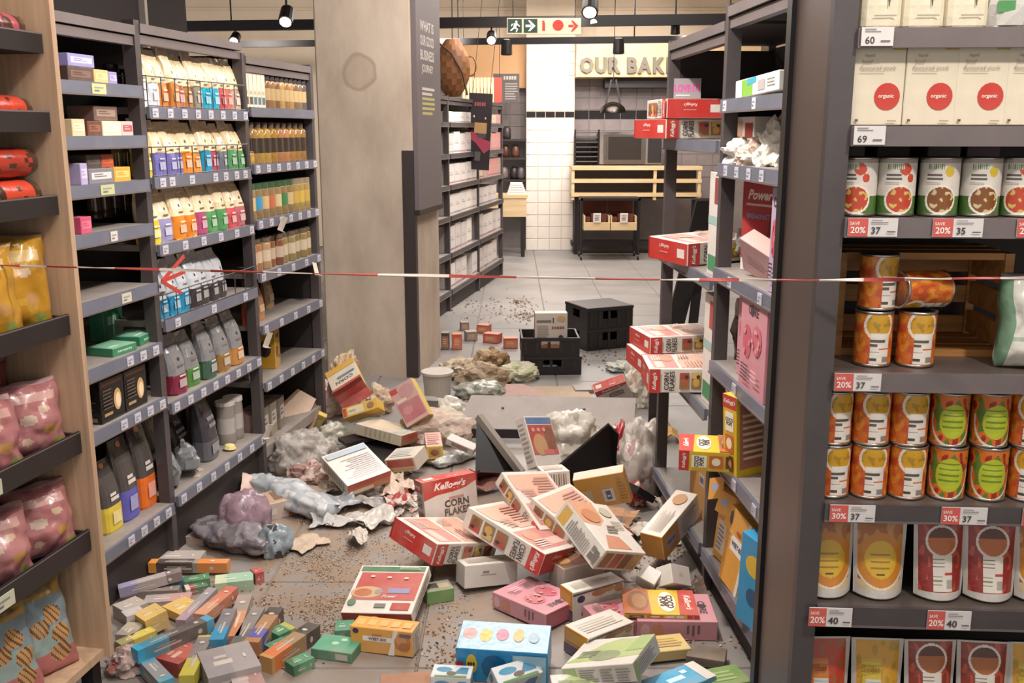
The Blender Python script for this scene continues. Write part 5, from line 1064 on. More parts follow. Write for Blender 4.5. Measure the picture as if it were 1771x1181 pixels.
# ================================================================== soup endcap at the near right
FE = Frame((.617, 1.9, 0), math.radians(-3.3))
ec = empty('endcap_unit', FE(0, 0, 0), FE.rz); tag(ec, 'dark steel endcap shelving full of soup cans and pouches', 'shelving')
MB().box(-.004, .004, .02, .42, 0, 2.3).build('side_panel', 'sidepanel', ec)
MB().box(-.022, .022, 0, .03, 0, 2.3).build('upright', 'frame', ec)
MB().box(-.015, .015, .40, .45, 0, 2.3).build('rear_upright', 'black', ec)
MB().box(.022, 1.1, .38, .39, 0, 2.3).build('back_panel', 'back', ec)
MB().box(.022, 1.1, .0, .38, 0, .36).build('base_plinth', 'back', ec)
EZ = []
for i, (va, vb) in enumerate(((48, 83), (218, 253), (377, 411), (645, 677), (872, 903), (1050, 1084))):
    z1, z0 = pl(1600, va, FE(.2, 0, 0), 90-(-3.3)).z, pl(1600, vb, FE(.2, 0, 0), 93.3).z; EZ.append(z1)
    sh = MB().box(.022, 1.1, 0, .375, -.022, 0).build('shelf', noise_mat('endcap_shelf_steel', '#5a504c', '#6a5f59', 6, .35, metal=.3) if i == 0 else bpy.data.materials['endcap_shelf_steel'], ec, (0, 0, z1))
    MB().box(.022, 1.1, -.01, 0, z0-z1, .0).build('price_rail', 'frame' if i > 3 else 'header', sh)
    MB().box(.022, 1.1, -.012, -.01, z0-z1, z0-z1+.004).build('rail_edge', 'header', sh)
    def tg(u, w_, **k):
        q = FE.inv(pl(u, va, FE(0, 0, 0), 93.3)); price_tag(sh, q[0], -.0125, z0-z1+.003, w_, (z1-z0)*.93, '#d3cfcd', **k)
    if i == 0: tg(1487, .058, txt='60')
    if i == 1: tg(1474, .058, txt='69')
    if i == 2: tg(1464, .093, red='20%', txt='37'); tg(1610, .093, red='20%', txt='35'); tg(1755, .093, red='20%', txt='37')
    if i == 3: tg(1441, .09, red='20%', txt='37')
    if i == 4: tg(1433, .09, red='30%', txt='37'); tg(1625, .09, red='30%', txt='37'); tg(1765, .09, red='30%', txt='37')
    if i == 5: tg(1397, .088, red='20%', txt='40'); tg(1601, .088, red='20%', txt='40')
sb = MB().box(.022, 1.1, 0, .375, -.022, 0).build('shelf', bpy.data.materials['endcap_shelf_steel'], ec, (0, 0, .405)); EZ.append(.405)
def ex(u, v, d): return FE.inv(pl(u, v, FE(0, d, 0), 93.3))[0]
ER = FE.rz
# row 1: cream flour bags with hen print
HEN = [('r', .02, .82, .98, .95, '#d9a640'), ('g', .62, .88, .3, .05, 4, '#9a7434'), ('e', .62, .46, .10, .07, '#4a4038'), ('e', .71, .55, .035, .05, '#4a4038'), ('p', [(.5, .45), (.46, .6), (.53, .56), (.58, .5)], '#4a4038'), ('p', [(.60, .4), (.64, .4), (.63, .28), (.61, .28)], '#4a4038'), ('r', .3, .15, .8, .17, '#a39c8c')]
for k, u in enumerate((1520, 1593, 1668)):
    pouch('flour_bag', .081, .07, .135, [(0, '#d6cdb4'), (.8, '#dcd3ba')], 'cream bag with yellow band and hen print, %s along the endcap top shelf' % ORD[k], 'bag', 'cream bags on the endcap', FE(ex(u, 40, .03), .045, EZ[0]+.001), ER, 0, HEN, seed=k)
pouch('clear_bag', .09, .07, .135, [(0, '#b9b7b0'), (.6, '#c9c7c0')], 'silvery clear packet with green mark at the end of the top shelf', 'bag', None, FE(ex(1745, 40, .03), .045, EZ[0]+.001), ER, 0, [('r', .15, .2, .5, .35, '#4f8a52'), ('r', .1, .5, .6, .9, '#8f8d8a')], seed=8, crumple=.004)
# row 2: organic stock cartons
ORG = [('r', .72, .93, .98, .995, '#b9a53a'), ('e', .68, .36, .25, .17, '#bf3328'), ('t', 'organic', .66, .36, .06, .42, '#eadfd0', 0, .02), ('t', 'liquid', .3, .86, .05, .25, '#9c9184', 0, 0), ('t', 'beef', .26, .79, .05, .2, '#9c9184', 0, 0), ('t', 'flavoured stock', .47, .715, .05, .7, '#9c9184', 0, 0), ('r', .12, .66, .6, .668, '#b5ab9c'), ('r', .08, .05, .14, .08, '#4a453f'), ('r', .7, .05, .88, .065, '#9c9184')]
for k, u in enumerate((1519, 1610, 1698, 1785)):
    carton('stock_carton', .0955, .06, .148, {'*': '#d8cdb6', 'L': '#b3a894'}, {'F': ORG}, 'card', FE(ex(u, 150, .012), .042, EZ[1]+.001), (0, 0, ER), 'cream organic stock carton with red oval, %s from the endcap post' % ORD[k], 'carton', 'stock cartons on the endcap', lift=1)
for k, (u, c) in enumerate(((1480, '#8d8880'), (1560, '#4a3c34'), (1650, '#6a6460'), (1720, '#5a3c4c'))):
    carton('hidden_pack', .07, .05, .16, {'*': c}, {}, 'card', FE(ex(u, 262, .2), .28, EZ[2]+.001), (0, 0, ER), '%s pack standing behind the veggie soup cans, %s along' % (('grey', 'brown', 'dark grey', 'plum')[k], ORD[k]), 'pack', 'packs behind the soup cans', lift=1)
# ---- cans with a wrapped printed label
def can(r, h, colf, n=150, nz=72):
    m = MB(); rings = [[(r*math.cos(2*math.pi*k/n), r*math.sin(2*math.pi*k/n), .004+(h-.008)*j/nz) for k in range(n)] for j in range(nz+1)]
    cols = [[colf((((k+.5)/n-.75+.5) % 1)-.5, (j+.5)/nz) for k in range(n)] for j in range(nz)]
    m.loft(rings, cols); me = m.mesh('soup_can', True)
    e = MB(); e2 = MB()
    e.lathe([(r-.001, 0), (r+.0012, .001), (r+.0012, .0045), (r-.0005, .006)], '#a7a29c', 36)
    e2.lathe([(r-.0005, h-.006), (r+.0012, h-.0045), (r+.0012, h-.0005), (r-.001, h), (r-.004, h-.004), (r-.008, h-.004)], '#b5b0aa', 36)
    me2 = e.mesh('base_rim', True); me3 = e2.mesh('can_lid', True); me3.materials.append(MT['chrome'])
    me.materials.append(MT['film']); me2.materials.append(MT['chrome']); return me, me2, me3
CIRC = 2*math.pi*.037
def inl(x, cx, w_): return abs(x-cx) < w_/2
def c_butternut(a, t):
    x = a*CIRC/.074                                   # in can widths, 0 = facing out
    if -.10 < x < .42 and .03 < t < .62:              # white label
        if .44 < t < .50 and x < .3: return '#5d5650'
        if .36 < t < .41 and x < .1: return '#5d5650'
        if .30 < t < .33 and x > .14: return '#c9642f'
        if .20 < t < .27 and x < .15: return '#8a847c' if int(t*300) % 2 else '#e0d9cf'
        if .09 < t < .14 and x < .1: return '#4a443f'
        if .06 < t < .16 and x > .24: return '#8a847c'
        return '#e0d9cf'
    d = math.hypot((x-.12)/.42, (t-.78)/.30)
    if d < .82: return '#c9982c' if noise.noise(Vector((x*7, t*7, 0))) < .2 else '#a8842c'
    if d < 1: return '#e3d6c6'
    nn = noise.noise(Vector((x*5, t*5, 4)))
    if nn > .15: return '#d68a34'
    return '#b8502a' if nn < -.15 else '#c9692c'
def c_veg(a, t):
    x = a*CIRC/.074
    if math.hypot((x-.05)/.38, (t-.48)/.34) < 1:
        if -.25 < x < .3 and .3 < t < .72 and int(t*26) % 3 == 0: return '#6f8a2a'
        return '#b3bd34'
    d = math.hypot((x-.02)/.6, (t-.5)/.52)
    if .93 < d < 1.03 and t < .6: return '#e0d6c6'
    nn = noise.noise(Vector((x*4, t*4, 9)))
    if nn > .2: return '#5d7a34'
    if nn < -.28: return '#9a2f26'
    return '#cf6f28'
def soup(bowl, spot):
    def f(a, t):
        x = a*CIRC/.074
        d = math.hypot((x-.10)/.40, (t-.27)/.27)
        if d < .86: return spot if noise.noise(Vector((x*9, t*9, 2))) > .28 else bowl
        if d < 1: return '#e6ddd0'
        if t < .33: return '#4f7038'
        if .82 < t < .92 and -.28 < x < .15: return '#6f8a5c' if int(x*60) % 2 else '#dcd7cd'
        if .70 < t < .74 and -.28 < x < .1: return '#5a5550'
        if .63 < t < .67 and -.28 < x < .12: return '#5a5550'
        if .5 < t < .58 and -.3 < x < .05 and int(t*100) % 3 == 0: return '#9a948c'
        if bowl == '#b5432c':
            if math.hypot((x-.2)/.16, (t-.82)/.11) < 1 or math.hypot((x-.36)/.1, (t-.66)/.08) < 1: return '#c24a34'
        elif math.hypot((x-.28)/.12, (t-.78)/.1) < 1: return '#c9ae3a'
        if t > .93: return '#a39a92'
        return '#d6cfc5'
    return f
CANS = {k: can(.037, .113, f) for k, f in (('but', c_butternut), ('veg', c_veg), ('tom', soup('#b5432c', '#c9b060')), ('bean', soup('#7a4a24', '#c9b488')))}
def putcan(kind, u, v, z, d, rz, label, group, rot=None, dx=0):
    me, me2, me3 = CANS[kind]; o = link('soup_can', me, None, FE(ex(u, v, d-.037)+dx, d, z), rot or (0, 0, ER+rz-.3)); tag(o, label, 'can', group); link('base_rim', me2, o); link('can_lid', me3, o); return o
for k, (u, kd, rz, ds) in enumerate(((1492, 'tom', -.25, 'tomato soup can with red bowl print'), (1560, 'tom', .05, 'tomato soup can with red bowl print'), (1636, 'bean', -.1, 'bean soup can with brown bowl print'), (1709, 'bean', .0, 'bean soup can with brown bowl print'), (1780, 'tom', -.3, 'tomato soup can with red bowl print'))):
    putcan(kd, u, 320, EZ[2]+.001, .055, rz, '%s, %s along the third endcap shelf' % (ds, ORD[k]), 'veggie soup cans')
putcan('but', 1520, 580, EZ[3]+.001, .075, .08, 'butternut soup can at the lower left of the small stack by the wooden crate', 'cans stacked by the crate')
putcan('but', 1596, 580, EZ[3]+.001, .075, .08, 'butternut soup can at the lower right of the small stack by the wooden crate', 'cans stacked by the crate')
putcan('but', 1529, 480, EZ[3]+.115, .085, .45, 'butternut soup can standing on top of the small stack', 'cans stacked by the crate')
o = putcan('but', 1600, 515, EZ[3]+.115+.0375, .09, 0, 'butternut soup can lying on its side on the small stack', 'cans stacked by the crate')
o.rotation_euler = (math.pi/2*.98, 0, ER-1.2); x_ = ex(1600, 490, .06); o.location = FE(x_+.05, .10, EZ[3]+.115+.0385)
for r_, (z, vv) in enumerate(((EZ[4]+.001, 815), (EZ[4]+.115, 720))):
    for k, (u, kd) in enumerate(((1446, 'but'), (1513, 'but'), (1580, 'but'), (1650, 'veg'), (1722, 'veg'), (1792, 'but'))):
        uu = u+(4 if r_ else 0); putcan(kd, uu, vv, z, .055, (.25, .0, .05, 0, .1, -.3)[k]+(.12 if r_ else 0), '%s soup can, %s along the %s layer of the fifth endcap shelf' % ('butternut' if kd == 'but' else 'lime-labelled vegetable', ORD[k], ('bottom', 'top')[r_]), 'soup cans in two layers')
# wooden crate behind the small stack
cx0, cx1 = ex(1438, 600, .16), ex(1735, 600, .16); cz1 = pl(1500, 436, FE(.2, .16, 0), 93.3).z-EZ[3]; cwid = cx1-cx0
cr = empty('wooden_crate', FE(cx0, .15, EZ[3]), ER); tag(cr, 'open wooden crate lying on its side behind the stacked soup cans', 'crate')
dp = .20
for y in (0, dp-.018):
    MB().box(0, .018, y, y+.018, 0, cz1).build('corner_post', 'crate', cr); MB().box(cwid-.018, cwid, y, y+.018, 0, cz1).build('corner_post', 'crate', cr)
for z in (0, cz1-.014):
    for k in range(3): MB().box(0, cwid, .005+k*.068, .06+k*.068, z, z+.014).build('slat', 'crate', cr)
for x in (0.0, cwid-.014):
    for k in range(3): MB().box(x+.001, x+.013, .02, dp-.02, .02+k*.066, .07+k*.066).build('slat', 'crate', cr)
for k in range(3): MB().box(.018, cwid-.018, dp-.012, dp, .016+k*.07, .055+k*.07).build('slat', 'crate', cr)
# white and green bag next to the crate
def gw(x, y):
    if y > .93: return '#8a8782'
    if x < .16: return '#6f8f74'
    return '#cfccc2' if not (.3 < y < .33) else '#9fae9c'
bag('grocery_bag', .12, .19, .08, gw, 'white and green packet standing beside the wooden crate', 'bag', None, FE(ex(1775, 560, .04)+.012, .06, EZ[3]+.002), (-.05, 0, ER), seed=77)
# ---- stand-up soup pouches
def doy(w_, h_, d_, colf, n=84):
    m = MB(); vs = []; fs = []; cs = []; K = (n+1)**2
    for side in (-1, 1):
        for j in range(n+1):
            for i in range(n+1):
                x, t = 2*i/n-1, j/n
                wid = w_/2*(1-.10*(1-t)*(t < .99)+.0) ; th = d_/2*(1-t)**.75*(1-abs(x)**2.4)
                zz = t*h_-(.006*(1-x*x) if t < .02 else 0)
                vs.append((x*wid, side*max(th, .0006), zz))
    for s_ in (0, 1):
        for j in range(n):
            for i in range(n):
                a = s_*K+j*(n+1)+i; f = (a, a+1, a+n+2, a+n+1); fs.append(f if s_ == 0 else tuple(reversed(f)))
                x = 2*(i+.5)/n-1; t = (j+.5)/n; cs.append(colf(x if s_ == 0 else -x, t))
    for i in range(n): fs.append((i+1, i, K+i, K+i+1)); cs.append('#c9c4ba')
    m.add(vs, fs, cs); me = m.mesh('soup_pouch', True); me.materials.append(MT['film']); return me
def bord(f, left=.86, bot=.07):
    def g(x, t):
        if abs(x) > left or t < bot or t > .975: return '#c3bdb6'
        return f(x, t)
    return g
def d_chick(x, t):
    if math.hypot(x/.62, (t-.48)/.25) < 1:
        if -.4 < x < .35 and .35 < t < .62 and int(t*45) % 4 == 0: return '#9a7a24'
        if -.2 < x < .15 and .27 < t < .30: return '#5a4626'
        return '#d8ae34'
    d = math.hypot(x/.92, (t-.47)/.36)
    if d < 1: return '#c9822a'
    if d < 1.08 and t < .5: return '#e0d6c6'
    if t < .2: return '#cdb894'
    return '#a8642f' if noise.noise(Vector((x*4, t*6, 1))) < .1 else '#c08a4c'
def d_red(base, bowl):
    def f(x, t):
        if -.36 < x < .40 and t < .56 and t > .08:
            if .40 < t < .53 and int(t*60) % 3 == 0 and x < .1: return '#6f665e'
            if .30 < t < .33 and x > .1: return '#b5402f'
            if .15 < t < .28 and int(t*55) % 3 == 0 and x < 0: return '#7d8a6a'
            if .12 < t < .24 and x > .16: return '#a8a096'
            return '#dcd4c8'
        d = math.hypot((x-.02)/.62, (t-.74)/.21)
        if d < .86: return bowl if t < .78 else '#5a2a20'
        if d < 1: return '#e0d8cc'
        return base if noise.noise(Vector((x*5, t*6, 2))) < .25 else '#b5503a'
    return f
def d_letter(c, c2):
    def f(x, t):
        if -.62 < x < .1 and t < .72:
            if t < .45 and -.5 < x: return '#cfd2cc' if int(t*60) % 3 else '#a9ada6'
            if .62 < t < .645 or .685 < t < .7: return mixc(c, '#3a2a1a', .3)
            return c
        return c2 if noise.noise(Vector((x*4, t*5, 6))) < .2 else mixc(c2, '#6d7a3a', .4)
    return f
DOY = {'chick': doy(.112, .158, .06, bord(d_chick)), 'red': doy(.112, .158, .06, bord(d_red('#8f2f28', '#b8642c'))), 'amb': doy(.112, .158, .06, bord(d_letter('#cf7a2a', '#b8432a'), .84)), 'gold': doy(.112, .158, .06, bord(d_letter('#d3b53a', '#cf9a34'), .84)), 'bean': doy(.112, .158, .06, bord(d_red('#8a3a2e', '#a8602a')))}
for i, v, row_ in ((5, 965, (('chick', 1437, 'yellow chickpea soup pouch'), ('chick', 1527, 'yellow chickpea soup pouch'), ('red', 1633, 'red tomato soup pouch'), ('red', 1722, 'red tomato soup pouch'), ('chick', 1812, 'pale soup pouch'))), (6, 1150, (('amb', 1432, 'orange amber soup pouch'), ('gold', 1524, 'golden soup pouch'), ('bean', 1617, 'brown bean soup pouch'), ('bean', 1710, 'brown bean soup pouch'), ('gold', 1800, 'golden soup pouch')))):
    for k, (kd, u, ds) in enumerate(row_):
        o = link('soup_pouch', DOY[kd], None, FE(ex(u, v, .03), .05, EZ[i]+.008), (-.10, 0, ER+(.06, .0, .04, -.05, 0)[k])); tag(o, '%s, %s along the %s pouch shelf of the endcap' % (ds, ORD[k], ('upper', 'lower')[i-5]), 'pouch', 'soup pouches on the endcap')
        if kd in ('amb', 'gold'):
            m = MB(); art(m, lambda a, b2, q_: (-.056+a, -.0135-.016*(1-b2/.158)-q_, b2), .112, .158, [('t', 'Ember' if kd == 'amb' else 'Golden', .34, .60, .085, .36, '#7a3418' if kd == 'amb' else '#8a6a1a', 0, .03)]); m.build('print', 'card', o)
# ================================================================== fallen boxes on the floor
FB = 'fallen cereal boxes in the pile'
put('b1', k_corn(), 'upright corn flakes carton, its whole front facing out, in the middle of the pile')
put('b2', k_corn(True), 'corn flakes carton lying with its big red end towards the spilled flakes')
put('b3', k_corn(True), 'slanting corn flakes carton with food pictures and a bright red end at its lower right')
put('b4', k_corn(True), 'slanting corn flakes carton behind, half covered by two others in the pile')
put('b5', k_corn(True), 'slanting corn flakes carton pinned under the large white muesli carton')
put('b6', k_muesli(), 'large white muesli carton on top of the pile with salmon print')
c_, a_ = k_weet(); put('b7', ({'*': '#d8d0c6', 'L': '#c98d3a'}, {'F': [('r', 0, 0, .42, 1, '#cf9440'), ('r', .1, .25, .32, .75, '#b3a6b4'), ('t', 'WEET-BIX', .21, .5, .2, .2, '#3c3a5c', 0, .03)]+lines(.5, .95, .15, .85, 7, '#a9aab0'), 'T': lines(.08, .6, .2, .8, 8, '#b3a698')+[('e', .8, .5, .12, .3, '#b98a60')]}), 'long white and orange wheat biscuit carton perched at the right of the pile')
put('b8', k_weet(), 'small orange wheat biscuit carton standing in front of the red and green carton')
put('b9', k_diet(), 'flat white carton with red panel and green band lying in front')
put('b10', k_plain('#c9c4bc'), 'plain dusty white carton lying between the pile and the pink box')
put('b12', k_pink(), 'pink cereal carton lying flat left of the wheat carton')
put('b13', k_wheat(), 'white wheat cereal carton with blue roundel and orange end')
POSE['b13b'] = ((.18, .10, .11), (.24, 3.36, .056), (0, 0, .5)); put('b13b', ({'*': '#c7bfb4', 'T': '#8a5a34'}, {'T': [('e', .5, .5, .4, .4, '#6f3f24'), ('e', .2, .6, .14, .3, '#b98a50')]}), 'pale carton with brown biscuit print behind the blue roundel carton')
put('b14', k_wheat(), 'pale wheat carton lying in front of the blue roundel carton')
put('b15', k_pink(), 'pink cereal carton lying on its back under the flattened yellow one')
put('y15', k_coco(), 'flattened yellow and red cereal carton lying on the pink carton')
POSE['b15b'] = ((.16, .06, .16), (.345, 3.05, .032), (-1.571, 0, -1.2)); put('b15b', k_pink(), 'smaller pink carton wedged beside the pale wheat carton')
put('b16', k_blue(), 'big blue cereal carton with shiny foil top at the front', mat='film')
put('b17', k_green(), 'white and green carton tilted over at the very front')
POSE['b18'] = ((.19, .12, .034), (.50, 2.66, .032), (-.12, -.08, .45)); put('b18', ({'*': '#2f9cc4', 'R': '#c9c6c2'}, {'T': [('r', .3, .4, .6, .6, '#bfe0ea'), ('r', .62, .62, .72, .78, '#dfeef2'), ('r', .82, 0, 1, 1, '#cdc9c2')]}), 'turquoise carton lying at the front right corner')
put('b20', k_white(), 'white backed cereal carton lying face down beside the left shelving')
put('b21', ({'*': '#cbb04a', 'F': '#c39a92', 'B': '#b08a5a'}, {'F': [('r', .02, .84, .3, .97, '#b23a36'), ('e', .62, .78, .3, .16, '#b98a88'), ('r', .06, .1, .94, .55, '#b0616a'), ('e', .35, .35, .2, .1, '#c07a86'), ('r', .1, .58, .5, .66, '#d9c0b0')], 'B': [('r', .1, .2, .9, .8, '#c9a85a')]}), 'tilted pink and yellow cereal carton at the foot of the column')
put('b22', ({'*': '#c9bfae', 'T': '#9a5a34', 'R': '#c4bca4'}, {'F': [('r', .1, .1, .9, .6, '#cdb9a0'), ('r', .1, .64, .5, .75, '#cfc070'), ('r', .3, .78, .9, .92, '#b5c0c4')], 'R': lines(.1, .9, .2, .8, 6, '#aaa289'), 'T': [('r', .1, .2, .9, .5, '#a83a30')]}), 'dusty cream carton lying below the tilted pink and yellow one')
put('b23', ({'*': '#cfae5a', 'F': '#d6cbb6', 'T': '#a83a34'}, {'F': [('r', 0, .78, 1, 1, '#b8403a'), ('t', "Kellogg's", .5, .88, .12, .7, '#efe4da', 0, .03, .35), ('t', 'CORN', .5, .62, .12, .6, '#4a4240'), ('r', .1, .42, .7, .5, '#4a6f9a'), ('r', 0, 0, 1, .22, '#cf9f3c')]}), 'torn open yellow cereal carton leaning at the end of the left shelving')
for ob in [ob for ob in COL.objects if ob.get('label', '').startswith('torn open yellow')]:
    w_, d_, h_ = POSE['b23'][0]
    for k_, (x0_, x1_, y_, an) in enumerate(((-w_/2, w_/2, -d_/2, .9), (-w_/2, w_/2, d_/2, -.7))):
        fm_ = MB().box(x0_, x1_, -.0015, .0015, 0, .055, '#a8403a'); fo_ = fm_.build('flap', 'dusty', ob, (0, y_, h_/2), (an, 0, 0))
put('b24', ({'*': '#d0a82e', 'L': '#a83a34'}, {'F': [('r', .02, .08, .12, .92, '#b0403a'), ('r', .16, .15, .6, .85, '#ddd3b0'), ('t', 'COCO', .28, .5, .5, .2, '#5a4630', 0, .03), ('e', .8, .5, .1, .3, '#8a5a30')], 'T': lines(.1, .9, .2, .8, 4, '#b59a6a')}), 'yellow cereal carton on its side under the torn open one')
put('b25', ({'*': '#c6bcae'}, {'F': [('r', .06, .35, .94, .92, '#a83330'), ('r', .1, .1, .9, .28, '#c49a4a')], 'T': lines(.1, .9, .15, .85, 5, '#a9b3b6')}), 'white carton with red stripe lying behind the white backed carton')
put('b26', ({'*': '#c3a192', 'F': '#cdaa45'}, {'F': [('r', .15, .15, .85, .85, '#b08a3a'), ('e', .5, .5, .25, .25, '#7a3a24')], 'T': lines(.1, .9, .1, .9, 6, '#b3746c')}), 'pink carton with yellow end beside the fallen steel panel')
POSE['b26b'] = ((.15, .06, .035), (-.25, 4.68, .12), (.2, .32, -.3)); put('b26b', ({'*': '#c2b8b4'}, {'F': [('r', .2, .2, .8, .8, '#77706e'), ('e', .5, .5, .1, .3, '#9a4a3c')]}), 'thin pale carton sloping down against the dark panel')
put('b28', ({'*': '#d2cbc3', 'L': '#bdb6ae'}, {'F': [('r', .02, .84, .98, .97, '#4a72a3'), ('r', .03, .22, .97, .82, '#b04a45'), ('e', .35, .42, .25, .22, '#c09060'), ('e', .78, .55, .2, .24, '#7d3f22'), ('r', .4, .22, .8, .32, '#c46a60')]+[('e', .2+.2*i, .72, .06, .04, '#d29a90') for i in range(3)], 'L': lines(.15, .85, .1, .9, 9, '#8a827c')}), 'blue and red printed carton standing between the two dark fallen panels')
put('b29', ({'*': '#d29a40', 'T': '#c9bfae'}, {'F': [('r', .5, .15, .72, .55, '#dcd6d8'), ('r', .56, .22, .66, .5, '#3c4a7a'), ('r', .58, .3, .64, .36, '#dcd6d8'), ('r', .0, .0, .3, .6, '#c9b48a')]+lines(.82, .97, .1, .9, 8, '#c08a4a')}), 'orange carton with small blue and white mark at the back of the pile')
put('b30', k_corn(), 'corn flakes carton tipped over beyond the fallen steel panel')
put('b31', ({'*': '#d6d0c8'}, {'F': [('r', .1+.09*i, .15, .1+.09*i+(.05 if i % 2 else .03), .85, '#7a5a44' if i % 2 else '#9a6a4a') for i in range(9)], 'T': lines(.1, .9, .2, .9, 4, '#c9a49a')}), 'white carton with brown striped end at the back of the pile')
# small cartons at the very front
for k, (u, v, w_, d_, h_, kd, rz, lab) in enumerate(((782, 1176, .12, .07, .06, k_fish(), -.1, 'white fish stick carton at the front edge'), (890, 1170, .15, .06, .07, k_fish('#cfd4d6'), .5, 'white and green fish carton leaning on the blue carton'), (1000, 1190, .16, .08, .05, k_green(), .1, 'green edged carton at the bottom centre edge'), (1150, 1120, .14, .1, .035, ({'*': '#cbb06a'}, {'T': lines(.1, .9, .2, .8, 4, '#a98a4a')}), .2, 'pale yellow carton under the turquoise one'), (1222, 1135, .12, .08, .03, ({'*': '#5f5144'}, {'F': lines(.1, .9, .2, .8, 4, '#5d5044')}), -.3, 'brown carton in the shadow below the base shelf'), (1255, 1178, .12, .1, .04, ({'*': '#6f8f4a'}, {'T': lines(.1, .9, .2, .8, 3, '#9ab06c')}), .3, 'green carton beside the endcap foot'), (1165, 998, .10, .07, .07, ({'*': '#d2cec6'}, {'F': [('r', .4, .4, .6, .6, '#b5b0a8')]}), .6, 'torn white carton corner beside the long wheat carton'), (1122, 1000, .07, .06, .06, ({'*': '#d9d5ce'}, {'F': [('r', .2, .2, .8, .8, '#cbc6be')]}), -.5, 'small torn white card piece below the muesli carton'))):
    q = fl(u, v, h_/2+.01+(.06 if k in (6, 7) else 0)); cols, arts = kd
    carton('small_carton', w_, d_, h_, cols, arts, 'dusty', (q.x, q.y, q.z), ((.0, .5, 0, 0, 0, 0, -.6, .5)[k], (0, 0, 0, 0, 0, 0, .4, .3)[k], rz), lab, 'carton', 'small fallen cartons')
q = fl(757, 1022, .03); carton('small_carton', .10, .075, .05, {'*': '#8d8f7e', 'F': '#4f8a3c'}, {'T': [('r', .1, .3, .5, .8, '#3a3634'), ('r', .5, .2, .9, .7, '#b5a88a')], 'R': lines(.1, .9, .2, .8, 3, '#c3c0b8')}, 'dusty', (q.x, q.y, .026), (0, 0, .35), 'small carton with bright green side next to the red panel carton', 'carton', 'small fallen cartons')
# ---- slim tea and capsule boxes at the lower left
def stick(u0, v0, u1, v1, w_, h_, z0, cols, label, z1=None, cat='box'):
    """cols: list of (fraction, colour) along the box from its first end"""
    z1 = z0 if z1 is None else z1
    a, b2 = fl(u0, v0, z0+h_), fl(u1, v1, z1+h_); d = b2-a; Ln = d.length; yaw = math.atan2(d.y, d.x); pit = -math.asin((z1-z0)/Ln) if abs(z1-z0) < Ln else 0
    m = MB(); x0 = -Ln/2
    for k, (f, c) in enumerate(cols):
        x1 = -Ln/2+Ln*(cols[k+1][0] if k+1 < len(cols) else 1); x0 = -Ln/2+Ln*f
        m.box(x0, x1, -w_/2, w_/2, 0, h_, c)
    pm = m
    for M, W_, H_ in (((lambda a_, b_, k_: (-Ln/2+a_, -w_/2-k_, b_)), Ln, h_), ((lambda a_, b_, k_: (-Ln/2+a_, -w_/2+b_, h_+k_)), Ln, w_)):
        c = cols[len(cols)//2][1]
        art(pm, M, W_, H_, [('r', .2, .35, .55, .5, mixc(c, '#e6dccb', .45)), ('r', .24, .58, .48, .68, mixc(c, '#e6dccb', .3)), ('e', .8, .5, min(.2*w_/Ln, .03), .2 if w_ < .06 else .08, mixc(c, '#f0e6d6', .5))])
    mid = (a+b2)/2; o = m.build('slim_box', 'dusty', None, (mid.x, mid.y, (z0+z1)/2), (0, pit, yaw)); tag(o, label, cat, 'slim boxes spilled by the wooden rack'); return o
GR, DK, TE, SA, LI = '#77716f', '#393334', '#2690b3', '#bf6f52', '#9a9099'
stick(270, 960, 350, 960, .09, .03, .0, [(0, '#a39a95')], 'flat grey carton behind the orange ended box')
stick(259, 970, 395, 970, .04, .04, .012, [(0, '#cf8422'), (.1, '#3a3030'), (.56, '#8a8078'), (.62, '#cf7a22')], 'dark slim box with orange ends below the plinth')
stick(206, 1014, 315, 984, .04, .035, .02, [(0, '#8f8aa8'), (.3, '#a39a9c'), (.75, '#6f6768')], 'long lilac grey box slanting up to the plinth', .045)
stick(238, 1006, 316, 1000, .04, .03, .0, [(0, '#8d86a0'), (.6, '#7fa3c0'), (.95, '#5a9ab8')], 'lilac and blue slim box beneath the slanting one')
stick(240, 1019, 310, 1016, .04, .03, .0, [(0, '#7d736d')], 'brown grey slim box at the edge of the rack')
stick(318, 1002, 362, 995, .05, .035, .0, [(0, '#2a6a48'), (.3, '#2f7a52')], 'dark green box with pale lettering next to the mint one')
stick(320, 1016, 358, 1008, .045, .025, .0, [(0, '#c9b9b0'), (.2, '#8d2f38'), (.4, '#3a6a4c')], 'small white red and green box below the dark green one')
stick(372, 1002, 438, 995, .075, .04, .0, [(0, '#b9c3a4'), (.3, '#8fb59a')], 'mint green carton with dark green side')
stick(437, 988, 452, 984, .05, .045, .0, [(0, '#a8383a')], 'small red carton end poking out behind the mint one')
stick(205, 1052, 245, 1036, .08, .05, .0, [(0, '#a89f97')], 'pale grey carton beside the rack panel')
stick(214, 1062, 246, 1052, .05, .02, .05, [(0, '#b5b0b0')], 'light grey card on top of the pale grey carton')
stick(244, 1066, 282, 1047, .08, .06, .01, [(0, '#cfae62'), (.6, '#c9a85c')], 'pale yellow carton tilted among the slim boxes', .02)
stick(296, 1056, 336, 1038, .11, .03, .01, [(0, '#cba85a')], 'flat pale yellow carton with round mark')
stick(250, 1036, 330, 1030, .06, .03, .0, [(0, '#9a9290'), (.5, '#b08a86')], 'grey and pink carton behind the yellow ones')
stick(312, 1072, 368, 1016, .035, .035, .04, [(0, '#a08a94'), (.4, '#8f888f')], 'lilac slim box lying beside the salmon one')
stick(345, 1062, 402, 1014, .045, .04, .03, [(0, '#c48f70'), (.4, SA), (.8, '#b85a44')], 'salmon red slim box pointing away')
stick(232, 1122, 364, 1066, .04, .045, .05, [(0, '#1f93b8'), (.09, '#3f7f96'), (.4, '#4a4648'), (.9, '#1f93b8')], 'long dark slim box with bright blue ends')
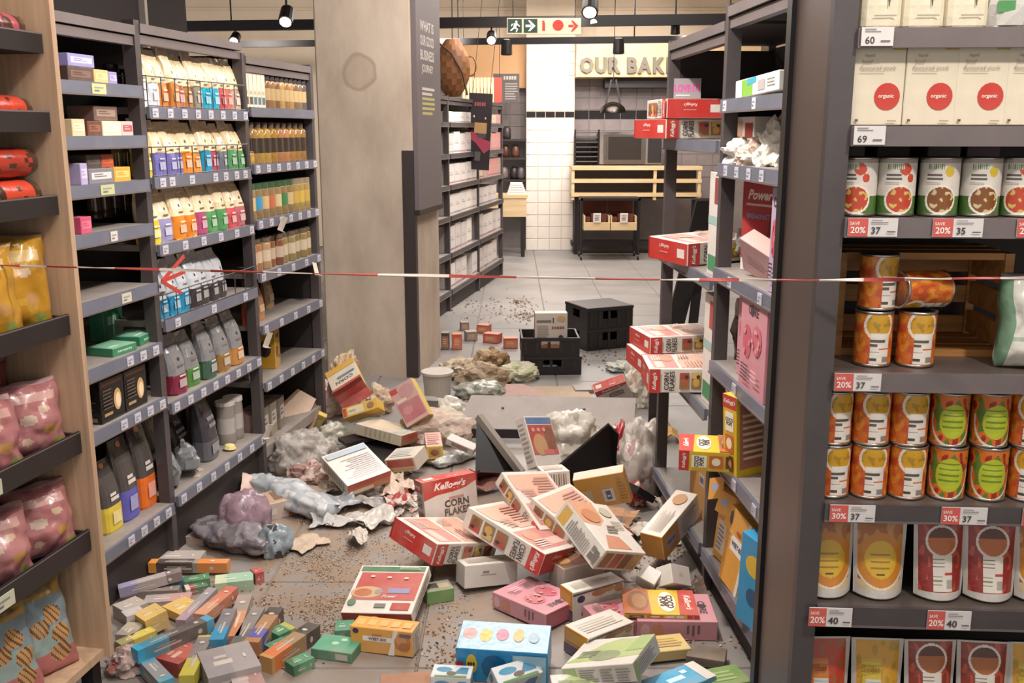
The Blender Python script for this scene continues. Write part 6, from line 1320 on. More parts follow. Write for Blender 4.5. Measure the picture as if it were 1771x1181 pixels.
stick(204, 1112, 266, 1086, .04, .03, .02, [(0, '#8f8a5c'), (.35, '#cbb94a'), (.95, '#a8983c')], 'yellow slim box behind the blue ended one')
stick(199, 1128, 226, 1115, .04, .03, .0, [(0, '#4a5a4c')], 'dark green slim box half under the rack')
stick(214, 1098, 236, 1076, .06, .05, .0, [(0, '#8f857c'), (.4, '#a8a08a')], 'dusty beige carton beside the rack foot')
stick(285, 1142, 330, 1112, .11, .05, .0, [(0, '#9c3a34'), (.3, '#b0503f')], 'red tea carton lying under the yellow tipped box')
stick(322, 1168, 356, 1098, .045, .045, .02, [(0, '#b3a83a'), (.42, '#726d6e'), (.95, '#b5a83c')], 'grey slim box with yellow half in front of the red carton')
stick(254, 1140, 288, 1176, .045, .045, .01, [(0, '#2f90b0'), (.1, '#7d8388'), (.85, '#4a93a8')], 'grey slim box with teal ends at the front')
stick(374, 1106, 398, 1052, .045, .04, .03, [(0, '#2a86ad'), (.4, '#6f6c72')], 'grey slim box with bright blue half')
stick(399, 1100, 424, 1028, .05, .045, .0, [(0, '#b8764e'), (.3, '#c08a62'), (.6, '#8f857d')], 'salmon and tan slim box standing out towards the aisle')
stick(409, 1114, 447, 1050, .045, .045, .0, [(0, '#5f5c58'), (.4, '#7a7674')], 'plain grey slim box next to the salmon and tan one')
stick(434, 1110, 478, 1050, .05, .05, .01, [(0, '#a8744a'), (.12, '#5a559a'), (.38, '#a3764c'), (.78, '#2a2425')], 'tan slim box with a violet band and black end')
stick(459, 1136, 543, 1078, .05, .055, .0, [(0, '#b98a52'), (.06, '#c96f3a'), (.4, '#9a7a52'), (.7, '#2c2627')], 'orange and black slim box nearest the bare floor')
stick(472, 1094, 502, 1080, .06, .035, .0, [(0, '#2f7f5c'), (.7, '#a8ad4a')], 'green carton with yellow end behind the orange and black box')
stick(466, 1120, 498, 1106, .06, .035, .0, [(0, '#3a7a60')], 'teal green carton between the slim boxes')
stick(500, 1148, 536, 1132, .05, .035, .0, [(0, '#2a6a48'), (.3, '#3f8a62')], 'green carton with white label below the orange and black box')
carton('green_tea_box', .14, .10, .034, {'*': '#2f7a5c', 'T': '#4f9c7c'}, {'T': [('e', .45, .5, .09, .1, '#a9cfa6'), ('e', .6, .75, .08, .09, '#a9cfa6')], 'F': [('r', .6, .2, .9, .8, '#b8b3a4')]}, 'dusty', (-.562, 2.89, .0175), (0, 0, -.25), 'flat green tea carton with pale leaf marks near the wheat biscuit carton', 'carton', 'small fallen cartons')
stick(580, 1082, 612, 1080, .07, .03, .0, [(0, '#3f8a6a')], 'green carton half hidden behind the flat green tea carton')
stick(350, 1150, 440, 1128, .17, .07, .0, [(0, '#8a8486'), (.5, '#979193')], 'grey film wrapped pack in the front of the slim boxes')
stick(400, 1176, 452, 1164, .12, .05, .0, [(0, '#b0a3a0'), (.5, '#a07a76')], 'pale pink wrapped pack at the front edge')
crumple('crumpled_wrapper', .06, .05, .05, '#a8908c', 'crumpled pink and grey wrapper beside the rack foot', 'wrapper', fl(222, 1160, 0), (0, 0, 0), 3, .5, 3, cols=['#a8908c', '#b59a92', '#8a7a76', '#a85a50'])
sheet('loose_sheet', .20, .10, '#a87a60', 'flat brown sheet standing in for a blurred patch at the front edge', 'card', fl(715, 1180, .003), (0, 0, .1), 5, .004, 6)  # added sheet standing in for a blurred brown patch close to the lens
# ---- bags and wrappers in the left middle of the aisle
crumple('plastic_bag', .15, .12, .13, '#c3beb9', 'puffed clear plastic bag beside the bottom shelf of the second bay', 'bag', fl(522, 812, .0), (0, 0, .2), 1, .3, 4, 'clear', cols=['#cfcac4', '#bab3ac', '#d3cdc6'])
def longbag(u0, v0, u1, v1, w_, h_, cols, label, seed, mat='film', name='foil_bag'):
    a, b2 = fl(u0, v0, 0), fl(u1, v1, 0); d = b2-a; m = MB(); n = 36; K = 44; rings = []; cc = []; off = Vector((seed*1.9, seed, 0))
    for j in range(K):
        t = j/(K-1); k = math.sin(math.pi*min(max(.07+.86*t, 0), 1))**.45; rr_ = []
        for q_ in range(n):
            th = 2*math.pi*q_/n; nz = 1+.42*noise.noise(Vector((math.cos(th)*1.6, math.sin(th)*1.6, t*5))+off)+.22*(abs(noise.noise(Vector((math.cos(th)*4, math.sin(th)*4, t*13))+off))-.2)
            rr_.append(((t-.5)*d.length+.02*noise.noise(Vector((th, t*3, 1))+off), w_/2*k*nz*math.cos(th), max(.002, h_*.48+h_*.5*k*nz*math.sin(th))))
        rings.append(rr_)
    for j in range(K-1): cc.append([cols[int((noise.noise(Vector((q_*.15, j*.13, seed)))+.5)*len(cols)) % len(cols)] for q_ in range(n)])
    m.loft(rings, cc); mid = (a+b2)/2; o = m.build(name, mat, None, (mid.x, mid.y, 0), (0, 0, math.atan2(d.y, d.x)), smooth=True); return tag(o, label, 'bag', 'burst bags on the floor')
longbag(430, 852, 575, 905, .17, .12, ['#aeb1b4', '#9ca1a6', '#bcbdbd'], 'long silver grey foil bag lying across the aisle', 2)
longbag(470, 965, 345, 928, .16, .11, ['#6f6a70', '#7c7478', '#5f5a5d'], 'burst charcoal and mauve pouch on the floor beside the plinth', 3)
crumple('foil_bag', .11, .08, .13, '#8a737c', 'torn mauve pouch top standing behind the burst charcoal pouch', 'bag', fl(425, 930, 0), (0, 0, .4), 4, .2, 3, 'film', cols=['#8d747e', '#7d6872', '#94808a'], group='burst bags on the floor')
crumple('foil_bag', .07, .05, .08, '#77828a', 'blue grey torn pouch end on the spilled flakes', 'bag', fl(478, 958, 0), (0, 0, .9), 5, .28, 3, 'film', cols=['#77828a', '#8a959c', '#3f3d40'], group='burst bags on the floor')
stick(335, 930, 395, 895, .09, .03, .0, [(0, '#b8a49a'), (.5, '#c0aca0')], 'flat pinkish carton against the plinth behind the charcoal pouch')
# burst white box with red corner
carton('burst_box', .17, .12, .08, {'*': '#c2b6ac', 'R': '#a83a34', 'F': '#bfb0a8', 'T': '#a88a70'}, {'F': [('r', .7, .05, .95, .95, '#b23a36'), ('r', .1, .3, .4, .7, '#d0c8c2')], 'T': [('r', .4, .2, .95, .9, '#6a4c36')]}, 'dusty', fl(478, 872, .045), (.1, -.05, .55), 'burst white carton with a red corner among the foil bags', 'box')
sheet('loose_sheet', .14, .16, '#c3aa9c', 'torn pink card flap sticking up from the burst carton', 'card', fl(440, 850, .05), (.6, .5, .4), 8, .02, 8)
sheet('loose_sheet', .12, .14, '#c9c3bc', 'white torn card leaning in front of the foil bag', 'card', fl(425, 880, .0), (.5, -.2, .2), 9, .03, 8)
# torn wrappers around the upright carton
for k, (u, v, w_, h_, c, lab, amp) in enumerate(((600, 905, .16, .12, '#a8a4a0', 'folded silver wrapper left of the big red carton end', .035), (655, 905, .18, .13, '#b5afa8', 'crumpled silver wrapper touching the big red carton end', .04), (620, 938, .14, .07, '#c2b9b0', 'torn white paper flap on the spilled flakes', .05), (640, 875, .22, .08, '#9c9896', 'long grey torn strip behind the silver wrappers', .04), (690, 880, .12, .1, '#b5706a', 'crumpled red and white wrapper beside the upright carton', .07), (690, 850, .18, .14, '#c4ae9e', 'creamy torn card under the upright carton', .05), (590, 880, .12, .16, '#8f9296', 'bent grey foil strip beside the long foil bag', .04), (560, 905, .10, .12, '#b3b4b5', 'small silver foil scrap at the tip of the long bag', .05), (530, 940, .16, .14, '#b39f8a', 'flat tan paper on the spilled flakes', .02), (680, 835, .14, .1, '#b9a897', 'beige torn card behind the upright carton', .05))):
    colf = (lambda x, y: '#b0403f' if noise.noise(Vector((x*4, y*4, 3))) > 0 else '#c9bdb4') if k == 4 else None
    sheet('torn_wrapper', w_, h_, c, lab, 'wrapper', fl(u, v, .005), (0, 0, k*.9), 30+k, amp, 12, .0015, 'film' if k in (1, 6) else 'paper', colf, group='torn wrappers on the floor', tear=.3)
# cardboard sheet leaning on the end of the third bay, brown card beside it
m = MB(); a, b2, c3, d3 = fl(462, 722, .17), fl(512, 760, .05), fl(547, 690, .2), fl(515, 672, .26)
def slab(name, pts, t, col, label, cat, mat='paper', colk=None):
    p_ = [Vector(q) for q in pts]; nrm = (p_[1]-p_[0]).cross(p_[-1]-p_[0]).normalized()
    if nrm.z < 0: nrm = -nrm
    k = len(p_); vs = p_+[q-nrm*t for q in p_]; fs = [tuple(range(k)), tuple(reversed(range(k, 2*k)))]+[(i, (i+1) % k, k+(i+1) % k, k+i) for i in range(k)]
    c0_ = sum(vs, Vector())/len(vs); m = MB(); m.add([q-c0_ for q in vs], fs, col); o = m.build(name, mat, None, c0_); return tag(o, label, cat)
slab('loose_sheet', (a, b2, c3, d3), .006, '#c2a894', 'large beige cardboard sheet leaning against the low end of the third bay', 'card')
slab('loose_sheet', (fl(512, 762, .02), fl(534, 758, .02), fl(552, 712, .14), fl(543, 690, .18)), .005, '#8d6a4c', 'brown cardboard flap beside the beige sheet', 'card')
carton('small_carton', .07, .05, .13, {'*': '#c6b2a6'}, {'F': [('r', 0, .75, 1, 1, '#b8302c'), ('r', .15, .35, .8, .6, '#77706c')]}, 'dusty', fl(553, 690, .14), (.1, .1, .1), 'small white carton with red top at the end of the third bay', 'carton', 'small fallen cartons')
carton('small_carton', .05, .03, .12, {'*': '#cfae4a'}, {'F': [('r', .2, .2, .8, .7, '#e0cd8a')]}, 'dusty', fl(551, 728, .07), (.5, .5, .2), 'tiny yellow carton on the brown cardboard flap', 'carton', 'small fallen cartons')
crumple('plastic_bag', .09, .08, .13, '#c9a98c', 'crumpled tan bag standing at the column foot', 'bag', fl(600, 660, 0), (0, 0, .2), 12, .35, 3, 'paper', cols=['#c9b08c', '#b8987a', '#d0c0a8'])
crumple('plastic_bag', .12, .10, .10, '#b5a08c', 'brown crumpled paper filling under the tilted carton', 'bag', fl(650, 712, 0), (0, 0, 1.2), 13, .3, 3, 'paper', cols=['#b5a08c', '#a3866c', '#c0ad98'])
crumple('plastic_bag', .14, .10, .14, '#c2b4a8', 'pale pink crumpled wrapper between the leaning carton and column', 'bag', fl(565, 715, 0), (0, 0, .4), 14, .35, 3, 'paper', cols=['#c2a8a0', '#b39c92', '#cbb9ae'])
crumple('plastic_bag', .08, .06, .07, '#b9b5a4', 'greenish grey crumpled film below the brown cardboard flap', 'bag', fl(575, 765, 0), (0, 0, .4), 15, .4, 3, 'film', cols=['#b9b3a8', '#a8a596', '#c0bca8'])
crumple('plastic_bag', .09, .07, .07, '#a88a84', 'dark pink crumpled wrapper beside the white backed carton', 'bag', fl(535, 838, 0), (0, 0, .4), 16, .45, 3, 'paper', cols=['#a8867f', '#8a6a64', '#b9a096'])
plank(fl(592, 765, .05), fl(672, 745, .07), .12, .02, 'dark steel tray edge under the dusty cream carton', 'steel_tray')
slab('steel_tray', (fl(607, 772, .03), fl(668, 806, .02), fl(700, 778, .03), fl(655, 750, .05)), .015, '#2c2728', 'dark flat steel tray beneath the dusty cream carton', 'tray', 'steel')
# white bucket and grey box at the column foot
bq = fl(757, 700, 0); m = MB().lathe([(.075, 0), (.082, .10), (.09, .19), (.096, .195), (.096, .215), (.086, .215), (.082, .19)], '#b9b1a8', 22); bo = m.build('white_bucket', 'plastic', None, bq, smooth=False); tag(bo, 'white plastic bucket at the foot of the concrete column', 'bucket')
MB().lathe([(.0965, .198), (.1, .2), (.1, .214), (.0965, .216)], '#c2bab1', 22).build('lid_rim', 'plastic', bo)
carton('grey_carton', .11, .10, .16, {'*': '#55524e', 'T': '#6a6762'}, {'F': [('r', .2, .3, .8, .6, '#615e5a')]}, 'dusty', fl(738, 712, .08), (0, .1, .2), 'dark grey carton between the bucket and the tilted pink carton', 'carton')
crumple('plastic_bag', .12, .1, .08, '#bdb5a6', 'crumpled white film right of the white bucket', 'bag', fl(775, 725, 0), (0, 0, .4), 17, .4, 3, 'film', cols=['#bdb5a6', '#c9c4b8', '#a8a094'])
crumple('plastic_bag', .2, .12, .12, '#b5a694', 'beige crumpled bag left of the dark leaning panel', 'bag', fl(755, 765, 0), (0, 0, .2), 18, .25, 3, 'paper', cols=['#b5a694', '#b39a90', '#bdb0a0'])
longbag(755, 812, 825, 788, .08, .06, ['#a8aaa6', '#b5b5b0', '#9c9c98'], 'slim pale plastic sleeve in front of the dark leaning panel', 7)
# ---- the fallen steel shelf and dark panels
P0 = [fl(815, 683, .20), fl(1100, 688, .20), fl(1095, 748, .07), fl(788, 745, .07)]
fp = slab('fallen_shelf', P0, .025, '#8a827c', 'big grey steel shelf plate fallen across the aisle', 'shelf', 'panelgrey')
for k, t in enumerate((.22, .45, .70, .93)):
    q = P0[0].lerp(P0[1], t).lerp(P0[3].lerp(P0[2], t), .35+.3*(k % 2)); m = MB().lathe([(.008, 0), (.008, .004), (.004, .005)], '#4a4542', 10)
    o = m.build('bolt', 'steel', fp, q-fp.location)
MB().bar(P0[3]-fp.location-Vector((0, .0, .012)), P0[2]-fp.location-Vector((0, 0, .012)), .012, .05, '#2a2526').build('front_flange', 'steel', fp)
a, b2, c3, d3 = fl(824, 720, .30), fl(838, 726, .29), fl(908, 822, .06), fl(822, 818, .06)
slab('steel_plate', (a, c3, fl(880, 830, .03), d3), .02, '#0d0b0b', 'dark triangular steel panel leaning at the left of the fallen shelf', 'panel', 'steel')
plank(a+Vector((.01, 0, 0)), fl(902, 818, .08), .03, .035, 'pale edge strip of the dark triangular panel', 'steel_strip', '#8f8880')
slab('steel_plate', (fl(830, 812, .12), fl(905, 815, .10), fl(912, 832, .03), fl(800, 828, .03)), .012, '#2f1918', 'dark maroon steel plate lying below the triangular panel', 'panel', 'steel')
slab('steel_plate', (fl(955, 812, .12), fl(1052, 731, .36), fl(1069, 748, .33), fl(1062, 822, .06), fl(985, 838, .04)), .02, '#0d0b0b', 'dark rectangular steel panel slanting at the right of the fallen shelf', 'panel', 'steel')
crumple('plastic_bag', .15, .12, .13, '#c4bbaf', 'white crumpled film behind the dark slanting panel', 'bag', fl(985, 775, 0), (0, 0, .1), 21, .4, 3, 'film', cols=['#c4bbaf', '#cfc9c0', '#b5aa9c'])
# burst clear bag with red print at the right of the dark panel
crumple('burst_bag', .11, .09, .22, '#b0a8a0', 'burst clear cereal bag with crumpled film beside the dark slanting panel', 'bag', fl(1105, 850, .0), (0, 0, .3), 66, .35, 3, 'film', cols=['#b5aca4', '#a39a92', '#c2bab2', '#b0908c'])
crumple('torn_wrapper', .05, .05, .14, '#a8383c', 'torn red and white wrapper hanging between the dark panel and the clear bag', 'wrapper', fl(1068, 815, .08), (0, 0, .6), 67, .5, 3, 'film', cols=['#a8323a', '#b8474a', '#cfc0b8', '#8f2a30'], group='torn wrappers on the floor')
crumple('torn_wrapper', .05, .04, .06, '#a8383c', 'torn red wrapper at the foot of the clear bag', 'wrapper', fl(1100, 872, .0), (0, 0, 1.6), 68, .5, 3, 'film', cols=['#9c3236', '#b8474a', '#c2b2aa'], group='torn wrappers on the floor')
for k, (u0, v0, u1, v1, h0, h1, w_, lab) in enumerate(((1128, 740, 1124, 690, .0, .2, .045, 'short dark upright standing at the corner of the fallen shelf'), (1120, 860, 1092, 842, .05, .12, .09, 'dark base plate under the far bay shelving'))):
    a, b2 = fl(u0, v0, h0), fl(u0, v0, h0); b2 = Vector((b2.x, b2.y, b2.z+.30 if k == 0 else b2.z)); b2 = b2 if k == 0 else fl(u1, v1, h1)
    plank(a, b2, w_, .03, lab, 'steel_upright')
longbag(1110, 800, 1135, 745, .10, .10, ['#b5aa98', '#c0b8aa', '#a89c88'], 'beige burst bag between the far bay and the clear bag', 8, 'paper')
# ================================================================== behind: crates, small boxes, scattered packs
def crate(w_, d_, h_, loc, rz, label):
    r = empty('plastic_crate', loc, rz); tag(r, label, 'crate', 'black plastic crates'); t = .012; c = '#1d191a'
    MB().box(-w_/2, w_/2, -d_/2, d_/2, 0, .012, c).build('base', 'plastic', r)
    for sy in (-1, 1):
        y0, y1 = (-d_/2, -d_/2+t) if sy < 0 else (d_/2-t, d_/2)
        MB().box(-w_/2, w_/2, y0, y1, .012, h_*.45, c).box(-w_/2, -w_*.16, y0, y1, h_*.45, h_*.82, c).box(w_*.16, w_/2, y0, y1, h_*.45, h_*.82, c).box(-w_/2, w_/2, y0, y1, h_*.82, h_, c).build('side_wall', 'plastic', r)
        yy = y0-.004 if sy < 0 else y1; MB().box(-w_/2-.004, w_/2+.004, yy, yy+.004, h_-.02, h_, '#262122').build('rim', 'plastic', r)
        for k in range(5): MB().box(-w_*.45+k*w_*.2, -w_*.45+k*w_*.2+.02, yy, yy+.004, .02, h_*.8, '#262122').build('rib', 'plastic', r)
    for sx in (-1, 1):
        x0, x1 = (-w_/2, -w_/2+t) if sx < 0 else (w_/2-t, w_/2)
        MB().box(x0, x1, -d_/2+t, d_/2-t, .012, h_*.45, c).box(x0, x1, -d_/2+t, -d_*.16, h_*.45, h_*.82, c).box(x0, x1, d_*.16, d_/2-t, h_*.45, h_*.82, c).box(x0, x1, -d_/2+t, d_/2-t, h_*.82, h_, c).build('end_wall', 'plastic', r)
    return r
q = fl(1038, 604, 0); q = Vector((q.x, q.y+.17, 0))
crate(.40, .36, .165, q, .42, 'lower black crate of the stack standing farther back')
cr2 = crate(.40, .36, .165, q+Vector((0, 0, .166)), .42, 'upper black crate of the stack standing farther back')
MB().box(-.19, .19, -.17, .17, .155, .166, '#221d1e').build('lid', 'plastic', cr2)
q = fl(953, 648, 0); q = Vector((q.x, q.y+.15, 0))
crate(.40, .32, .13, q, .06, 'lower black crate of the open stack holding the wheat carton')
crate(.40, .32, .13, q+Vector((-.01, 0, .131)), .03, 'upper open black crate with a white wheat carton inside')
MB().box(0, .012, -.15, .15, 0, .16, '#1d191a')
carton('cereal_box', .225, .09, .27, {'*': '#c9c0b6', 'L': '#b99a8e'}, {'F': [('e', .80, .36, .08, .07, '#2f2c55'), ('e', .4, .1, .25, .1, '#b5683a'), ('e', .62, .1, .2, .09, '#c07a48'), ('g', .72, .62, .4, .07, 5, '#8d5a3c'), ('r', .05, .76, .5, .82, '#6f6862'), ('r', .54, .75, .58, .88, '#4a4440'), ('e', .8, .85, .14, .07, '#c9a070')]+lines(.06, .45, .3, .7, 6, '#a39a8f')}, 'card', q+Vector((.0, -.02, .146)), (0, 0, .05), 'white wheat cereal carton standing in the open black crate', 'box', None, lift=1)
OR, ORT = '#b04a30', '#c08a5c'
for k, (u, v, w_, d_, h_, c, rz, lab) in enumerate(((790, 605, .075, .08, .12, OR, .1, 'orange carton standing nearest the concrete column'), (837, 577, .10, .09, .07, '#a8412f', -.3, 'red orange carton at the back of the small group'), (852, 594, .13, .09, .075, '#a63c2d', -.4, 'red orange carton in the middle of the small group'), (883, 603, .11, .08, .08, '#a8462c', .05, 'orange carton with pale top beside the open crate'), (803, 572, .07, .07, .07, '#6d6a68', .2, 'small grey carton behind the orange cartons'), (814, 590, .09, .08, .075, '#767270', .3, 'grey carton between the orange cartons'), (770, 605, .06, .08, .13, '#3a322d', 0, 'dark carton beside the concrete column and the orange carton'))):
    q = fl(u, v, 0); carton('small_carton', w_, d_, h_, {'*': c, 'T': mixc(c, '#cdb090', .5)}, {'F': [('r', .1, .15, .9, .8, mixc(c, '#d98a5a', .35))]+lines(.2, .8, .3, .7, 3, mixc(c, '#f0d8b8', .5))}, 'dusty', (q.x, q.y+d_/2, 0.0015), (0, 0, rz), lab, 'carton', 'small cartons beyond the column', lift=1)
# brown debris beyond the fallen shelf
crumple('paper_bag', .17, .13, .09, '#9a8468', 'long crumpled brown paper bag beyond the fallen shelf', 'bag', fl(835, 664, 0), (0, 0, .1), 31, .3, 3, 'paper', cols=['#9a8468', '#8a745a', '#ab9880'])
crumple('paper_bag', .12, .10, .12, '#a0825f', 'torn open brown paper bag standing behind the long one', 'bag', fl(850, 648, 0), (0, 0, .5), 32, .4, 3, 'paper', cols=['#a0825f', '#7a5f44', '#b39a78'])
crumple('paper_bag', .16, .12, .08, '#b5a58c', 'pale brown crumpled paper beside the concrete column', 'bag', fl(795, 650, 0), (0, 0, .9), 33, .4, 3, 'paper', cols=['#b5a58c', '#a08c72', '#c2b6a2'])
crumple('paper_bag', .14, .12, .07, '#b3b29a', 'pale green crumpled packet next to the open crate stack', 'bag', fl(897, 655, 0), (0, 0, .2), 34, .3, 3, 'paper', cols=['#b5b29c', '#a3ab82', '#c3bda8'])
crumple('paper_bag', .15, .1, .06, '#a8a89c', 'grey green crumpled film behind the fallen shelf', 'bag', fl(830, 684, 0), (0, 0, .2), 35, .35, 3, 'film', cols=['#a8a89c', '#8a8f84', '#b5b3aa'])
slab('loose_sheet', (fl(868, 684, .01), fl(955, 684, .01), fl(905, 664, .05), fl(875, 664, .03)), .012, '#b08f88', 'pink card board lying behind the fallen shelf', 'card')
carton('grey_carton', .12, .14, .02, {'*': '#8f8a88', 'F': '#5a5656'}, {'T': [('r', .1, .1, .9, .9, '#97928f')]}, 'dusty', fl(1008, 672, .012), (0, 0, .1), 'flat grey tray lying between the fallen shelf and the crates', 'tray')
sheet('loose_sheet', .5, .3, '#a8937e', 'flat brown paper sheet on the floor behind the fallen shelf', 'card', fl(950, 680, .003), (0, 0, .1), 41, .015, 8)
crumple('plastic_bag', .12, .10, .14, '#c6c3bd', 'white crumpled plastic bag below the low jutting carton', 'bag', fl(1110, 668, 0), (0, 0, .2), 36, .35, 3, 'film', cols=['#c6c3bd', '#d2cfc8', '#8fa3a3'])
crumple('plastic_bag', .12, .10, .16, '#bdb4a6', 'pale torn bag standing beside the far bay upright', 'bag', fl(1108, 700, 0), (0, 0, .9), 37, .35, 3, 'paper', cols=['#bdb4a6', '#c9c2b5', '#a8998a'])
crumple('paper_bag', .10, .08, .04, '#c2bcae', 'scrap of white paper in front of the stacked crates', 'paper', fl(1072, 640, 0), (0, 0, .9), 38, .4, 3, 'paper', cols=['#c2bcae', '#8fa8a8', '#b5ad9c'])
# extra torn card and wrappers to fill the gaps of the pile
ex_ = [(745, 800, .2, .16, '#a89a8a', 'tan card under the pale plastic sleeve'), (820, 850, .2, .14, '#8a5a52', 'maroon card behind the upright carton'), (1000, 720, .0, .0, '', ''), (1165, 880, .12, .16, '#c3b8a4', 'cream card flap above the long wheat carton'), (1045, 905, .25, .2, '#b98a68', 'tan card lining under the muesli carton'), (1130, 1005, .16, .14, '#6a5a50', 'dark card under the torn white pieces'), (1120, 1030, .2, .12, '#a89070', 'brown flakes bag under the yellow carton'), (1190, 1035, .12, .12, '#5d4a40', 'dark card beside the flattened yellow carton'), (560, 850, .2, .16, '#8f7d6c', 'brown dusty paper between foil bag and white carton'), (700, 745, .16, .12, '#b59a8c', 'pink card under the tilted carton'), (940, 830, .2, .1, '#8a7a6c', 'grey card beneath the striped carton'), (1150, 760, .14, .14, '#b8904e', 'orange card leaning at the far bay base'), (1090, 925, .14, .12, '#c2b8aa', 'white card between muesli and wheat cartons')]
for k, (u, v, w_, h_, c, lab) in enumerate(ex_):
    if c: sheet('torn_card', w_, h_, c, lab, 'card', fl(u, v, .004), (.05*math.sin(k), .05*math.cos(k), k*.7), 70+k, .05, 9, .002, 'paper', None, group='torn card scraps in the pile', tear=.25)
# ---- crumbs and flakes
def flakes(name, n, area_, cols, label, smin, smax, seed, lift=.001):
    rg = random.Random(seed); m = MB(); cl = []
    for _ in range(max(6, n//60)):
        u0, v0, u1, v1 = area_[rg.randrange(len(area_))]; cl.append((rg.uniform(u0, u1), rg.uniform(v0, v1), rg.uniform(8, 40)))
    for _ in range(n):
        cu_, cv_, sg = cl[rg.randrange(len(cl))]; q = fl(rg.gauss(cu_, sg), rg.gauss(cv_, sg*.4), 0); s = rg.uniform(smin, smax)
        a = rg.uniform(0, 6.3); t1, t2 = rg.uniform(-.5, .5), rg.uniform(-.5, .5); h0 = lift+s*.45
        p_ = [(q.x+s*math.cos(a+k*2*math.pi/5)*rg.uniform(.6, 1), q.y+s*math.sin(a+k*2*math.pi/5)*rg.uniform(.6, 1)) for k in range(5)]
        c = rg.choice(cols); top = [(x, y, h0+t1*(x-q.x)+t2*(y-q.y)) for x, y in p_]
        ap = (q.x, q.y, h0+s*.35)
        for k in range(5): m.poly([top[k], top[(k+1) % 5], ap], c)
        m.poly([(x, y, z-.001) for x, y, z in reversed(top)], c)
    o = m.build(name, 'matte'); tag(o, label, 'crumbs', kind='stuff'); return o
flakes('spilled_flakes', 3200, [(500, 900, 720, 1060), (470, 930, 620, 1000), (600, 900, 700, 980), (700, 980, 800, 1060), (540, 1000, 640, 1100)], ['#8f7358', '#a58a6c', '#9a7e62', '#b09a7e', '#7a604a'], 'spilled brown cereal flakes scattered over the bare floor', .0016, .0045, 1)
flakes('spilled_flakes', 1500, [(840, 960, 1270, 1181), (560, 1080, 800, 1181), (440, 780, 720, 900), (1080, 900, 1260, 1130), (200, 1000, 560, 1181)], ['#8d6a48', '#9a7a58', '#6f4f36', '#b5a08a'], 'crumbs and flakes strewn between the fallen boxes', .003, .007, 2)
flakes('spilled_flakes', 420, [(770, 530, 930, 580), (1000, 600, 1120, 660), (760, 640, 1110, 700), (850, 520, 930, 560)], ['#6a4a3a', '#8a6a52', '#54392c', '#a08a76'], 'small brown debris beyond the column and crates', .006, .016, 3)
flakes('paper_litter', 420, [(560, 780, 1180, 960), (450, 780, 640, 900), (1080, 960, 1250, 1100)], ['#c2b8ac', '#d0c8be', '#a89c90', '#b58a80'], 'bits of torn packaging paper litter across the pile', .008, .028, 4)
# ================================================================== white boxed goods on the far shelving
a0, a1 = fl(766, 548), fl(870, 475); hd = math.atan2(a1.x-a0.x, a1.y-a0.y)
FF = Frame((a0.x, a0.y, 0), math.pi/2-hd); tot = (a1-a0).length
ztop = pl(815, 172, a0, math.degrees(hd)).z
zf = [.18, .52, .86, 1.14, 1.42, 1.70]
nb = 3; bwid = (tot+.9)/nb
for b_i in range(nb):
    s0 = -.9+b_i*bwid
    bay(FF, s0, s0+bwid, zf, .35, 'shelving_bay', 'dark steel shelving of white boxes beyond the column, %s unit from the bakery' % ('third', 'second', 'first')[b_i], ztop, {}, uprights=(True, b_i == nb-1), railcol='frame', hcol='frame')
    for r_, z in enumerate(zf):
        hh = (zf[r_+1] if r_+1 < len(zf) else ztop-.06)-z-.075; n = 5
        if b_i == 0: continue
        for k in range(n):
            if (b_i, r_, k) in ((1, 1, 4), (2, 0, 4), (1, 0, 3), (2, 2, 4)): continue
            ww = (bwid-.06)/n; c = random.choice(['#cfc8c4', '#d6d0cc', '#c6bfbd', '#d9d3cb']) if not (b_i == 2 and r_ > 2) else random.choice(['#c9b59c', '#b98f86', '#a8a082', '#c98a86'])
            hk = hh*random.uniform(.86, .98)
            it = {'F': [('r', 0, .06, 1, .14, random.choice(['#8f7a88', '#a87a80', '#77737c', '#9a9498'])), ('r', .15, .45, .8, .5, '#a39a9a'), ('r', .15, .56, .6, .6, '#b0a8a6')]}
            carton('boxed_goods', ww-.012, .26, hk, {'*': c}, it, 'card', FF(s0+.03+ww*(k+.5), .02+.13, z+.0185), (0, 0, FF.rz+random.uniform(-.03, .03)), 'pale box, %s along the %s level of the %s unit from the bakery' % (ORD[k], ('lowest', 'second', 'third', 'fourth', 'fifth', 'top')[r_], ('third', 'second', 'first')[b_i]), 'box', 'pale boxes on the far shelving', part=False, lift=1)
# dark hanging poster with red band in front of it
Yp = fl(812, 500).y-.35
p0, p1 = at(806, 292, Yp), at(846, 160, Yp); W_, H_ = p1.x-p0.x, p1.z-p0.z
po = MB().box(0, W_, 0, .012, 0, H_, '#231c1f').build('hanging_poster', 'matte', None, p0, (0, .06, -.25)); tag(po, 'tilted black hanging poster with magenta band and tan patch beyond the column', 'poster')
m = MB(); art(m, lambda a, b2, k: (a, -k, b2), W_, H_, [('p', [(0, .42), (.35, .36), (.75, .22), (1, .28), (1, .38), (.6, .42), (0, .54)], '#a03a54'), ('r', .28, .48, .82, .62, '#b08a5c'), ('r', .45, .42, .8, .48, '#4a4650'), ('g', .5, .86, .5, .05, 5, '#8a4448'), ('r', .35, .12, .6, .24, '#5a5456'), ('e', .25, .7, .03, .015, '#c9c2bd'), ('e', .75, .68, .03, .015, '#c9c2bd')]); m.build('print', 'matte', po)
for x in (.03, W_-.03): MB().tube([(x, .006, H_), (x+.08, .006, 3.45-p0.z)], .003, '#3a3333', 5).build('hanger', 'steel', po)
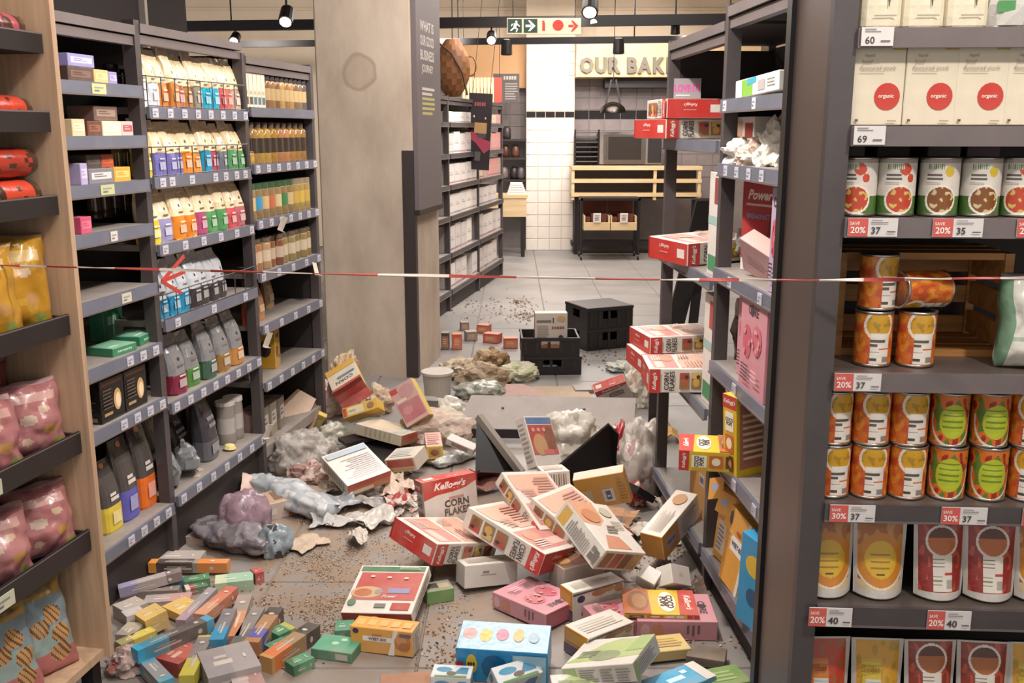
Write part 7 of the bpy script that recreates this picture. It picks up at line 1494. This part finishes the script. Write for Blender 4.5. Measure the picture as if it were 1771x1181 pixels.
# ================================================================== red and white barrier tape strung across
def tape(pts, label, wid=.0075, twist=9, seg=.11, name='barrier_tape'):
    P_ = []; n = 220
    def ev(t):
        x = t*(len(pts)-1); i = min(int(x), len(pts)-2); return Vector(pts[i]).lerp(Vector(pts[i+1]), x-i)
    L_ = sum((Vector(pts[i+1])-Vector(pts[i])).length for i in range(len(pts)-1)); m = MB(); prev = None
    for k in range(n+1):
        t = k/n; c = ev(t); d = (ev(min(1, t+.005))-ev(max(0, t-.005))).normalized(); up = Vector((0, 0, 1)); s_ = d.cross(up).normalized(); u_ = s_.cross(d)
        a = twist*2*math.pi*t/3+.8*math.sin(7*t); e1 = (u_*math.cos(a)+s_*math.sin(a))*wid/2*(.75+.25*math.sin(31*t)); e2 = (u_*-math.sin(a)+s_*math.cos(a))*.0012
        cur = [c-e1-e2, c+e1-e2, c+e1+e2, c-e1+e2]
        if prev:
            col_ = '#a84640' if int(L_*t/seg) % 2 else '#cbbdb3'
            m.add(prev+cur, [(0, 1, 5, 4), (1, 2, 6, 5), (2, 3, 7, 6), (3, 0, 4, 7)], col_)
        prev = cur
    o = m.build(name, 'plastic'); return tag(o, label, 'tape')
ta = pl(-60, 457, (0, 2.55, 0), 90); tb = pl(165, 463, (0, 2.45, 0), 90); tc_ = pl(560, 473.5, (0, 2.28, 0), 90); td = pl(1130, 483.5, (0, 2.02, 0), 90); te = pl(1440, 484.5, (0, 1.86, 0), 90); tf = pl(1800, 480, (0, 1.72, 0), 90)
pts = []
ctrl = [ta, tb, tc_, td, te, tf]
for i in range(5):
    for k in range(8): pts.append(ctrl[i].lerp(ctrl[i+1], k/8))
pts.append(tf)
tape(pts, 'red and white barrier tape strung across the aisle')
kn = FL_(.385, -.02, 1.10)
for k, (dx, dz, lab) in enumerate(((.16, .075, 'red tape tail reaching up from the knot on the shelving post'), (.10, -.06, 'red tape tail hanging from the knot on the shelving post'), (.12, .02, 'red tape tail pointing sideways from the knot on the shelving post'))):
    e_ = FL_(.385+dx, -.03-.01*k, 1.10+dz)
    m = MB().bar(kn, e_, .004, .014, '#b0423a'); tag(m.build('tape_tail', 'plastic'), lab, 'tape', 'tape tails at the knot')
